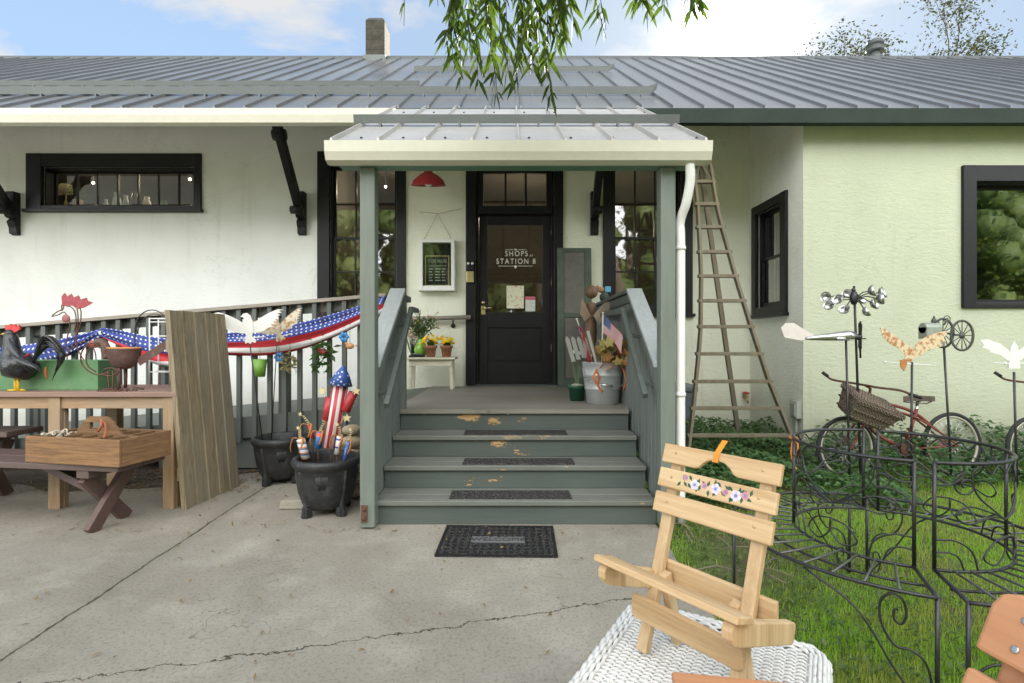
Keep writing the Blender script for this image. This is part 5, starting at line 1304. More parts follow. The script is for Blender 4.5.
def starp(r): return [(r*(1 if q%2==0 else .42)*math.cos(PI/2+q*PI/5),r*(1 if q%2==0 else .42)*math.sin(PI/2+q*PI/5)) for q in range(10)]
for (sx,sy2,q0) in ((322.5,391,(327,398)),(356.5,391,(352,397)),(347,418,(341,424))):
    b = MB(); b.tube(spline([FP(q0[0],q0[1],-.03),FP((q0[0]+sx)/2-1,(q0[1]+sy2)/2-2,-.05),FP(sx,sy2,-.05)],4),.003,5); b.prism(starp(.034),FP(sx,sy2,-.06),(1,0,0),(0,0,1),.006); b.build('star', gold, t)
orange_r = plain('orange_raffia',(0.55,0.22,0.06),0.7)
def cracker(label, base, top, r_, mat, curl):
    base,top = FP(*base),FP(*top); t = thing('firecracker_ornament', label, 'firework ornament', base, group='small firecracker stakes in the front urn')
    alongobj('cracker_tube', mat, t, base, top-base, [(0,0),(r_,0),(r_,(top-base).length),(0,(top-base).length)])
    b = MB(); stake_to(b,base); b.build('stake', M['rust'], t)
    b = MB(); d_ = (top-base).normalized(); pts=[]
    for i in range(40): a=i*.9; q=i/39; pts.append(top+d_*(.075*q)+Vector((.010*math.cos(a)+curl*q*q*.03,.010*math.sin(a),0)))
    b.tube(pts,.0022,5); b.prism(starp(.017),pts[-1]+Vector((0,-.004,.01)),(1,0,0),(0,0,1),.004); b.build('fuse', gold, t)
    b = MB()
    for s_ in (-1,1): b.tube(spline([top,top+Vector((s_*.035-.01,-.02,.01)),top+Vector((s_*.04-.02,-.03,-.05)),top+Vector((s_*.03-.03,-.02,-.09))],4),.008,6,flat=.25)
    b.build('ribbon', orange_r, t)
cracker('firecracker stake with broad orange, white and blue spiral stripes, at the urn rim',(306,459),(300.5,439),.030,spiralmat('orange_blue_spiral',(0.62,0.60,0.56),(0.05,0.16,0.34),(0.52,0.20,0.08),150),.5)
cracker('slim red tipped firecracker stake bent over behind the others in the urn',(313,438,.05),(309,425,.05),.013,M['red'],-1)
cracker('blue firecracker stake with red and white ends beside the tin rocket',(318,448),(320,432),.026,spiralmat('blue_white_bands',(0.04,0.14,0.36),(0.04,0.14,0.36),(0.60,0.10,0.06),55,0.0),1)
cracker('white firecracker stake with blue bands hanging right of the tin rocket',(337,454,-.04),(339.5,436,-.04),.020,spiralmat('white_blue_bands',(0.64,0.63,0.60),(0.64,0.63,0.60),(0.04,0.09,0.32),110,0.0),-.5)
cracker('slim blue spotted firecracker stake leaning right at the urn edge',(344,463,-.05),(348.5,441,-.05),.014,dotmat('blue_spots',(0.05,0.13,0.40),(0.65,0.64,0.60),75),.3)

# eagles on stakes in the rear planter
def wing_poly(s_, nf=7):
    """one outspread wing, root at the origin, fingers along the trailing tips"""
    pts=[(0,.02)]
    up=[(.10,.085),(.20,.135),(.285,.165)]
    pts+=up
    for i in range(nf):
        a=i/(nf-1); tip=(.345-.11*a-.0*a,.155-.175*a); pts.append(tip); pts.append((tip[0]-.055,tip[1]-.006))
    pts+=[(.12,-.06),(.05,-.075),(0,-.08)]
    return [(x_*s_,y_) for x_,y_ in pts]
def eagle(name, label, c, stake_base, mat, sc=1.0, tilt=0.0, cat='garden stake'):
    t = thing(name, label, cat, stake_base, group='eagle stakes in the rear urn')
    ex,ez = Vector((math.cos(tilt),0,math.sin(tilt))),Vector((-math.sin(tilt),0,math.cos(tilt)))
    for s_ in (-1,1):
        b = MB(); poly=[(x_*sc,y_*sc) for x_,y_ in wing_poly(s_)]; poly = poly if s_>0 else poly[::-1]
        b.prism(poly,Vector(c)+ex*s_*.035*sc,ex,(ez+Vector((0,.0,0))).normalized(),.004); b.build('wing', mat, t)
    b = MB(); b.prism([(x_*sc,y_*sc) for x_,y_ in [(-.04,.06),(-.055,.10),(-.085,.10),(-.05,.135),(-.01,.14),(.025,.11),(.045,.05),(.05,-.05),(.03,-.11),(.075,-.16),(.06,-.185),(.03,-.172),(.01,-.195),(-.015,-.175),(-.04,-.19),(-.05,-.165),(-.03,-.11),(-.05,-.04)]],Vector(c)+Vector((0,-.006,0)),ex,ez,.006); b.build('body', mat, t)
    b = MB(); b.tube([stake_base,Vector(c)+Vector((0,.005,-.15*sc))],.0045,6); b.build('stake', M['black_iron'], t)
    b = MB(); b.tube([Vector(c)+ex*-.14*sc+ez*-.13*sc,Vector(c)+ex*.17*sc+ez*-.125*sc],.005,6); b.build('crossbar', M['white_metal'], t); return t
ew = plain('chipped_white_tin',(0.74,0.73,0.68),0.5,0.08,20)
er = NT('rust_flecked_tin'); er_m = er.done(er.mix(er.ramp(er.noise(28,5),0.46,0.60),(0.64,0.58,0.45),(0.42,0.22,0.08)),0.7)
eagle('eagle_stake','white sheet metal eagle with spread wings on a stake in the rear urn',P(249,326,4.52),Vector((PX(263,4.62),4.62,.318)),ew,.80,R(3))
eagle('eagle_stake','rust flecked cream sheet metal eagle behind the white one on a stake',P(277,327,4.68),Vector((PX(271,4.66),4.66,.318)),er_m,.70,R(14))

# bunting swags along the ramp rail
def bunt_mat():
    t = NT('stars_and_stripes_bunting')
    uv = t.n.new('ShaderNodeUVMap').outputs[0]; u,v,_ = t.sep(uv)
    st = t.n.new('ShaderNodeTexVoronoi'); st.inputs['Scale'].default_value = 1.0; st.inputs['Randomness'].default_value = 0.0; t.l.new(t.map((23,9,1),co=uv),st.inputs['Vector'])
    blue = t.mix(t.ramp(st.outputs['Distance'],0.22,0.17),(0.030,0.055,0.26),(0.70,0.70,0.70))
    red = (0.50,0.025,0.035); white=(0.66,0.63,0.62)
    c = t.mix(t.math('GREATER_THAN',v,.40),blue,red); c = t.mix(t.math('GREATER_THAN',v,.62),c,white); c = t.mix(t.math('GREATER_THAN',v,.80),c,red)
    return t.done(c,0.7,t.bump(t.noise(60,3),0.15,0.004))
bm_ = bunt_mat()
def swag(label, top, w0, w1, vmax0, vmax1, sag_pleat=.020):
    """cloth hung along the path top (points); height w0..w1..; vmax = how much of the stripe pattern shows"""
    pts = spline(top,14); k_=len(pts); nv=14; b=MB(); uvs=[]; vs=[]; L=0; Ls=[0]
    for i in range(1,k_): L+=(pts[i]-pts[i-1]).length; Ls.append(L)
    for i in range(k_):
        a=i/(k_-1); w=w0+(w1-w0)*a; w*= .72+.5*math.sin(PI*a); vm=vmax0+(vmax1-vmax0)*a
        for j in range(nv+1):
            q=j/nv; pl=sag_pleat*math.sin(q*15+1.1*math.sin(a*5)+a*2)*(.6+.4*math.sin(a*11)); vs.append(pts[i]+Vector((.015*math.sin(q*4+a*9),-.02-pl-.03*math.sin(q*PI),-w*q))); uvs.append((Ls[i],q*vm))
    fs=[(i*(nv+1)+j,(i+1)*(nv+1)+j,(i+1)*(nv+1)+j+1,i*(nv+1)+j+1) for i in range(k_-1) for j in range(nv)]
    b.add(vs,fs,0,True); o=b.build('bunting',bm_,fix=False)
    uvl=o.data.uv_layers.new(name='UVMap')
    for lp in o.data.loops: uvl.data[lp.index].uv=(uvs[lp.vertex_index][0],uvs[lp.vertex_index][1])
    s_=o.modifiers.new('cloth','SOLIDIFY'); s_.thickness=.003
    return tag(o,label,'bunting','flag bunting swags along the ramp rail')
yb_=4.93
swag('blue starred bunting swag behind the black rooster, rising to the rail',[P(-30,352,yb_),P(10,347,yb_),P(55,341,yb_),P(85,334,yb_),P(104,328,yb_)],.17,.12,.40,.40)
swag('bunting swag dropping from the rail peak to behind the plank panel',[P(104,328,yb_),P(125,331,yb_),P(150,336,yb_),P(180,339,yb_),P(200,338,yb_)],.10,.30,.42,.95)
swag('longest bunting swag, red white and blue, rising right to the stair railing',[P(198,338,yb_),P(228,333,yb_),P(270,329,yb_),P(310,321,yb_),P(350,309,yb_),P(386,296,yb_)],.205,.20,.95,.80)
# ornaments hung on the pickets
def hung(name, label, px, py, r_, mat, kind='disc', cat='ornament', Y=4.885):
    c=P(px,py,Y); t=thing(name,label,cat,c,group='garden ornaments hung on the ramp pickets' if cat=='ornament' else None)
    b=MB()
    if kind=='flower':
        for q in range(6):
            a=q*PI/3; b.ball(c+Vector((r_*.62*math.cos(a),0,r_*.62*math.sin(a))),r_*.45,8,sc=(1,.3,1))
    elif kind=='bird': b.ball(c,r_,12,sc=(1.2,.7,.85)); b.ball(c+Vector((-r_*1.0,0,r_*.6)),r_*.5,10); b.prism([(0,0),(r_*1.3,r_*.4),(r_*1.2,-.2*r_)],c+Vector((r_*.7,0,0)),(1,0,0),(0,0,1),.008)
    elif kind=='pot': b.lathe([(0,-r_*1.6),(r_*.7,-r_*1.6),(r_,r_),(r_*.9,r_),(0,r_*.8)],c,16)
    elif kind=='leaf':
        for q in range(50): leafquad(b,c+Vector((rnd.uniform(-r_,r_)*.8,rnd.uniform(-.02,.02),rnd.uniform(-r_,r_))),rv()+Vector((0,-.4,-.4)),rv(),r_*.8,r_*.35)
    b.build('shape',mat,t,fix=(kind!='leaf'))
    b=MB(); b.tube([c+Vector((0,0,r_*.3)),Vector((c.x,Y,zt_(c.x)-.036))],.002,5); b.build('hanging_wire',M['rust'],t)
bl=plain('turquoise_tin',(0.04,0.22,0.52),0.4); 
hung('tin_flower','blue tin flower hung on the pickets under the white eagle',279,357,.046,bl,'flower')
hung('tin_flower','blue tin flower hung on the pickets near the porch post',344,337,.046,bl,'flower')
hung('tin_bird','red tin bird hung on the pickets above the rocket ornament',323,352,.036,M['red'],'bird')
hung('tin_bird','orange and cream tin bird hung on the pickets beside the porch post',350,346,.034,plain('orange_tin',(0.55,0.28,0.12),0.5,0.4,30),'bird')
hung('leaf_bunch','green leafy spray hung on the pickets around the red tin bird',322,356,.12,M['leaf_pot'],'leaf')
hung('tin_pot','lime green tin pot hung on the pickets at the eagle stake',260,366,.062,plain('lime_tin',(0.20,0.40,0.06),0.4),'pot')
hung('leaf_bunch','pale leafy spray hung on the pickets between the blue flowers',290,361,.08,leafmat('dry_leaves',(0.40,0.33,0.20),(0.30,0.28,0.14)),'leaf')
# stacked stones and a stone slab
t = thing('stone_stack','short stack of flat tan stones beside the bottom step','stone stack',(PX(353,4.15),4.15,0))
for i,(w_,h_) in enumerate(((.17,.11),(.15,.09),(.16,.10),(.14,.09),(.15,.10),(.13,.08))):
    b=MB(); zz_=sum((.11,.09,.10,.09,.10,.08)[:i])+.001; cx=PX(353,4.15)+rnd.uniform(-.01,.01); b.ball((cx,4.15,zz_+h_/2),1,14,sc=(w_*.62,w_*.55,h_*.53)); b.build('stone',plain('tan_stone',(0.40,0.33,0.22),0.9,0.25,14,0.5,40) if i==0 else bpy.data.materials['tan_stone'],t)
b=MB(); sx_=PX(297,3.93); b.add([(sx_-.10,3.83,.001),(sx_+.16,3.84,.001),(sx_+.19,4.12,.001),(sx_-.04,4.10,.001),(sx_-.09,3.84,.065),(sx_+.15,3.85,.07),(sx_+.18,4.11,.07),(sx_-.03,4.09,.065)],[(0,3,2,1),(4,5,6,7),(0,1,5,4),(1,2,6,5),(2,3,7,6),(3,0,4,7)])
tagmesh(b,'stone_block',plain('grey_stone',(0.30,0.28,0.22),0.9,0.2,12,0.5,50),'flat grey stone block on the patio between the two black urns','stone block',bevel=.012)

# ------------------------------------------------------------------ right side
M['ladder_z'] = wood('grey_ladder_wood', (0.20,0.165,0.105), (0.11,0.09,0.058), 'z', 0.8, weather=(0.17,0.155,0.115))
t = thing('orchard_ladder', 'tall three legged wooden orchard ladder narrowing to the top against the inner corner', 'ladder', (2.2,5.05,0))
def lad(py, side):
    """point of a ladder side at picture height py (the ladder leans back a little)"""
    L_ = [(160,692.5),(205,697.5),(250,700),(277,701),(330,700.5),(354,698.5),(405,693.5),(439,689.5),(470,686)]
    R_ = [(158,709),(205,716.5),(228,722),(277,735.5),(330,752),(380,768.5),(434,790.5),(470,805)]
    tb = L_ if side < 0 else R_
    for (y0,x0),(y1,x1) in zip(tb,tb[1:]):
        if py <= y1 or (y1,x1)==tb[-1]:
            px = x0+(x1-x0)*(py-y0)/(y1-y0); break
    Y = 5.62-.57*(py-158)/(470-158)
    return P(px,py,Y)
for s_ in (-1,1):
    b = MB(); ys_ = [158,180,205,228,250,277,300,330,354,380,405,434,452,472]
    for y0,y1 in zip(ys_,ys_[1:]): b.bar(lad(y0,s_),lad(y1,s_)-Vector((0,0,.004)),.026,.060,up=(0,1,0))
    b.build('side_rail', M['ladder_z'], t)
for zy in (75,128,182,240,297,355,416,480,545,608,672):
    py = 150+zy/2.355; p,q = lad(py,-1),lad(py,1); d_ = (q-p).normalized()
    b = MB(); b.bar(p-d_*.03,q+d_*.03,.055,.034,up=(0,0,1)); b.build('rung', M['ladder_z'], t, 0.004)
b = MB(); b.bar(P(700,160,5.66),Vector((PX(740,6.2),6.2,0.0)),.05,.04,up=(0,1,0)); b.build('prop_leg', M['ladder_z'], t, 0.004)
b = MB(); b.bar(P(699.5,162,5.64),lad(182,-1),.02,.02); b.bar(P(700.5,162,5.64),lad(182,1),.02,.02); b.build('top_brace', M['ladder_z'], t)
# slate bin behind the porch post
t = thing('storage_bin', 'slate grey lidded plastic bin behind the white downspout', 'bin', (1.85,6.1,0))
sm = plain('slate_plastic',(0.095,0.115,0.125),0.5,0.1,5)
b = MB(); b.add([(1.66,5.92,.001),(2.02,5.92,.001),(2.02,6.30,.001),(1.66,6.30,.001),(1.62,5.88,.66),(2.06,5.88,.66),(2.06,6.33,.66),(1.62,6.33,.66)],[(0,3,2,1),(4,5,6,7),(0,1,5,4),(1,2,6,5),(2,3,7,6),(3,0,4,7)]); b.build('bin_body', sm, t, 0.015)
b = MB(); b.box(1.60,2.085,5.86,6.35,.661,.74); b.build('lid', sm, t, 0.02)
# spigot and outlet box
t = thing('garden_spigot','rusty red wall spigot behind the lower rungs of the ladder','spigot',(mx(744),YW,mz(397)))
b = MB(); b.tube([(mx(744),YW,mz(397)),(mx(744),YW-.09,mz(397)),(mx(744),YW-.12,mz(402))],.014,10); b.build('pipe',M['brass'],t)
b = MB(); b.lathe([(0,0),(.04,0),(.045,.01),(.03,.018),(0,.018)],(mx(744),YW-.06,mz(393)),12,axis=(0,-.2,1)); b.build('valve_wheel',M['red'],t)
b = MB(); b.box(XC-.06,XC-.001,5.50,5.62,.42,.60); b.box(XC-.075,XC-.061,5.51,5.61,.44,.58); b.tube([(XC-.03,5.56,.05),(XC-.03,5.56,.42)],.016,8); tagmesh(b,'outlet_box',plain('grey_box_paint',(0.34,0.35,0.31),0.6),'grey outdoor outlet box low on the return wall at the ladder foot','outlet box',bevel=.004)

# bicycles
M['tyre']=plain('old_tyre',(0.022,0.022,0.023),0.8,0.3,30); M['rim']=plain('dull_rim',(0.44,0.42,0.34),0.5,0.2,25,metal=0.4)
M['bike_red']=plain('faded_red_frame',(0.19,0.045,0.032),0.6,0.35,14,0.15,90); M['wicker_brown']=None
def wicker(name,c1,c2,f=70):
    t=NT(name); x_,y_,z_=t.sep()
    a=t.math('SINE',t.math('MULTIPLY',t.math('ADD',x_,y_),f*3.1)); b_=t.math('SINE',t.math('MULTIPLY',z_,f*4.6)); h=t.math('MULTIPLY',a,b_)
    n_=t.noise(30,4); c=t.mix(t.ramp(h,-.5,.8),c2,c1); c=t.mix(t.math('MULTIPLY',t.ramp(n_,.4,.7),.5),c,mul(c1,.55)); return t.done(c,.85,t.bump(h,.9,.006))
M['wicker_brown']=wicker('grey_brown_wicker',(0.30,0.235,0.175),(0.085,0.06,0.045))
def ring(mb,c,r_,rt,n_=48,m=0): mb.tube([Vector(c)+Vector((r_*math.cos(2*PI*i/n_),0,r_*math.sin(2*PI*i/n_))) for i in range(n_)],rt,8,closed=True,m=m)
def bicycle(label, frame_mat, loc, rot, basket=True):
    t=thing('bicycle',label,'bicycle',loc,rot)
    FH,RH=Vector((0,0,.285)),Vector((1.035,0,.295))
    def B(mb,name,mat,par=t): return mb.build(name,mat,par,world=False)
    for h,rr in ((FH,.283),(RH,.293)):
        b=MB(); ring(b,h,rr-.018,.018); wo_=B(b,'wheel',M['tyre'])
        b=MB(); ring(b,h,rr-.042,.012); B(b,'rim',M['rim'],wo_)
        b=MB()
        for i in range(28):
            a=2*PI*i/28; a2=a+(.5 if i%2 else -.5); b.tube([h+Vector((.018*math.cos(a2),(.025 if i%4<2 else -.025),.018*math.sin(a2))),h+Vector(((rr-.05)*math.cos(a),0,(rr-.05)*math.sin(a)))],.0013,4)
        b.lathe([(.0,-.05),(.018,-.05),(.018,.05),(0,.05)],h,12,axis=(0,1,0)); B(b,'spokes',M['steel'],wo_)
    b=MB(); HT_,HB=Vector((.235,0,.70)),Vector((.185,0,.54)); BB=Vector((.57,0,.265)); ST=Vector((.70,0,.62))
    b.tube([HT_+Vector((.012,0,.03)),HB-Vector((.008,0,.02))],.019,10)
    b.tube(spline([HT_,Vector((.385,0,.676)),Vector((.66,0,.595)),Vector((.90,0,.42))],6),.014,10)
    for s_ in (-1,1): b.tube(spline([HT_-Vector((.01,0,.05)),Vector((.40,.012*s_,.622)),Vector((.66,.02*s_,.55)),Vector((.88,.045*s_,.41)),RH+Vector((0,.055*s_,0))],6),.009,8)
    b.tube(spline([HB+Vector((.005,0,.01)),Vector((.30,0,.40)),BB],6),.015,10); b.tube([BB,ST],.015,10)
    for s_ in (-1,1):
        b.tube([BB+Vector((0,.02*s_,0)),RH+Vector((0,.055*s_,0))],.009,8)
        b.tube(spline([HB+Vector((0,.0,-.01)),Vector((.14,.05*s_,.50)),Vector((.05,.055*s_,.36)),FH+Vector((0,.055*s_,0))],5),.011,8)
    B(b,'frame',frame_mat)
    b=MB(); b.tube([ST-Vector((.02,0,.09)),ST+Vector((.012,0,.07))],.013,8); b.tube([BB-Vector((0,.07,0)),BB+Vector((0,.07,0))],.014,8); B(b,'seat_post',M['steel'])
    b=MB(); b.prism([(.60,.0),(.66,.028),(.74,.05),(.80,.085),(.845,.075),(.86,0),(.845,-.075),(.80,-.085),(.74,-.05),(.66,-.028)],(-.03,0,.715),(1,0,0),(0,1,0),.045); b.tube([(.60,-.03,.685),(.75,-.05,.672),(.80,-.05,.69)],.006,6); b.tube([(.60,.03,.685),(.75,.05,.672),(.80,.05,.69)],.006,6); o=B(b,'saddle',plain('cracked_saddle',(0.10,0.075,0.06),0.75,0.3,40,0.3,70)); bv=o.modifiers.new('edge','BEVEL'); bv.width=.015; bv.segments=3
    b=MB(); b.tube([HT_,HT_+Vector((.02,0,.11)),HT_+Vector((-.03,0,.14))],.012,8)
    c=HT_+Vector((-.03,0,.14))
    b.tube(spline([(.045,.29,.935),(.085,.25,.885),c+Vector((-.03,.10,.015)),c,c+Vector((.05,-.10,-.02)),(.36,-.20,.80),(.47,-.22,.755)],6),.010,8); B(b,'handlebar',M['rust'])
    for q0,q1 in (((.020,.30,.955),(.060,.275,.915)),((.43,-.215,.77),(.53,-.23,.735))):
        b=MB(); b.tube([q0,q1],.015,8); B(b,'grip',M['tyre'])
    b=MB(); b.lathe([(0,-.003),(.085,-.003),(.085,.003),(0,.003)],BB-Vector((0,.045,0)),24,axis=(0,1,0)); b.tube([BB-Vector((0,.065,0)),BB+Vector((-.06,-.065,.14))],.009,8); b.tube([BB+Vector((0,.065,0)),BB+Vector((.06,.065,-.14))],.009,8)
    B(b,'crank',M['rust'])
    b=MB(); b.box(BB.x-.11,BB.x-.01,-.16,-.075,BB.z+.13,BB.z+.15); B(b,'pedal',M['rust'])
    b=MB(); b.box(BB.x+.01,BB.x+.11,.075,.16,BB.z-.15,BB.z-.13); B(b,'pedal',M['rust'])
    b=MB(); 
    for dz_ in (.085,-.085): b.tube([BB+Vector((0,-.045,dz_)),RH+Vector((0,-.045,dz_*.4))],.004,5)
    B(b,'chain',M['rust'])
    return t
bike=bicycle('rusty red vintage bicycle with a wicker basket standing in the ivy',M['bike_red'],(2.965,4.64,0),(R(-3),0,R(6)))
bike2=bicycle('dark bicycle at the edge of the picture with only its front wheel showing',plain('dark_blue_frame',(0.03,0.04,0.06),0.5,0.3,14),(4.62,4.64,0),(R(-3),0,R(9)))
t=thing('wicker_basket','grey brown lidded wicker basket tilted on the handlebar of the red bicycle','basket',(3.035,4.46,.69),(R(24),R(22),R(4)))
b=MB()
def taper(mb,x0,x1,y0,y1,z0,z1,k_):
    cx_,cy_=(x0+x1)/2,(y0+y1)/2
    mb.add([(cx_+(x-cx_)*k_,cy_+(y-cy_)*k_,z0) for x,y in ((x0,y0),(x1,y0),(x1,y1),(x0,y1))]+[(x,y,z1) for x,y in ((x0,y0),(x1,y0),(x1,y1),(x0,y1))],[(0,3,2,1),(4,5,6,7),(0,1,5,4),(1,2,6,5),(2,3,7,6),(3,0,4,7)])
taper(b,-.205,.205,-.14,.14,-.15,.03,.74); b.build('basket_body',M['wicker_brown'],t,.012,world=False)
b=MB(); taper(b,-.212,.212,-.148,.148,.032,.055,1.02); 
for i in range(14):
    x_=-.205+i*.0315; b.tube([(x_,-.148,.057),(x_,.148,.057)],.007,6)
for i in range(9):
    y_=-.14+i*.035; b.tube([(-.21,y_,.060),(.21,y_,.060)],.006,6)
b.build('lid',M['wicker_brown'],t,world=False)
b=MB()
for z_ in (-.12,-.05,.022): 
    k_=.74+.26*(z_+.15)/.18; b.tube([(-.208*k_,-.143*k_,z_),(.208*k_,-.143*k_,z_),(.208*k_,.143*k_,z_),(-.208*k_,.143*k_,z_)],.009,6,closed=True)
b.build('rim_band',M['wicker_brown'],t,world=False)

# whirligigs and garden stakes
sy=4.38
t=thing('plane_whirligig','silver aeroplane whirligig with pale fan tail and propeller on a stake','garden whirligig',(PX(849,sy),sy,0))
def Q(px,py,dy=0): return P(px,py,sy+dy)
b=MB(); b.tube([Q(805,338.5),Q(815,337.8),Q(835,336.5),Q(848,335.5),Q(855,335.5)],[.010,.022,.036,.044,.030],14); fz=b.build('fuselage',M['steel'],t)
b=MB(); b.prism([(.17,-.03),(.0,-.045),(-.13,-.02),(-.16,.06),(-.12,.10),(-.05,.10),(.06,.03)],Q(800,335),(1,0,0),(0,0,1),.004); b.build('tail_fin',plain('pale_plastic',(0.66,0.60,0.56),0.4),t)
b=MB(); b.prism([(-.18,-.02),(-.13,.05),(.13,.05),(.18,-.02)],Q(838,340),(0,1,0),(1,0,0),.012); b.build('wing',M['steel'],t)
b=MB(); b.ball(Q(858,337),.025,10,sc=(1.5,1,1)); b.prism([(-.018,0),(-.025,.09),(-.006,.125),(.018,.10),(.015,0),(.02,-.09),(.0,-.125),(-.02,-.1)],Q(860,336),(0,1,0),(0,0,1),.008); b.build('propeller',M['black_iron'],t)
b=MB(); b.tube([Q(846,340),(PX(850,sy),sy,0)],.009,8); b.build('stake',M['black_iron'],t)
t=thing('cup_whirligig','tall whirligig with a crown of polished steel cups on a dark stake','garden whirligig',(PX(861,4.46),4.46,0))
sy=4.46
b=MB(); b.tube([Q(854,286),Q(856,340),(PX(861,sy),sy,0)],.010,8); b.ball(Q(854,298),.035,10,sc=(1,1,1.8)); b.ball(Q(853.5,290),.018,8); b.build('stake',M['black_iron'],t)
cups=[(826.5,297,.02,-1),(838,300,-.10,-1),(829,306,.10,-1),(844.5,310,-.14,-.6),(872,291,-.08,1),(882,293,.06,1),(880,299,-.02,1),(874,304,.14,1),(866,312,-.14,.8),(848,294,.16,-.7),(861,300,.16,.6)]
def cup(mb,c,ax,r_=.047):
    mb.lathe([(.003,-.6*r_),(.55*r_,-.45*r_),(.9*r_,-.05*r_),(r_,.35*r_),(.97*r_,.36*r_),(.86*r_,0),(.5*r_,-.38*r_),(0,-.52*r_)],c,16,axis=ax)
for (px,py,dy_,sg) in cups:
    b=MB(); c=Q(px,py,dy_); cup(b,c,(sg*.8,-.5+rnd.uniform(-.5,.3),.35+rnd.uniform(-.4,.3)),.052 if px>870 else .045); co=b.build('cup',M['steel'],t)
    b=MB(); b.tube([Q(854,299),(Q(854,297)+c)/2+Vector((0,0,.015)),c],.005,6); b.build('arm',M['black_iron'],co)
b=MB(); b.tube([Q(859.5,325,-.05),Q(860.5,358,-.05)],.012,8,flat=.4); b.tube([Q(855,339),Q(866,338.5,-.03)],.006,6); b.build('vane',M['black_iron'],t)
sy=4.40
t=thing('dove_stake','rust spotted cream filigree dove with raised wings on a garden stake','garden stake',(PX(911.5,sy),sy,0))
b=MB(); b.tube([Q(912,362),(PX(911,sy),sy,0)],.009,8); b.build('stake',M['black_iron'],t)
b=MB(); b.tube([Q(884,362,.02),Q(911,364),Q(936,365.5,-.02)],.005,6); b.ball(Q(885,362,.02),.012,8); b.build('crossbar',M['white_metal'],t)
nf=NT('filigree_tin'); n_=nf.noise(34,4); fil=nf.done(nf.mix(nf.ramp(n_,.48,.60),(0.62,0.50,0.32),(0.38,0.17,0.06)),.75); fil2=plain('orange_rust_tail',(0.42,0.17,0.05),.75,.25,30)
def K(px,py): return ((px-910)/F*sy,-(py-350)/F*sy)
b=MB(); b.prism([K(*q) for q in [(907,358),(898,348),(889,343),(883,337),(880,328),(882.5,327),(887,331),(892,333),(897,337),(903,341),(909,346),(915,352)]],P(910,350,sy+.01),(1,0,0),(0,0,1),.004); b.build('wing',fil,t)
b=MB(); b.prism([K(*q) for q in [(912,352),(916,344),(922,339),(930,335),(940,332),(946,331),(947,334),(943,338),(946,341),(940,343),(943,346),(935,348),(928,350),(920,356)]],P(910,350,sy-.005),(1,0,0),(0,0,1),.004); b.build('wing',fil,t)
b=MB(); b.prism([K(*q) for q in [(904,359),(910,350),(918,346),(921,343),(925,343.5),(926,351),(924.5,352),(922.5,349),(918,355),(910,362)]],P(910,350,sy),(1,0,0),(0,0,1),.012); b.build('body',fil,t)
b=MB(); b.prism([K(*q) for q in [(900,360),(907,359),(907,364),(904,371),(900.5,367)]],P(910,350,sy),(1,0,0),(0,0,1),.006); b.build('tail',fil2,t)
sy=4.55
t=thing('tractor_whirligig','dark metal tractor whirligig with one big spoked wheel on a garden stake','garden whirligig',(PX(952,sy),sy,0))
b=MB(); b.tube([Q(944,348),(PX(952,sy),sy,0)],.009,8); b.build('stake',M['black_iron'],t)
dk=plain('dark_tractor_iron',(0.085,0.09,0.08),.5,.3,20,metal=.4)
b=MB(); c=Q(931,333); b.box(c.x-.075,c.x+.06,c.y-.05,c.y+.05,c.z-.05,c.z+.055); b.lathe([(.05,0),(.05,.14)],c+Vector((-.075,0,.04)),14,axis=(1,0,0)); b.box(c.x-.06,c.x+.10,c.y-.03,c.y+.03,c.z-.11,c.z-.05); b.build('hood',plain('grey_green_tin',(0.30,0.33,0.27),.5,.2,20,metal=.3),t,.006)
b=MB(); b.tube([Q(934,325),Q(934,316)],.008,6); b.ball(Q(934,321),.022,8,sc=(1,1,1.3)); b.tube([Q(944,325),Q(948,318)],.006,6); ring(b,Q(947,319),.028,.004,20); b.build('exhaust',dk,t)
for (px,py,dy_,rx,rz_) in ((943,333,.05,.065,.125),(962,335.5,-.10,.068,.125)):
    b=MB(); c=Q(px,py,dy_); pts=[c+Vector((rx*math.cos(2*PI*i/40),-.03*math.cos(2*PI*i/40),rz_*math.sin(2*PI*i/40))) for i in range(40)]; b.tube(pts,.010,8,closed=True)
    for i in range(12): b.tube([c,pts[int(i*40/12)]],.004,5)
    b.ball(c,.026,10,sc=(1,.6,1)); b.build('wheel',dk,t)
b=MB(); b.tube([Q(943,333,.05),Q(962,335.5,-.10)],.008,6); b.ball(Q(928,346,-.02),.04,10,sc=(1,.4,1)); b.build('axle',dk,t)
sy=4.42
t=thing('dove_stake','pale white dove with open wings on the stake nearest the dark bicycle','garden stake',(PX(1017,sy),sy,0))
b=MB(); b.tube([Q(1014,372),(PX(1017,sy),sy,0)],.009,8); b.build('stake',M['black_iron'],t)
b=MB(); b.tube([Q(993,363),Q(1014,364),Q(1036,362)],.005,6); b.ball(Q(1005,363.5,-.01),.012,8); b.build('crossbar',M['white_metal'],t)
for s_ in (-1,1):
    b=MB(); poly=[(s_*x_,y_) for x_,y_ in [(.0,-.05),(.05,.0),(.12,.055),(.22,.09),(.29,.085),(.25,.04),(.27,.02),(.20,0),(.20,-.02),(.12,-.04),(.05,-.09)]]
    b.prism(poly if s_>0 else poly[::-1],Q(1014,350),(1,0,0),(0,0,1),.004); b.build('wing',ew,t)
b=MB(); b.prism([(-.03,.05),(0,.10),(.03,.05),(.04,-.05),(.05,-.13),(-.05,-.13),(-.04,-.05)],Q(1014,353),(1,0,0),(0,0,1),.01); b.build('body',ew,t)

M['sheen_iron']=plain('sky_sheen_iron',(0.13,0.13,0.13),.38,.25,16,.1,90,metal=.5,scuff=.3)  # scuffed iron, lightened to paint the sky's sheen on the seat bars
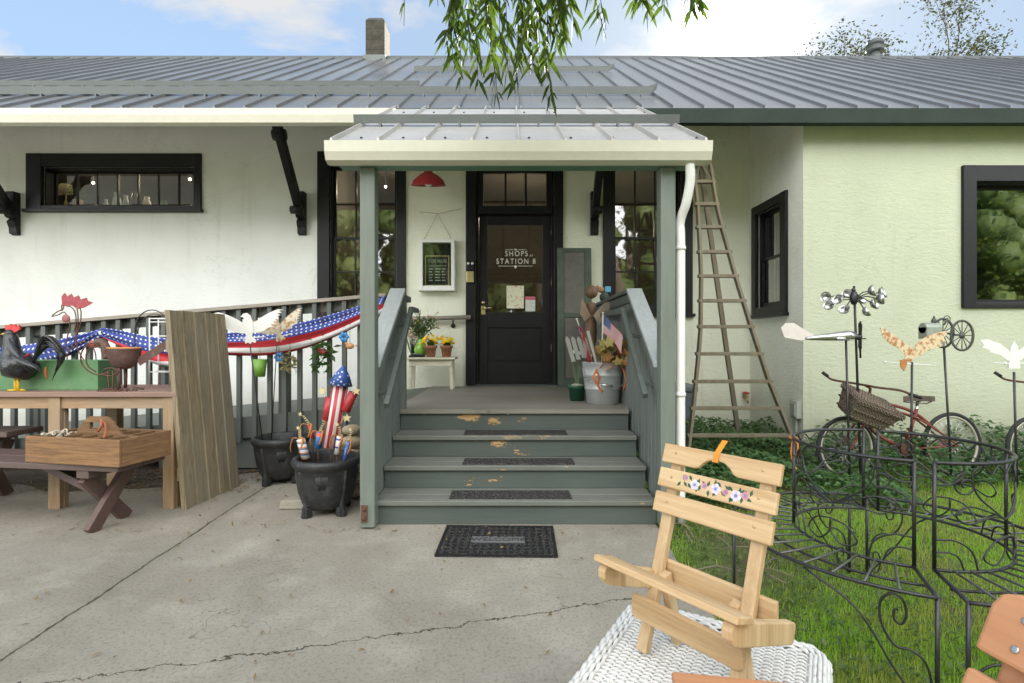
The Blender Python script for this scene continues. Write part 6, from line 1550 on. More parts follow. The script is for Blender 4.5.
# circular iron tree bench in two halves
BC=Vector((1.602,2.205,0)); RI,RO,ZS,ZT=.355,.605,.42,.80
def bench_half(label, rot, off):
    t=thing('tree_bench',label,'bench',BC+off,(0,0,rot),'two halves of the round iron tree bench')
    def cp(r_,a,z): return Vector((r_*math.cos(a),r_*math.sin(a),z))
    A0,A1=R(2.2),R(177.8)
    def arc(r_,z,a0=A0,a1=A1,n_=40): return [cp(r_,a0+(a1-a0)*i/n_,z) for i in range(n_+1)]
    def B(mb,name,par=t): return mb.build(name,M['black_iron'],par,world=False)
    b=MB(); b.tube(arc(RO,ZS),.0068,8); b.tube(arc(RI,ZS),.0062,8)
    for a in (A0,A1): b.tube([cp(RI,a,ZS),cp(RO,a,ZS)],.0068,8)
    b.tube(arc((RI+RO)/2,ZS-.014),.0048,6); fr_=B(b,'seat_frame')
    for i in range(1,19):
        a=A0+(A1-A0)*i/19; b=MB(); b.tube([cp(RI,a,ZS+.002),cp(RO,a,ZS+.002)],.0042,6); b.build('seat_bar',M['sheen_iron'],t,world=False)
    posts=(A0,R(90),A1)
    for a in posts:
        b=MB(); b.tube([cp(RO-.004,a,0.0),cp(RO-.004,a,ZS)],.0070,8); B(b,'leg')
    b=MB(); b.tube(arc(RI,ZT),.0070,8); rail_=B(b,'top_rail')
    for a in posts:
        b=MB(); b.tube([cp(RI,a,ZS),cp(RI,a,ZT)],.0066,8); B(b,'back_post')
    for (a0,a1) in zip(posts,posts[1:]):
        w=(a1-a0); H=ZT-ZS
        def U(pts,n_=6): return [cp(RI,a0+w*p.x,ZS+H*p.z) for p in spline([(q[0],0,q[1]) for q in pts],n_)]
        b=MB(); rt=.0033
        curves=[ [(.30,1.0),(.22,.90),(.26,.70),(.42,.52),(.5,.46)], [(.70,1.0),(.78,.90),(.74,.70),(.58,.52),(.5,.46)],           # heart
                 [(.30,.98),(.36,.90),(.42,.97),(.50,.90),(.58,.97),(.64,.90),(.70,.98)],
                 [(.5,.46),(.36,.50),(.20,.44),(.12,.52),(.20,.60),(.34,.55),(.5,.46)],
                 [(.5,.46),(.64,.50),(.82,.46),(.90,.56),(.80,.62),(.66,.55),(.5,.46)], [(.5,.30),(.62,.26),(.68,.12),(.58,.06),(.50,.18),(.5,.30)], [(.5,.30),(.38,.26),(.30,.12),(.40,.05),(.49,.16),(.5,.30)],
                 [(0,.16),(.08,.17),(.14,.12),(.17,0)],[(0,.28),(.12,.28),(.22,.18),(.26,0)], [(1,.16),(.92,.17),(.86,.12),(.83,0)],[(1,.28),(.88,.28),(.78,.18),(.74,0)],
                 [(0,.80),(.08,.80),(.16,.88),(.17,1.0)],[(1,.80),(.92,.80),(.84,.88),(.83,1.0)],]
        for c_ in curves: b.tube(U(c_),rt,6)
        for (u_,v_) in ((.18,.80),(.82,.80)):
            b.tube([cp(RI,a0+w*(u_+x_*.9),ZS+H*(v_+y_*1.3)) for x_,y_ in spiral(.09,.02,1.4,PI/2)],rt,6)
        B(b,'back_scroll',rail_)
    # scrolls under the seat beside each end leg and along the rim
    for (a,sg) in ((A0,1),(A1,-1)):
        b=MB(); rr=RO-.004
        def V(pts,n_=6): return [cp(rr,a+sg*p.x*.55/rr,p.z) for p in spline([(q[0],0,q[1]) for q in pts],n_)]
        b.tube(V([(.012,.10),(.05,.20),(.12,.235),(.20,.24),(.265,.30),(.27,.37),(.22,.405),(.165,.395),(.145,.35),(.165,.315),(.20,.32),(.205,.35),(.185,.36)]),.0042,6)
        b.tube(V([(.012,.10),(.03,.04),(.08,.03),(.105,.08),(.09,.13),(.055,.13),(.05,.10),(.07,.09)]),.0042,6)
        if a in (A0,A1): b.tube(V([(.012,.012),(.20,.16),(.40,.33),(.70,ZS-.012)]),.0040,6)
        B(b,'apron_scroll',fr_)
    return t
sdir=R(68.5)
perp=Vector((-math.sin(sdir),math.cos(sdir),0))
bench_half('left half of the round black iron tree bench, its scrolled back against the ivy bed',sdir,perp*.016)
bench_half('right half of the round black iron tree bench, nearest the dark bicycle wheel',sdir+PI,-perp*.016)
b=MB(); c=P(793.5,438,2.395); b.tube(spline([c+Vector((0,0,.0)),c+Vector((-.012,-.012,-.02)),c+Vector((-.016,-.01,-.07)),c+Vector((-.002,-.008,-.12)),c+Vector((.008,-.01,-.14))],5),.004,6); b.tube(spline([c,c+Vector((.012,-.014,-.03)),c+Vector((.004,-.016,-.09))],5),.004,6); b.tube([c+Vector((.016*math.cos(i*.6),.016*math.sin(i*.6),.004*math.sin(i*.5))) for i in range(12)],.004,6)
tagmesh(b,'orange_string',plain('orange_nylon',(0.66,0.20,0.03),.6),'orange cord looped round the top rail of the tree bench','cord')

# white wicker table
WT=thing('wicker_table','white woven wicker table with rounded corners standing on the lawn edge','table',(.365,1.596,0),(0,0,R(-31.2)))
TWX,TWY,ZW=.515,.74,.45
M['white_wicker']=plain('white_wicker_paint',(0.72,0.71,0.67),.5,.10,40,.15,200); M['wicker_gap']=plain('wicker_core',(0.16,0.14,0.11),.9,.2,30)
def rrect(x0,x1,y0,y1,r_,n_=6):
    out=[]
    for cx_,cy_,a in ((x1-r_,y1-r_,0),(x0+r_,y1-r_,PI/2),(x0+r_,y0+r_,PI),(x1-r_,y0+r_,1.5*PI)):
        for i in range(n_+1): out.append((cx_+r_*math.cos(a+PI/2*i/n_),cy_+r_*math.sin(a+PI/2*i/n_)))
    return out
b=MB(); rr_=rrect(.012,TWX-.012,-TWY+.012,-.012,.045); b.add([(x_,y_,ZW-.012) for x_,y_ in rr_]+[(x_,y_,ZW-.15) for x_,y_ in rr_],[tuple(range(len(rr_))),tuple(range(len(rr_),2*len(rr_)))[::-1]]+[(i,(i+1)%len(rr_),len(rr_)+(i+1)%len(rr_),len(rr_)+i) for i in range(len(rr_))]); core=b.build('core',M['wicker_gap'],WT,world=False)
b=MB(); x_=.055; i=0                                   # stakes run front to back, weavers across in pairs
mg=.045
while x_<TWX-.05:
    b.tube([(x_,-TWY+mg,ZW-.005),(x_,-mg,ZW-.005)],.0075,6,flat=.45); x_+=.0235
y_=-TWY+.05; j=0
while y_<-.045:
    pts=[]
    xx=.035; q=0
    while xx<TWX-.03:
        ph=(xx-.055)/.0235*PI
        pts.append((xx,y_+rnd.uniform(-.0006,.0006),ZW-.005+.0052*math.cos(ph+(j%2)*PI))); xx+=.0235/3
    b.tube(pts,.0036,5,flat=.9); y_+=.0078; j+=1
b.build('woven_top',M['white_wicker'],WT,world=False)
b=MB()
for k_,(ins,zo) in enumerate(((.040,.0),(.031,.003),(.021,.003),(.011,-.001),(.004,-.010))):
    base_=rrect(ins,TWX-ins,-TWY+ins,-ins,max(.02,.055-ins*.8),8); pts=[]
    for i in range(len(base_)):
        p,q=Vector((*base_[i],0)),Vector((*base_[(i+1)%len(base_)],0)); m_=max(1,int((q-p).length/.008))
        for s_ in range(m_): pts.append(p+(q-p)*s_/m_)
    pts=[Vector((p.x,p.y,ZW+zo+.0035*math.sin(i*1.25+k_*2.1))) for i,p in enumerate(pts)]
    b.tube(pts,.0052,6,closed=True)
for k_ in range(17):
    base_=rrect(.0,TWX,-TWY,.0,.055,8); pts=[]
    for i in range(len(base_)):
        p,q=Vector((*base_[i],0)),Vector((*base_[(i+1)%len(base_)],0)); m_=max(1,int((q-p).length/.010))
        for s_ in range(m_): pts.append(p+(q-p)*s_/m_)
    cen=Vector((TWX/2,-TWY/2,0))
    pts=[Vector((p.x,p.y,ZW-.016-k_*.0083))+(p-cen).normalized()*(.003*math.sin(i*1.05+k_*PI)) for i,p in enumerate(pts)]
    b.tube(pts,.0042,5,closed=True)
b.build('woven_rim',M['white_wicker'],WT,world=False)
for (x_,y_) in ((.04,-.04),(TWX-.04,-.04),(.04,-TWY+.04),(TWX-.04,-TWY+.04)):
    b=MB(); pts=[]; b.lathe([(.020,0),(.020,ZW-.15)],(x_,y_,0),12)
    for i in range(100): a=i*.9; pts.append((x_+.021*math.cos(a),y_+.021*math.sin(a),.004+i*.0029))
    b.tube(pts,.004,5); b.build('leg',M['white_wicker'],WT,world=False)

# wooden folding chairs
def wood_chair(label, loc, rot, sc, mat, decal, tip=0.0):
    t=thing('folding_chair',label,'chair',loc,(-tip,0,rot)); t.scale=(sc,sc,sc)
    mx_,mz_=mat
    lean=Vector((0,.165,.505)).normalized(); fw=lean.cross(Vector((1,0,0))).normalized()   # fw: towards the back? normal of the back plane
    nrm_=Vector((0,-lean.z,lean.y))                      # towards the sitter
    def B(mb,name,m_,par=t,bv=.003): return mb.build(name,m_,par,bv,world=False)
    SW=.238
    for x_ in (0,SW):
        b=MB(); b.bar(Vector((x_,0,.001)),Vector((x_,0,0))+lean*.500,.030,.020,up=(0,1,0)); B(b,'stile',mz_)
    for k_,(h0,h1) in enumerate(((.463,.512),(.400,.449),(.336,.387))):
        b=MB(); x0,x1=(-.036,SW+.036) if decal else (-.024,SW+.024)
        if k_==0: poly=[(x0,h0)]+[(x0,h1),(x1,h1),(x1,h0)]+[(.175,h0),(.165,h0+.004),(.155,h0+.016),(.140,h0+.026),(.119,h0+.029),(.098,h0+.026),(.083,h0+.016),(.073,h0+.004),(.063,h0)]
        else: poly=[(x0,h0),(x0,h1),(x1,h1),(x1,h0)]
        if not decal and k_==0:
            poly=[(x0,h0),(x0,h1-.014),(x0+.004,h1-.004),(x0+.014,h1),(x1-.014,h1),(x1-.004,h1-.004),(x1,h1-.014),(x1,h0)]
        b.prism([(p[0],p[1]) for p in poly],nrm_*.0175,(1,0,0),lean,.014); o=B(b,'back_slat',mx_)
        if not decal:
            for x_ in (0,SW):
                for hh in ((h0+.012),(h1-.016)): s_=MB(); s_.lathe([(.0028,0),(.0028,.0008),(.002,.0014),(0,.001)],Vector((x_,0,0))+lean*hh+nrm_*.0246,12,axis=nrm_); B(s_,'screw',M['steel'],o,0)
        if decal:
            for x_ in (.004,SW-.004):
                s_=MB(); s_.lathe([(.0038,0),(.0038,.0006),(0,.0006)],Vector((x_,0,0))+lean*((h0+h1)/2+.004)+nrm_*.0244,12,axis=nrm_); B(s_,'plug',pine_z,o,0)
        if decal and k_==1:
            base=nrm_*.0250+lean*(.4255)
            lf,pt,ce,pk2=MB(),MB(),MB(),MB()
            fl=[(.045,.010,.0075,1),(.073,-.002,.0125,0),(.099,.001,.0085,1),(.129,.0,.0130,0),(.155,-.002,.0080,1),(.181,-.004,.0130,0),(.203,.001,.0095,1)]
            for (x_,h_,r_,kd) in fl:
                c=base+Vector((x_,0,0))+lean*h_
                mbp=MB()
                for q in range(5):
                    a=q*2*PI/5+x_*40; cc=c+(Vector((1,0,0))*math.cos(a)+lean*math.sin(a))*r_*.55
                    mbp.add([cc+(Vector((1,0,0))*math.cos(th)+lean*math.sin(th))*r_*.48 for th in [i*2*PI/10 for i in range(10)]],[tuple(range(10))])
                mbp.build('painted_flower',plain('rose_paint',(0.55,0.27,0.32),.5,.25,60) if kd else plain('lilac_paint',(0.70,0.64,0.74),.5,.2,60),o,0,fix=False,world=False)
                ce.add([c+nrm_*.0006+(Vector((1,0,0))*math.cos(th)+lean*math.sin(th))*r_*.30 for th in [i*2*PI/10 for i in range(10)]],[tuple(range(10))])
            for i in range(26):
                x_=.034+.180*i/25; x_+=rnd.uniform(-.006,.006); c=base-nrm_*.0004+Vector((x_,0,0))+lean*((.009 if i%2 else -.009)+rnd.uniform(-.006,.005)); a=rnd.uniform(-1.3,1.3)+(PI/2 if i%2 else -PI/2); e1=Vector((1,0,0))*math.cos(a)+lean*math.sin(a); e2=nrm_.cross(e1)
                lf.add([c-e1*.008,c+e2*.0042,c+e1*.009,c-e2*.0042],[(0,1,2,3)])
            fo=lf.build('painted_leaves',plain('leaf_green_paint',(0.03,0.085,0.04),.5),o,0,fix=False,world=False)
            ce.build('painted_centres',plain('blue_violet_paint',(0.22,0.22,0.50),.5,.3,90),o,0,fix=False,world=False)
    # seat: front board on two sloping, round-nosed rails
    sl2=Vector((0,.94,-.30)).normalized(); su=Vector((0,.30,.94)).normalized()
    for x_ in (-.014,SW+.062):
        b=MB(); o=Vector((x_,-.128,.246))
        poly=[(.0,-.016),(.006,-.004),(.012,0),(.255,0),(.262,-.006),(.262,-.040),(.255,-.046),(.035,-.046),(.018,-.042),(.006,-.032)]
        b.prism(poly,o,sl2,su,.022); B(b,'seat_rail',mz_)
    for i,(a,w_) in enumerate(((-.010,.062),(.060,.055),(.120,.055))):
        if i: continue
        b=MB(); o=Vector((0,-.128,.246))+sl2*a+su*.0003; x0,x1=-.036,SW+.086
        b.prism([(0,0),(w_,0),(w_,.015),(0,.015)],o+Vector(((x0+x1)/2,0,0)),sl2,su,x1-x0); B(b,'seat_slat',mx_)
    b=MB(); b.box(-.015,SW+.050,.078,.092,.150,.212); B(b,'rear_board',mx_)
    b=MB(); b.prism([(-.016,.082),(SW+.016,.082),(SW+.026,.092),(SW+.026,.130),(SW+.016,.138),(-.026,.138),(-.026,.088)],(0,-.004,0),(1,0,0),(0,0,1),.016); B(b,'stretcher',mx_)
    for x_ in (.026,SW-.026):
        b=MB(); b.bar((x_,.052,.19),(x_,.105,.001),.022,.026,up=(0,1,0)); B(b,'rear_leg',mz_)
    return t
pine_x=wood('new_pine_x',(0.67,0.485,0.27),(0.40,0.23,0.095),'x',.55,15,.16,knots=True); pine_z=wood('new_pine_z',(0.66,0.485,0.275),(0.39,0.225,0.095),'z',.55,15,.16,knots=False)
red_x=wood('reddish_wood_x',(0.60,0.295,0.145),(0.42,0.18,0.08),'x',.42,16,.06,knots=False); red_z=wood('reddish_wood_z',(0.57,0.28,0.14),(0.40,0.17,0.075),'z',.42,16,.06,knots=False)
CR=R(-53)
wood_chair('small pale pine folding chair with painted flowers standing on the white wicker table',(.326,1.308,ZW+.006),CR,1.012,(pine_x,pine_z),True)
wood_chair('larger reddish wooden folding chair with screwed slats beside the wicker table',(.308,.618,.018),R(-80),1.86,(red_x,red_z),False,R(8))
# orange tag on the small chair
cm=Matrix.Rotation(CR,3,'Z'); c0=Vector((.326,1.308,ZW+.011)); ln=Vector((0,.165,.505)).normalized(); nn=Vector((0,-ln.z,ln.y))
b=MB(); pts=[Vector((.118,0,0))+ln*.488+nn*.0258,Vector((.120,0,0))+ln*.512+nn*.026,Vector((.124,0,0))+ln*.530+nn*.020,Vector((.130,0,0))+ln*.546+nn*.018]
w_=.0075
for p,q in zip(pts,pts[1:]):
    b.add([c0+cm@(v) for v in (p-Vector((w_,0,0)),p+Vector((w_,0,0)),q+Vector((w_,0,0)),q-Vector((w_,0,0)),p-Vector((w_,0,0))-nn*.0012,p+Vector((w_,0,0))-nn*.0012,q+Vector((w_,0,0))-nn*.0012,q-Vector((w_,0,0))-nn*.0012)],[(0,1,2,3),(7,6,5,4),(0,4,5,1),(1,5,6,2),(2,6,7,3),(3,7,4,0)])
tagmesh(b,'price_tag',plain('orange_paper',(0.75,0.26,0.02),.6,.08),'orange paper strip stuck on the top slat of the pine chair','tag')
# low wooden stool in front of the chair
t=thing('step_stool','low reddish wooden step stool on the near part of the wicker table','stool',(.335,.875,ZW+.004),(0,0,R(-9)))
for i in range(2):
    b=MB(); b.box(-.055,.215,-.10+i*.095,-.10+i*.095+.092,.150,.168); b.build('top_slat',red_x,t,.004,world=False)
for x_ in (-.03,.17):
    b=MB(); b.prism([(-.095,.001),(-.06,.001),(-.045,.05),(.03,.05),(.045,.001),(.08,.001),(.07,.149),(-.085,.149)],(x_+.01,0,0),(0,1,0),(0,0,1),.02); b.build('side_board',red_z,t,.003,world=False)
b=MB(); b.box(-.018,.168,-.02,-.002,.08,.148); b.build('stretcher',red_x,t,.003,world=False)

# ------------------------------------------------------------------ vegetation
def fastmesh(name, vs, fs, mats, smooth=False, mi=None):
    me=bpy.data.meshes.new(name); me.from_pydata(vs,[],fs)
    for m in mats: me.materials.append(m)
    if mi: me.polygons.foreach_set('material_index',mi)
    if smooth: me.polygons.foreach_set('use_smooth',[True]*len(fs))
    me.update(); o=bpy.data.objects.new(name,me); COL.objects.link(o); return o
M['grass']=leafmat('lawn_blades',(0.210,0.385,0.036),(0.320,0.500,0.070),.65,.45,(0.36,0.38,0.10),dead=((0.36,0.31,0.16),0.09))
M['ivy']=leafmat('ivy_leaves',(0.028,0.078,0.022),(0.075,0.150,0.042),.42,.22)
M['weed']=leafmat('weed_leaves',(0.07,0.125,0.03),(0.13,0.18,0.05),.5,.3)
M['litter']=leafmat('dead_leaves',(0.16,0.095,0.045),(0.28,0.20,0.10),.85,.1)
def edge_x(y):
    pts_=[(-6,.93),(-1,.92),(1.2,.90),(2.2,.905),(2.6,.90),(3.0,.93),(3.4,.965),(6.5,.97)]
    for (y0,x0),(y1,x1) in zip(pts_,pts_[1:]):
        if y0<=y<=y1: return x0+(x1-x0)*(y-y0)/(y1-y0)
    return .95
vs,fs=[],[]
def blade(x,y,h,w,lean,az,z0=-.012):
    c,s_=math.cos(az),math.sin(az); k_=len(vs); lx,ly=lean*math.cos(az+1.3),lean*math.sin(az+1.3)
    vs.extend([(x-c*w,y-s_*w,z0),(x+c*w,y+s_*w,z0),(x+c*w*.7+lx*.35,y+s_*w*.7+ly*.35,z0+h*.6),(x-c*w*.7+lx*.35,y-s_*w*.7+ly*.35,z0+h*.6),(x+lx,y+ly,z0+h)])
    fs.extend([(k_,k_+1,k_+2,k_+3),(k_+3,k_+2,k_+4)])
N=0
gr=random.Random(3)
while N<150000:
    y=.35+5.0*gr.random()**1.35; x=.9+ (6.2)*gr.random()**1.1*(.30+.70*min(1,y/4.5))
    if x<edge_x(y)+.01+gr.uniform(-.03,.02): continue
    if y>5.42 and x>2.9: continue
    nz=mnoise.noise(Vector((x*1.1,y*1.1,0)))+.45*mnoise.noise(Vector((x*3.7,y*3.7,4)))
    bare=max(0,1-math.hypot((x-1.15)/.42,(y-2.9)/.9))*1.0
    if gr.random() < max(0.02,min(.95,.10-nz*.8+bare)): N+=.25; continue
    h=gr.uniform(.016,.046)*(1+.6*nz)*(1.5 if gr.random()<.04 else 1); blade(x,y,h,gr.uniform(.0011,.0021),gr.uniform(.0,.035),gr.uniform(0,6.28)); N+=1
o=fastmesh('grass',vs,fs,[M['grass']]); o['kind']='stuff'
# a few clover-like weeds and dead bits between the blades
vs2=MB()
for i in range(1500):
    y=gr.uniform(1.4,4.4); x=edge_x(y)+.02+abs(gr.gauss(0,.75))
    if x>4: continue
    p=Vector((x,y,gr.uniform(.0,.05)))
    for q in range(gr.choice((2,3,3))): leafquad(vs2,p,(gr.uniform(-1,1),gr.uniform(-1,1),gr.uniform(.1,.7)),(0,0,1),gr.uniform(.015,.040),gr.uniform(.010,.022))
o=vs2.build('weeds',M['weed'],fix=False); o['kind']='stuff'
# dead twigs and straw on the bare patch by the steps
tw=MB()
for i in range(26):
    c=Vector((gr.uniform(1.0,1.75),gr.uniform(2.7,4.0),gr.uniform(.0,.05))); a=gr.uniform(0,6.28); L=gr.uniform(.08,.34); d_=Vector((math.cos(a),math.sin(a),gr.uniform(-.05,.25)))
    tw.tube([c,c+d_*L*.5+Vector((gr.uniform(-.03,.03),gr.uniform(-.03,.03),.02)),c+d_*L],gr.uniform(.0015,.004),5)
o=tw.build('dry_twigs',plain('dry_twig',(0.20,0.16,0.11),.9,.3,30)); o['kind']='stuff'
# ivy bed: under the wing wall, in the nook, and out along the porch
iv=MB()
def ivy_h(x,y):
    h=0
    yw=YG if x>XC else YW
    d_=yw-y
    if x>1.22:
        front=1.15+.25*math.sin(x*1.7)+.2*math.sin(x*3.9+1)
        if x<XC: front=2.75+.3*math.sin(x*5)
        if 0<d_<front: h=(.265+.07*math.sin(x*4.1)+.05*math.sin(x*9.3+y*5))*min(1,(front-d_)/.35)
        if x<XC and y<5.4: h*=.62
        if x>XC and d_<.30: h*=1.12
    return max(0,h)
n_=0
while n_<17000:
    x=gr.uniform(1.15,7.2); y=gr.uniform(3.8,6.6)
    if x>3.4 and gr.random()<.25: continue
    if x>XC-.02 and y>YG-.03: continue
    h=ivy_h(x,y)
    h*=.82+.36*mnoise.noise(Vector((x*4,y*4,2)))+.18
    if h<.05: n_+=.1; continue
    q=gr.random(); z=h*(1-q*q*.75)
    a=gr.uniform(0,6.28); d_=(math.cos(a),math.sin(a)-.35,gr.uniform(-.5,.35)); L=gr.uniform(.030,.058)
    leafquad(iv,(x,y,z),d_,(gr.uniform(-.4,.4),-.5+gr.uniform(-.4,.4),1),L,L*.85,fold=.12); n_+=1
o=iv.build('ivy',M['ivy'],fix=False); o['kind']='stuff'
# ivy stems climbing through the railing boards
iv=MB()
for i in range(70):
    z=gr.uniform(.03,.60); p=Vector((1.06+gr.uniform(-.03,.16)*(1-z),gr.uniform(3.62,4.3),z)); leafquad(iv,p,(gr.uniform(-1,1),gr.uniform(-1,.3),gr.uniform(-.6,.4)),(0,-.3,1),.045,.036)
o=iv.build('ivy',M['weed'],fix=False); o['kind']='stuff'
# leaf litter under the ramp and blown over the patio
li=MB()
for i in range(5200):
    if i<60: x,y=gr.uniform(-.42,.26),gr.uniform(3.0,3.46)
    elif gr.random()<.86: x,y=-2.2-abs(gr.gauss(0,1.6)),gr.uniform(4.25,6.3)
    elif gr.random()<.5: x,y=gr.uniform(-3.6,.9),gr.uniform(3.3,3.55)+gr.uniform(0,1.4)*(1 if gr.random()<.3 else 0)
    else: x,y=gr.uniform(-4,.88),gr.uniform(1.5,4.6)
    if -.98<x<.98 and y>3.46: continue
    if i>=60 and gr.random()<.55 and y<4: continue
    leafquad(li,(x,y,(.015 if i<60 else .006)+gr.uniform(0,.008)),(gr.uniform(-1,1),gr.uniform(-1,1),gr.uniform(-.05,.2)),(gr.uniform(-.3,.3),gr.uniform(-.3,.3),1),gr.uniform(.012,.045)*(.4 if i<60 else 1),gr.uniform(.006,.018)*(.5 if i<60 else 1))
o=li.build('leaf_litter',M['litter'],fix=False); o['kind']='stuff'

# trees
M['bark']=plain('grey_bark',(0.13,0.105,0.08),.95,.35,12,.7,30)
def limb(mb,p,d,L,r_,depth,tips,gr,droop=0.0,spread=.55,n_=3,segs=4):
    pts=[Vector(p)]; d=Vector(d).normalized()
    for i in range(segs):
        d=(d+Vector((gr.uniform(-.16,.16),gr.uniform(-.16,.16),gr.uniform(-.10,.12)-droop))).normalized(); pts.append(pts[-1]+d*L/segs)
    mb.tube(pts,[r_*(1-.55*i/segs) for i in range(segs+1)],6 if depth<2 else 5)
    if depth==0: tips.append((pts[-1],d)); tips.append((pts[-2],d)); return
    for k_ in range(n_):
        j=gr.randint(segs//2,segs); dd=(d+Vector((gr.uniform(-1,1),gr.uniform(-1,1),gr.uniform(-.35,.6)))*spread).normalized(); limb(mb,pts[j],dd,L*gr.uniform(.55,.8),r_*.45,depth-1,tips,gr,droop,spread,n_,segs)
def tree(name,label,loc,H,r_,seed,leaf,nleaf,mat,rad,depth=3,n_=4,spread=.75,kind=None):
    g_=random.Random(seed); t=thing(name,label,'tree',loc)
    b=MB(); tips=[]; base=Vector(loc); top=base+Vector((g_.uniform(-.3,.3),g_.uniform(-.3,.3),H*.45))
    b.tube([base-Vector((0,0,.1)),(base+top)/2+Vector((g_.uniform(-.15,.15),0,0)),top],[r_*1.25,r_,r_*.75],12)
    for k_ in range(5):
        a=k_*2*PI/5+g_.uniform(-.4,.4); limb(b,top-Vector((0,0,g_.uniform(0,H*.1))),(math.cos(a)*.6,math.sin(a)*.6,1),H*.30,r_*.5,depth-1,tips,g_,0,spread,n_)
    b.build('trunk',M['bark'],t)
    c=MB()
    for i in range(nleaf):
        p,d=g_.choice(tips); p=p+Vector((g_.gauss(0,rad),g_.gauss(0,rad),g_.gauss(0,rad*.8)))
        leafquad(c,p,(g_.uniform(-1,1),g_.uniform(-1,1),g_.uniform(-.9,.5)),(g_.uniform(-1,1),g_.uniform(-1,1),1),leaf*g_.uniform(.6,1.3),leaf*.5*g_.uniform(.7,1.2))
    c.build('crown',mat,t,fix=False); return t
M['far_leaf']=leafmat('dusty_olive_leaves',(0.030,0.034,0.020),(0.06,0.06,0.035),.6,.25)
tree('roadside_tree','sparse olive leaved tree rising behind the roof around the vent',(11.6,16.5,0),9.5,.20,14,.095,24000,M['far_leaf'],.27,4,3,.85)
tree('roadside_tree','lower sparse olive leaved tree behind the far right end of the roof',(16.6,17.0,0),6.7,.20,31,.095,20000,M['far_leaf'],.26,4,3,.80)
# willow: trunk behind the viewer, one limb over the patio with hanging sprays
M['willow']=leafmat('willow_leaves',(0.026,0.052,0.010),(0.068,0.102,0.020),.65,.38)
g_=random.Random(21)
t=thing('willow_tree','willow tree whose leafy sprays hang into the top of the view above the porch','tree',(3.4,-2.2,0))
b=MB()
b.tube(spline([(3.4,-2.2,-.1),(3.3,-2.1,1.6),(3.0,-1.7,3.0),(2.6,-1.2,4.2)],5),[.30-.009*i for i in range(16)],14)
limb_pts=spline([(2.7,-1.3,3.9),(2.1,-.2,4.55),(1.3,1.2,4.55),(.6,2.2,4.0),(.15,2.72,3.55),(-.35,2.95,3.3)],6)
b.tube(limb_pts,[.12-.0036*i for i in range(len(limb_pts))],10)
l2=spline([(1.3,1.2,4.55),(1.15,2.0,4.1),(.95,2.6,3.5),(.9,2.75,3.2)],5); b.tube(l2,[.05-.0028*i for i in range(len(l2))],8)
b.build('trunk',M['bark'],t)
tw,lf=MB(),MB()
def spray(x0,x1,y1,Y,leafy=1.0,n_=16,z0=None):
    top=P(x0,-90,Y); tip=P(x1,y1,Y+g_.uniform(-.12,.12)); mid=(top+tip)/2+Vector((g_.uniform(-.05,.05),g_.uniform(-.05,.05),.06))
    pts=spline([top,mid,tip],10); tw.tube(pts,[.0035*(1-.6*i/(len(pts)-1)) for i in range(len(pts))],5)
    if leafy<=0: return
    for i in range(int(n_*leafy)):
        q=(i+.5)/(n_*leafy); q=.42+.58*q; k_=min(len(pts)-2,int(q*(len(pts)-1))); p=pts[k_]+(pts[k_+1]-pts[k_])*g_.random()
        for s_ in range(g_.choice((2,3))):
            a=g_.uniform(0,6.28); d_=Vector((math.cos(a)*.55,math.sin(a)*.55,-g_.uniform(.45,1.5))); L=g_.uniform(.07,.125); d_=d_.normalized()
            k2=Vector((math.cos(a+1.5),math.sin(a+1.5),.3))
            side=d_.cross(k2).normalized(); up=side.cross(d_)
            W=L*g_.uniform(.075,.115); c1=p+d_*L*.30+up*.004; c2=p+d_*L*.62+Vector((0,0,-L*.04)); e=p+d_*L+Vector((0,0,-L*.16))
            lf.add([p,c1+side*W,c1,c1-side*W,c2+side*W*.8,c2,c2-side*W*.8,e],[(0,1,2),(0,2,3),(1,4,5,2),(2,5,6,3),(4,7,5),(5,7,6)])
for a in ((452,447,40,2.65),(462,452,62,2.7),(468,462,80,2.7),(478,470,48,2.6),(485,478,86,2.75),(492,492,60,2.6),(500,497,92,2.7),(505,508,70,2.62),(512,516,84,2.72),(520,522,58,2.6),(526,533,66,2.7),(535,540,50,2.65),(540,548,64,2.62),(548,556,52,2.72),(552,566,44,2.6),(530,553,102,2.78),(475,485,30,2.55),(510,500,40,2.55),(545,560,30,2.55),(535,525,35,2.55),(560,575,26,2.7)): spray(*a,leafy=1.0,n_=13)
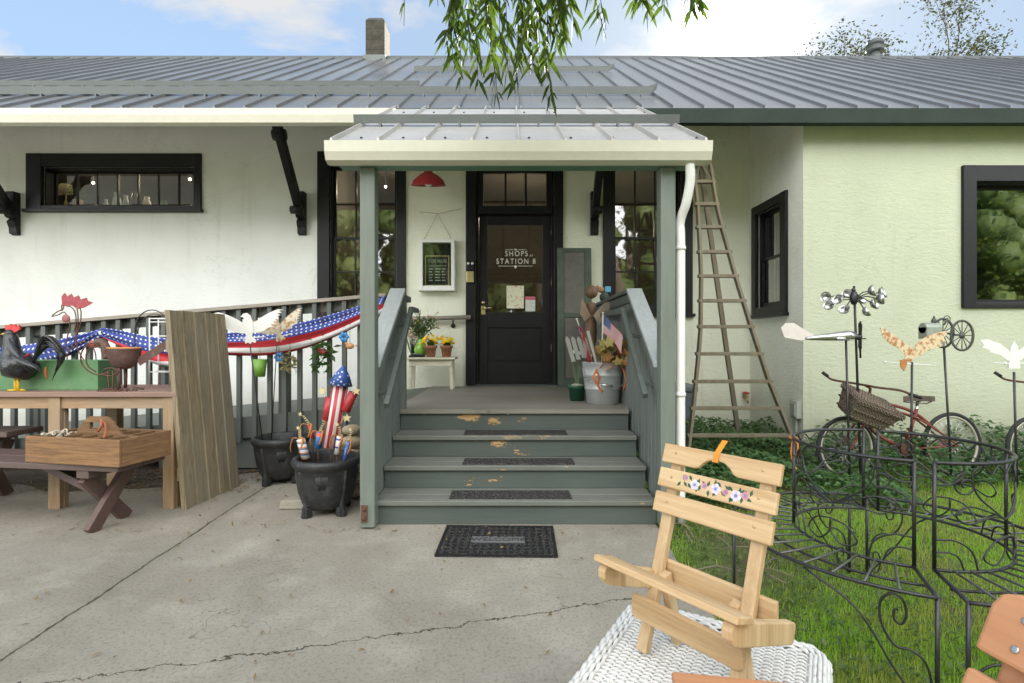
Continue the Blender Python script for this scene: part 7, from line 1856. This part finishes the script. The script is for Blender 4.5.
for a in ((605,606,30,2.7),(628,634,14,2.7),(642,648,20,2.65),(668,664,16,2.7),(678,690,18,2.7),(690,698,20,2.62),(655,640,8,2.7)): spray(*a,leafy=.8,n_=13)
for a in ((392,404,26,2.6),(566,606,38,2.6),(418,438,6,2.6),(600,590,4,2.6)): spray(*a,leafy=.22,n_=16)
for p in limb_pts[6:26]:
    for q in range(16):
        c=p+Vector((g_.gauss(0,.35),g_.gauss(0,.35),g_.gauss(.25,.28))); 
        if c.y>2.2 and c.z<3.35: c.z=3.45+g_.random()*.5
        leafquad(lf,c,(g_.uniform(-1,1),g_.uniform(-1,1),-1),(1,g_.uniform(-1,1),.3),.10,.022)
tw.build('twig',plain('willow_twig',(0.05,0.042,0.022),.95,spec=0.0),t); lf.build('crown',M['willow'],t,fix=False)
# the wood across the yard that the window panes mirror
g_=random.Random(5); wd=MB(); tk=MB()
for i in range(52):
    x=-17+(i%26)*2.2+g_.uniform(-1,1); y=(-17 if i<26 else -24)-g_.uniform(0,5); H=g_.uniform(9.0,13.5); rr=g_.uniform(2.0,3.0)
    tk.tube([(x,y,-.1),(x+.2,y,H*.5),(x,y,H*.9)],[.28,.18,.05],8)
    for k_ in range(20):
        a=g_.uniform(0,6.28); c=Vector((x+rr*.8*math.cos(a),y+rr*.8*math.sin(a),g_.uniform(.0,1)*H)); cr_=g_.uniform(.9,1.6)
        wd.ball(c,cr_*.62,8)
        for q in range(230):
            v=Vector((g_.gauss(0,1),g_.gauss(0,1),g_.gauss(0,1))).normalized()*cr_*(.35+.80*g_.random()); p_=c+v; d_=Vector((g_.uniform(-1,1),g_.uniform(-1,1),g_.uniform(-1,.5)))*.27; s_=Vector((-d_.y,d_.x,g_.uniform(-.1,.1)))*.6
            wd.add([p_,p_+d_*.5+s_*.5,p_+d_,p_+d_*.5-s_*.5],[(0,1,2,3)])
o=wd.build('woodland',leafmat('woodland_leaves',(0.08,0.14,0.04),(0.19,0.24,0.08),.6,.3),fix=False); o['kind']='stuff'
o=tk.build('woodland_trunks',M['bark']); o['kind']='stuff'
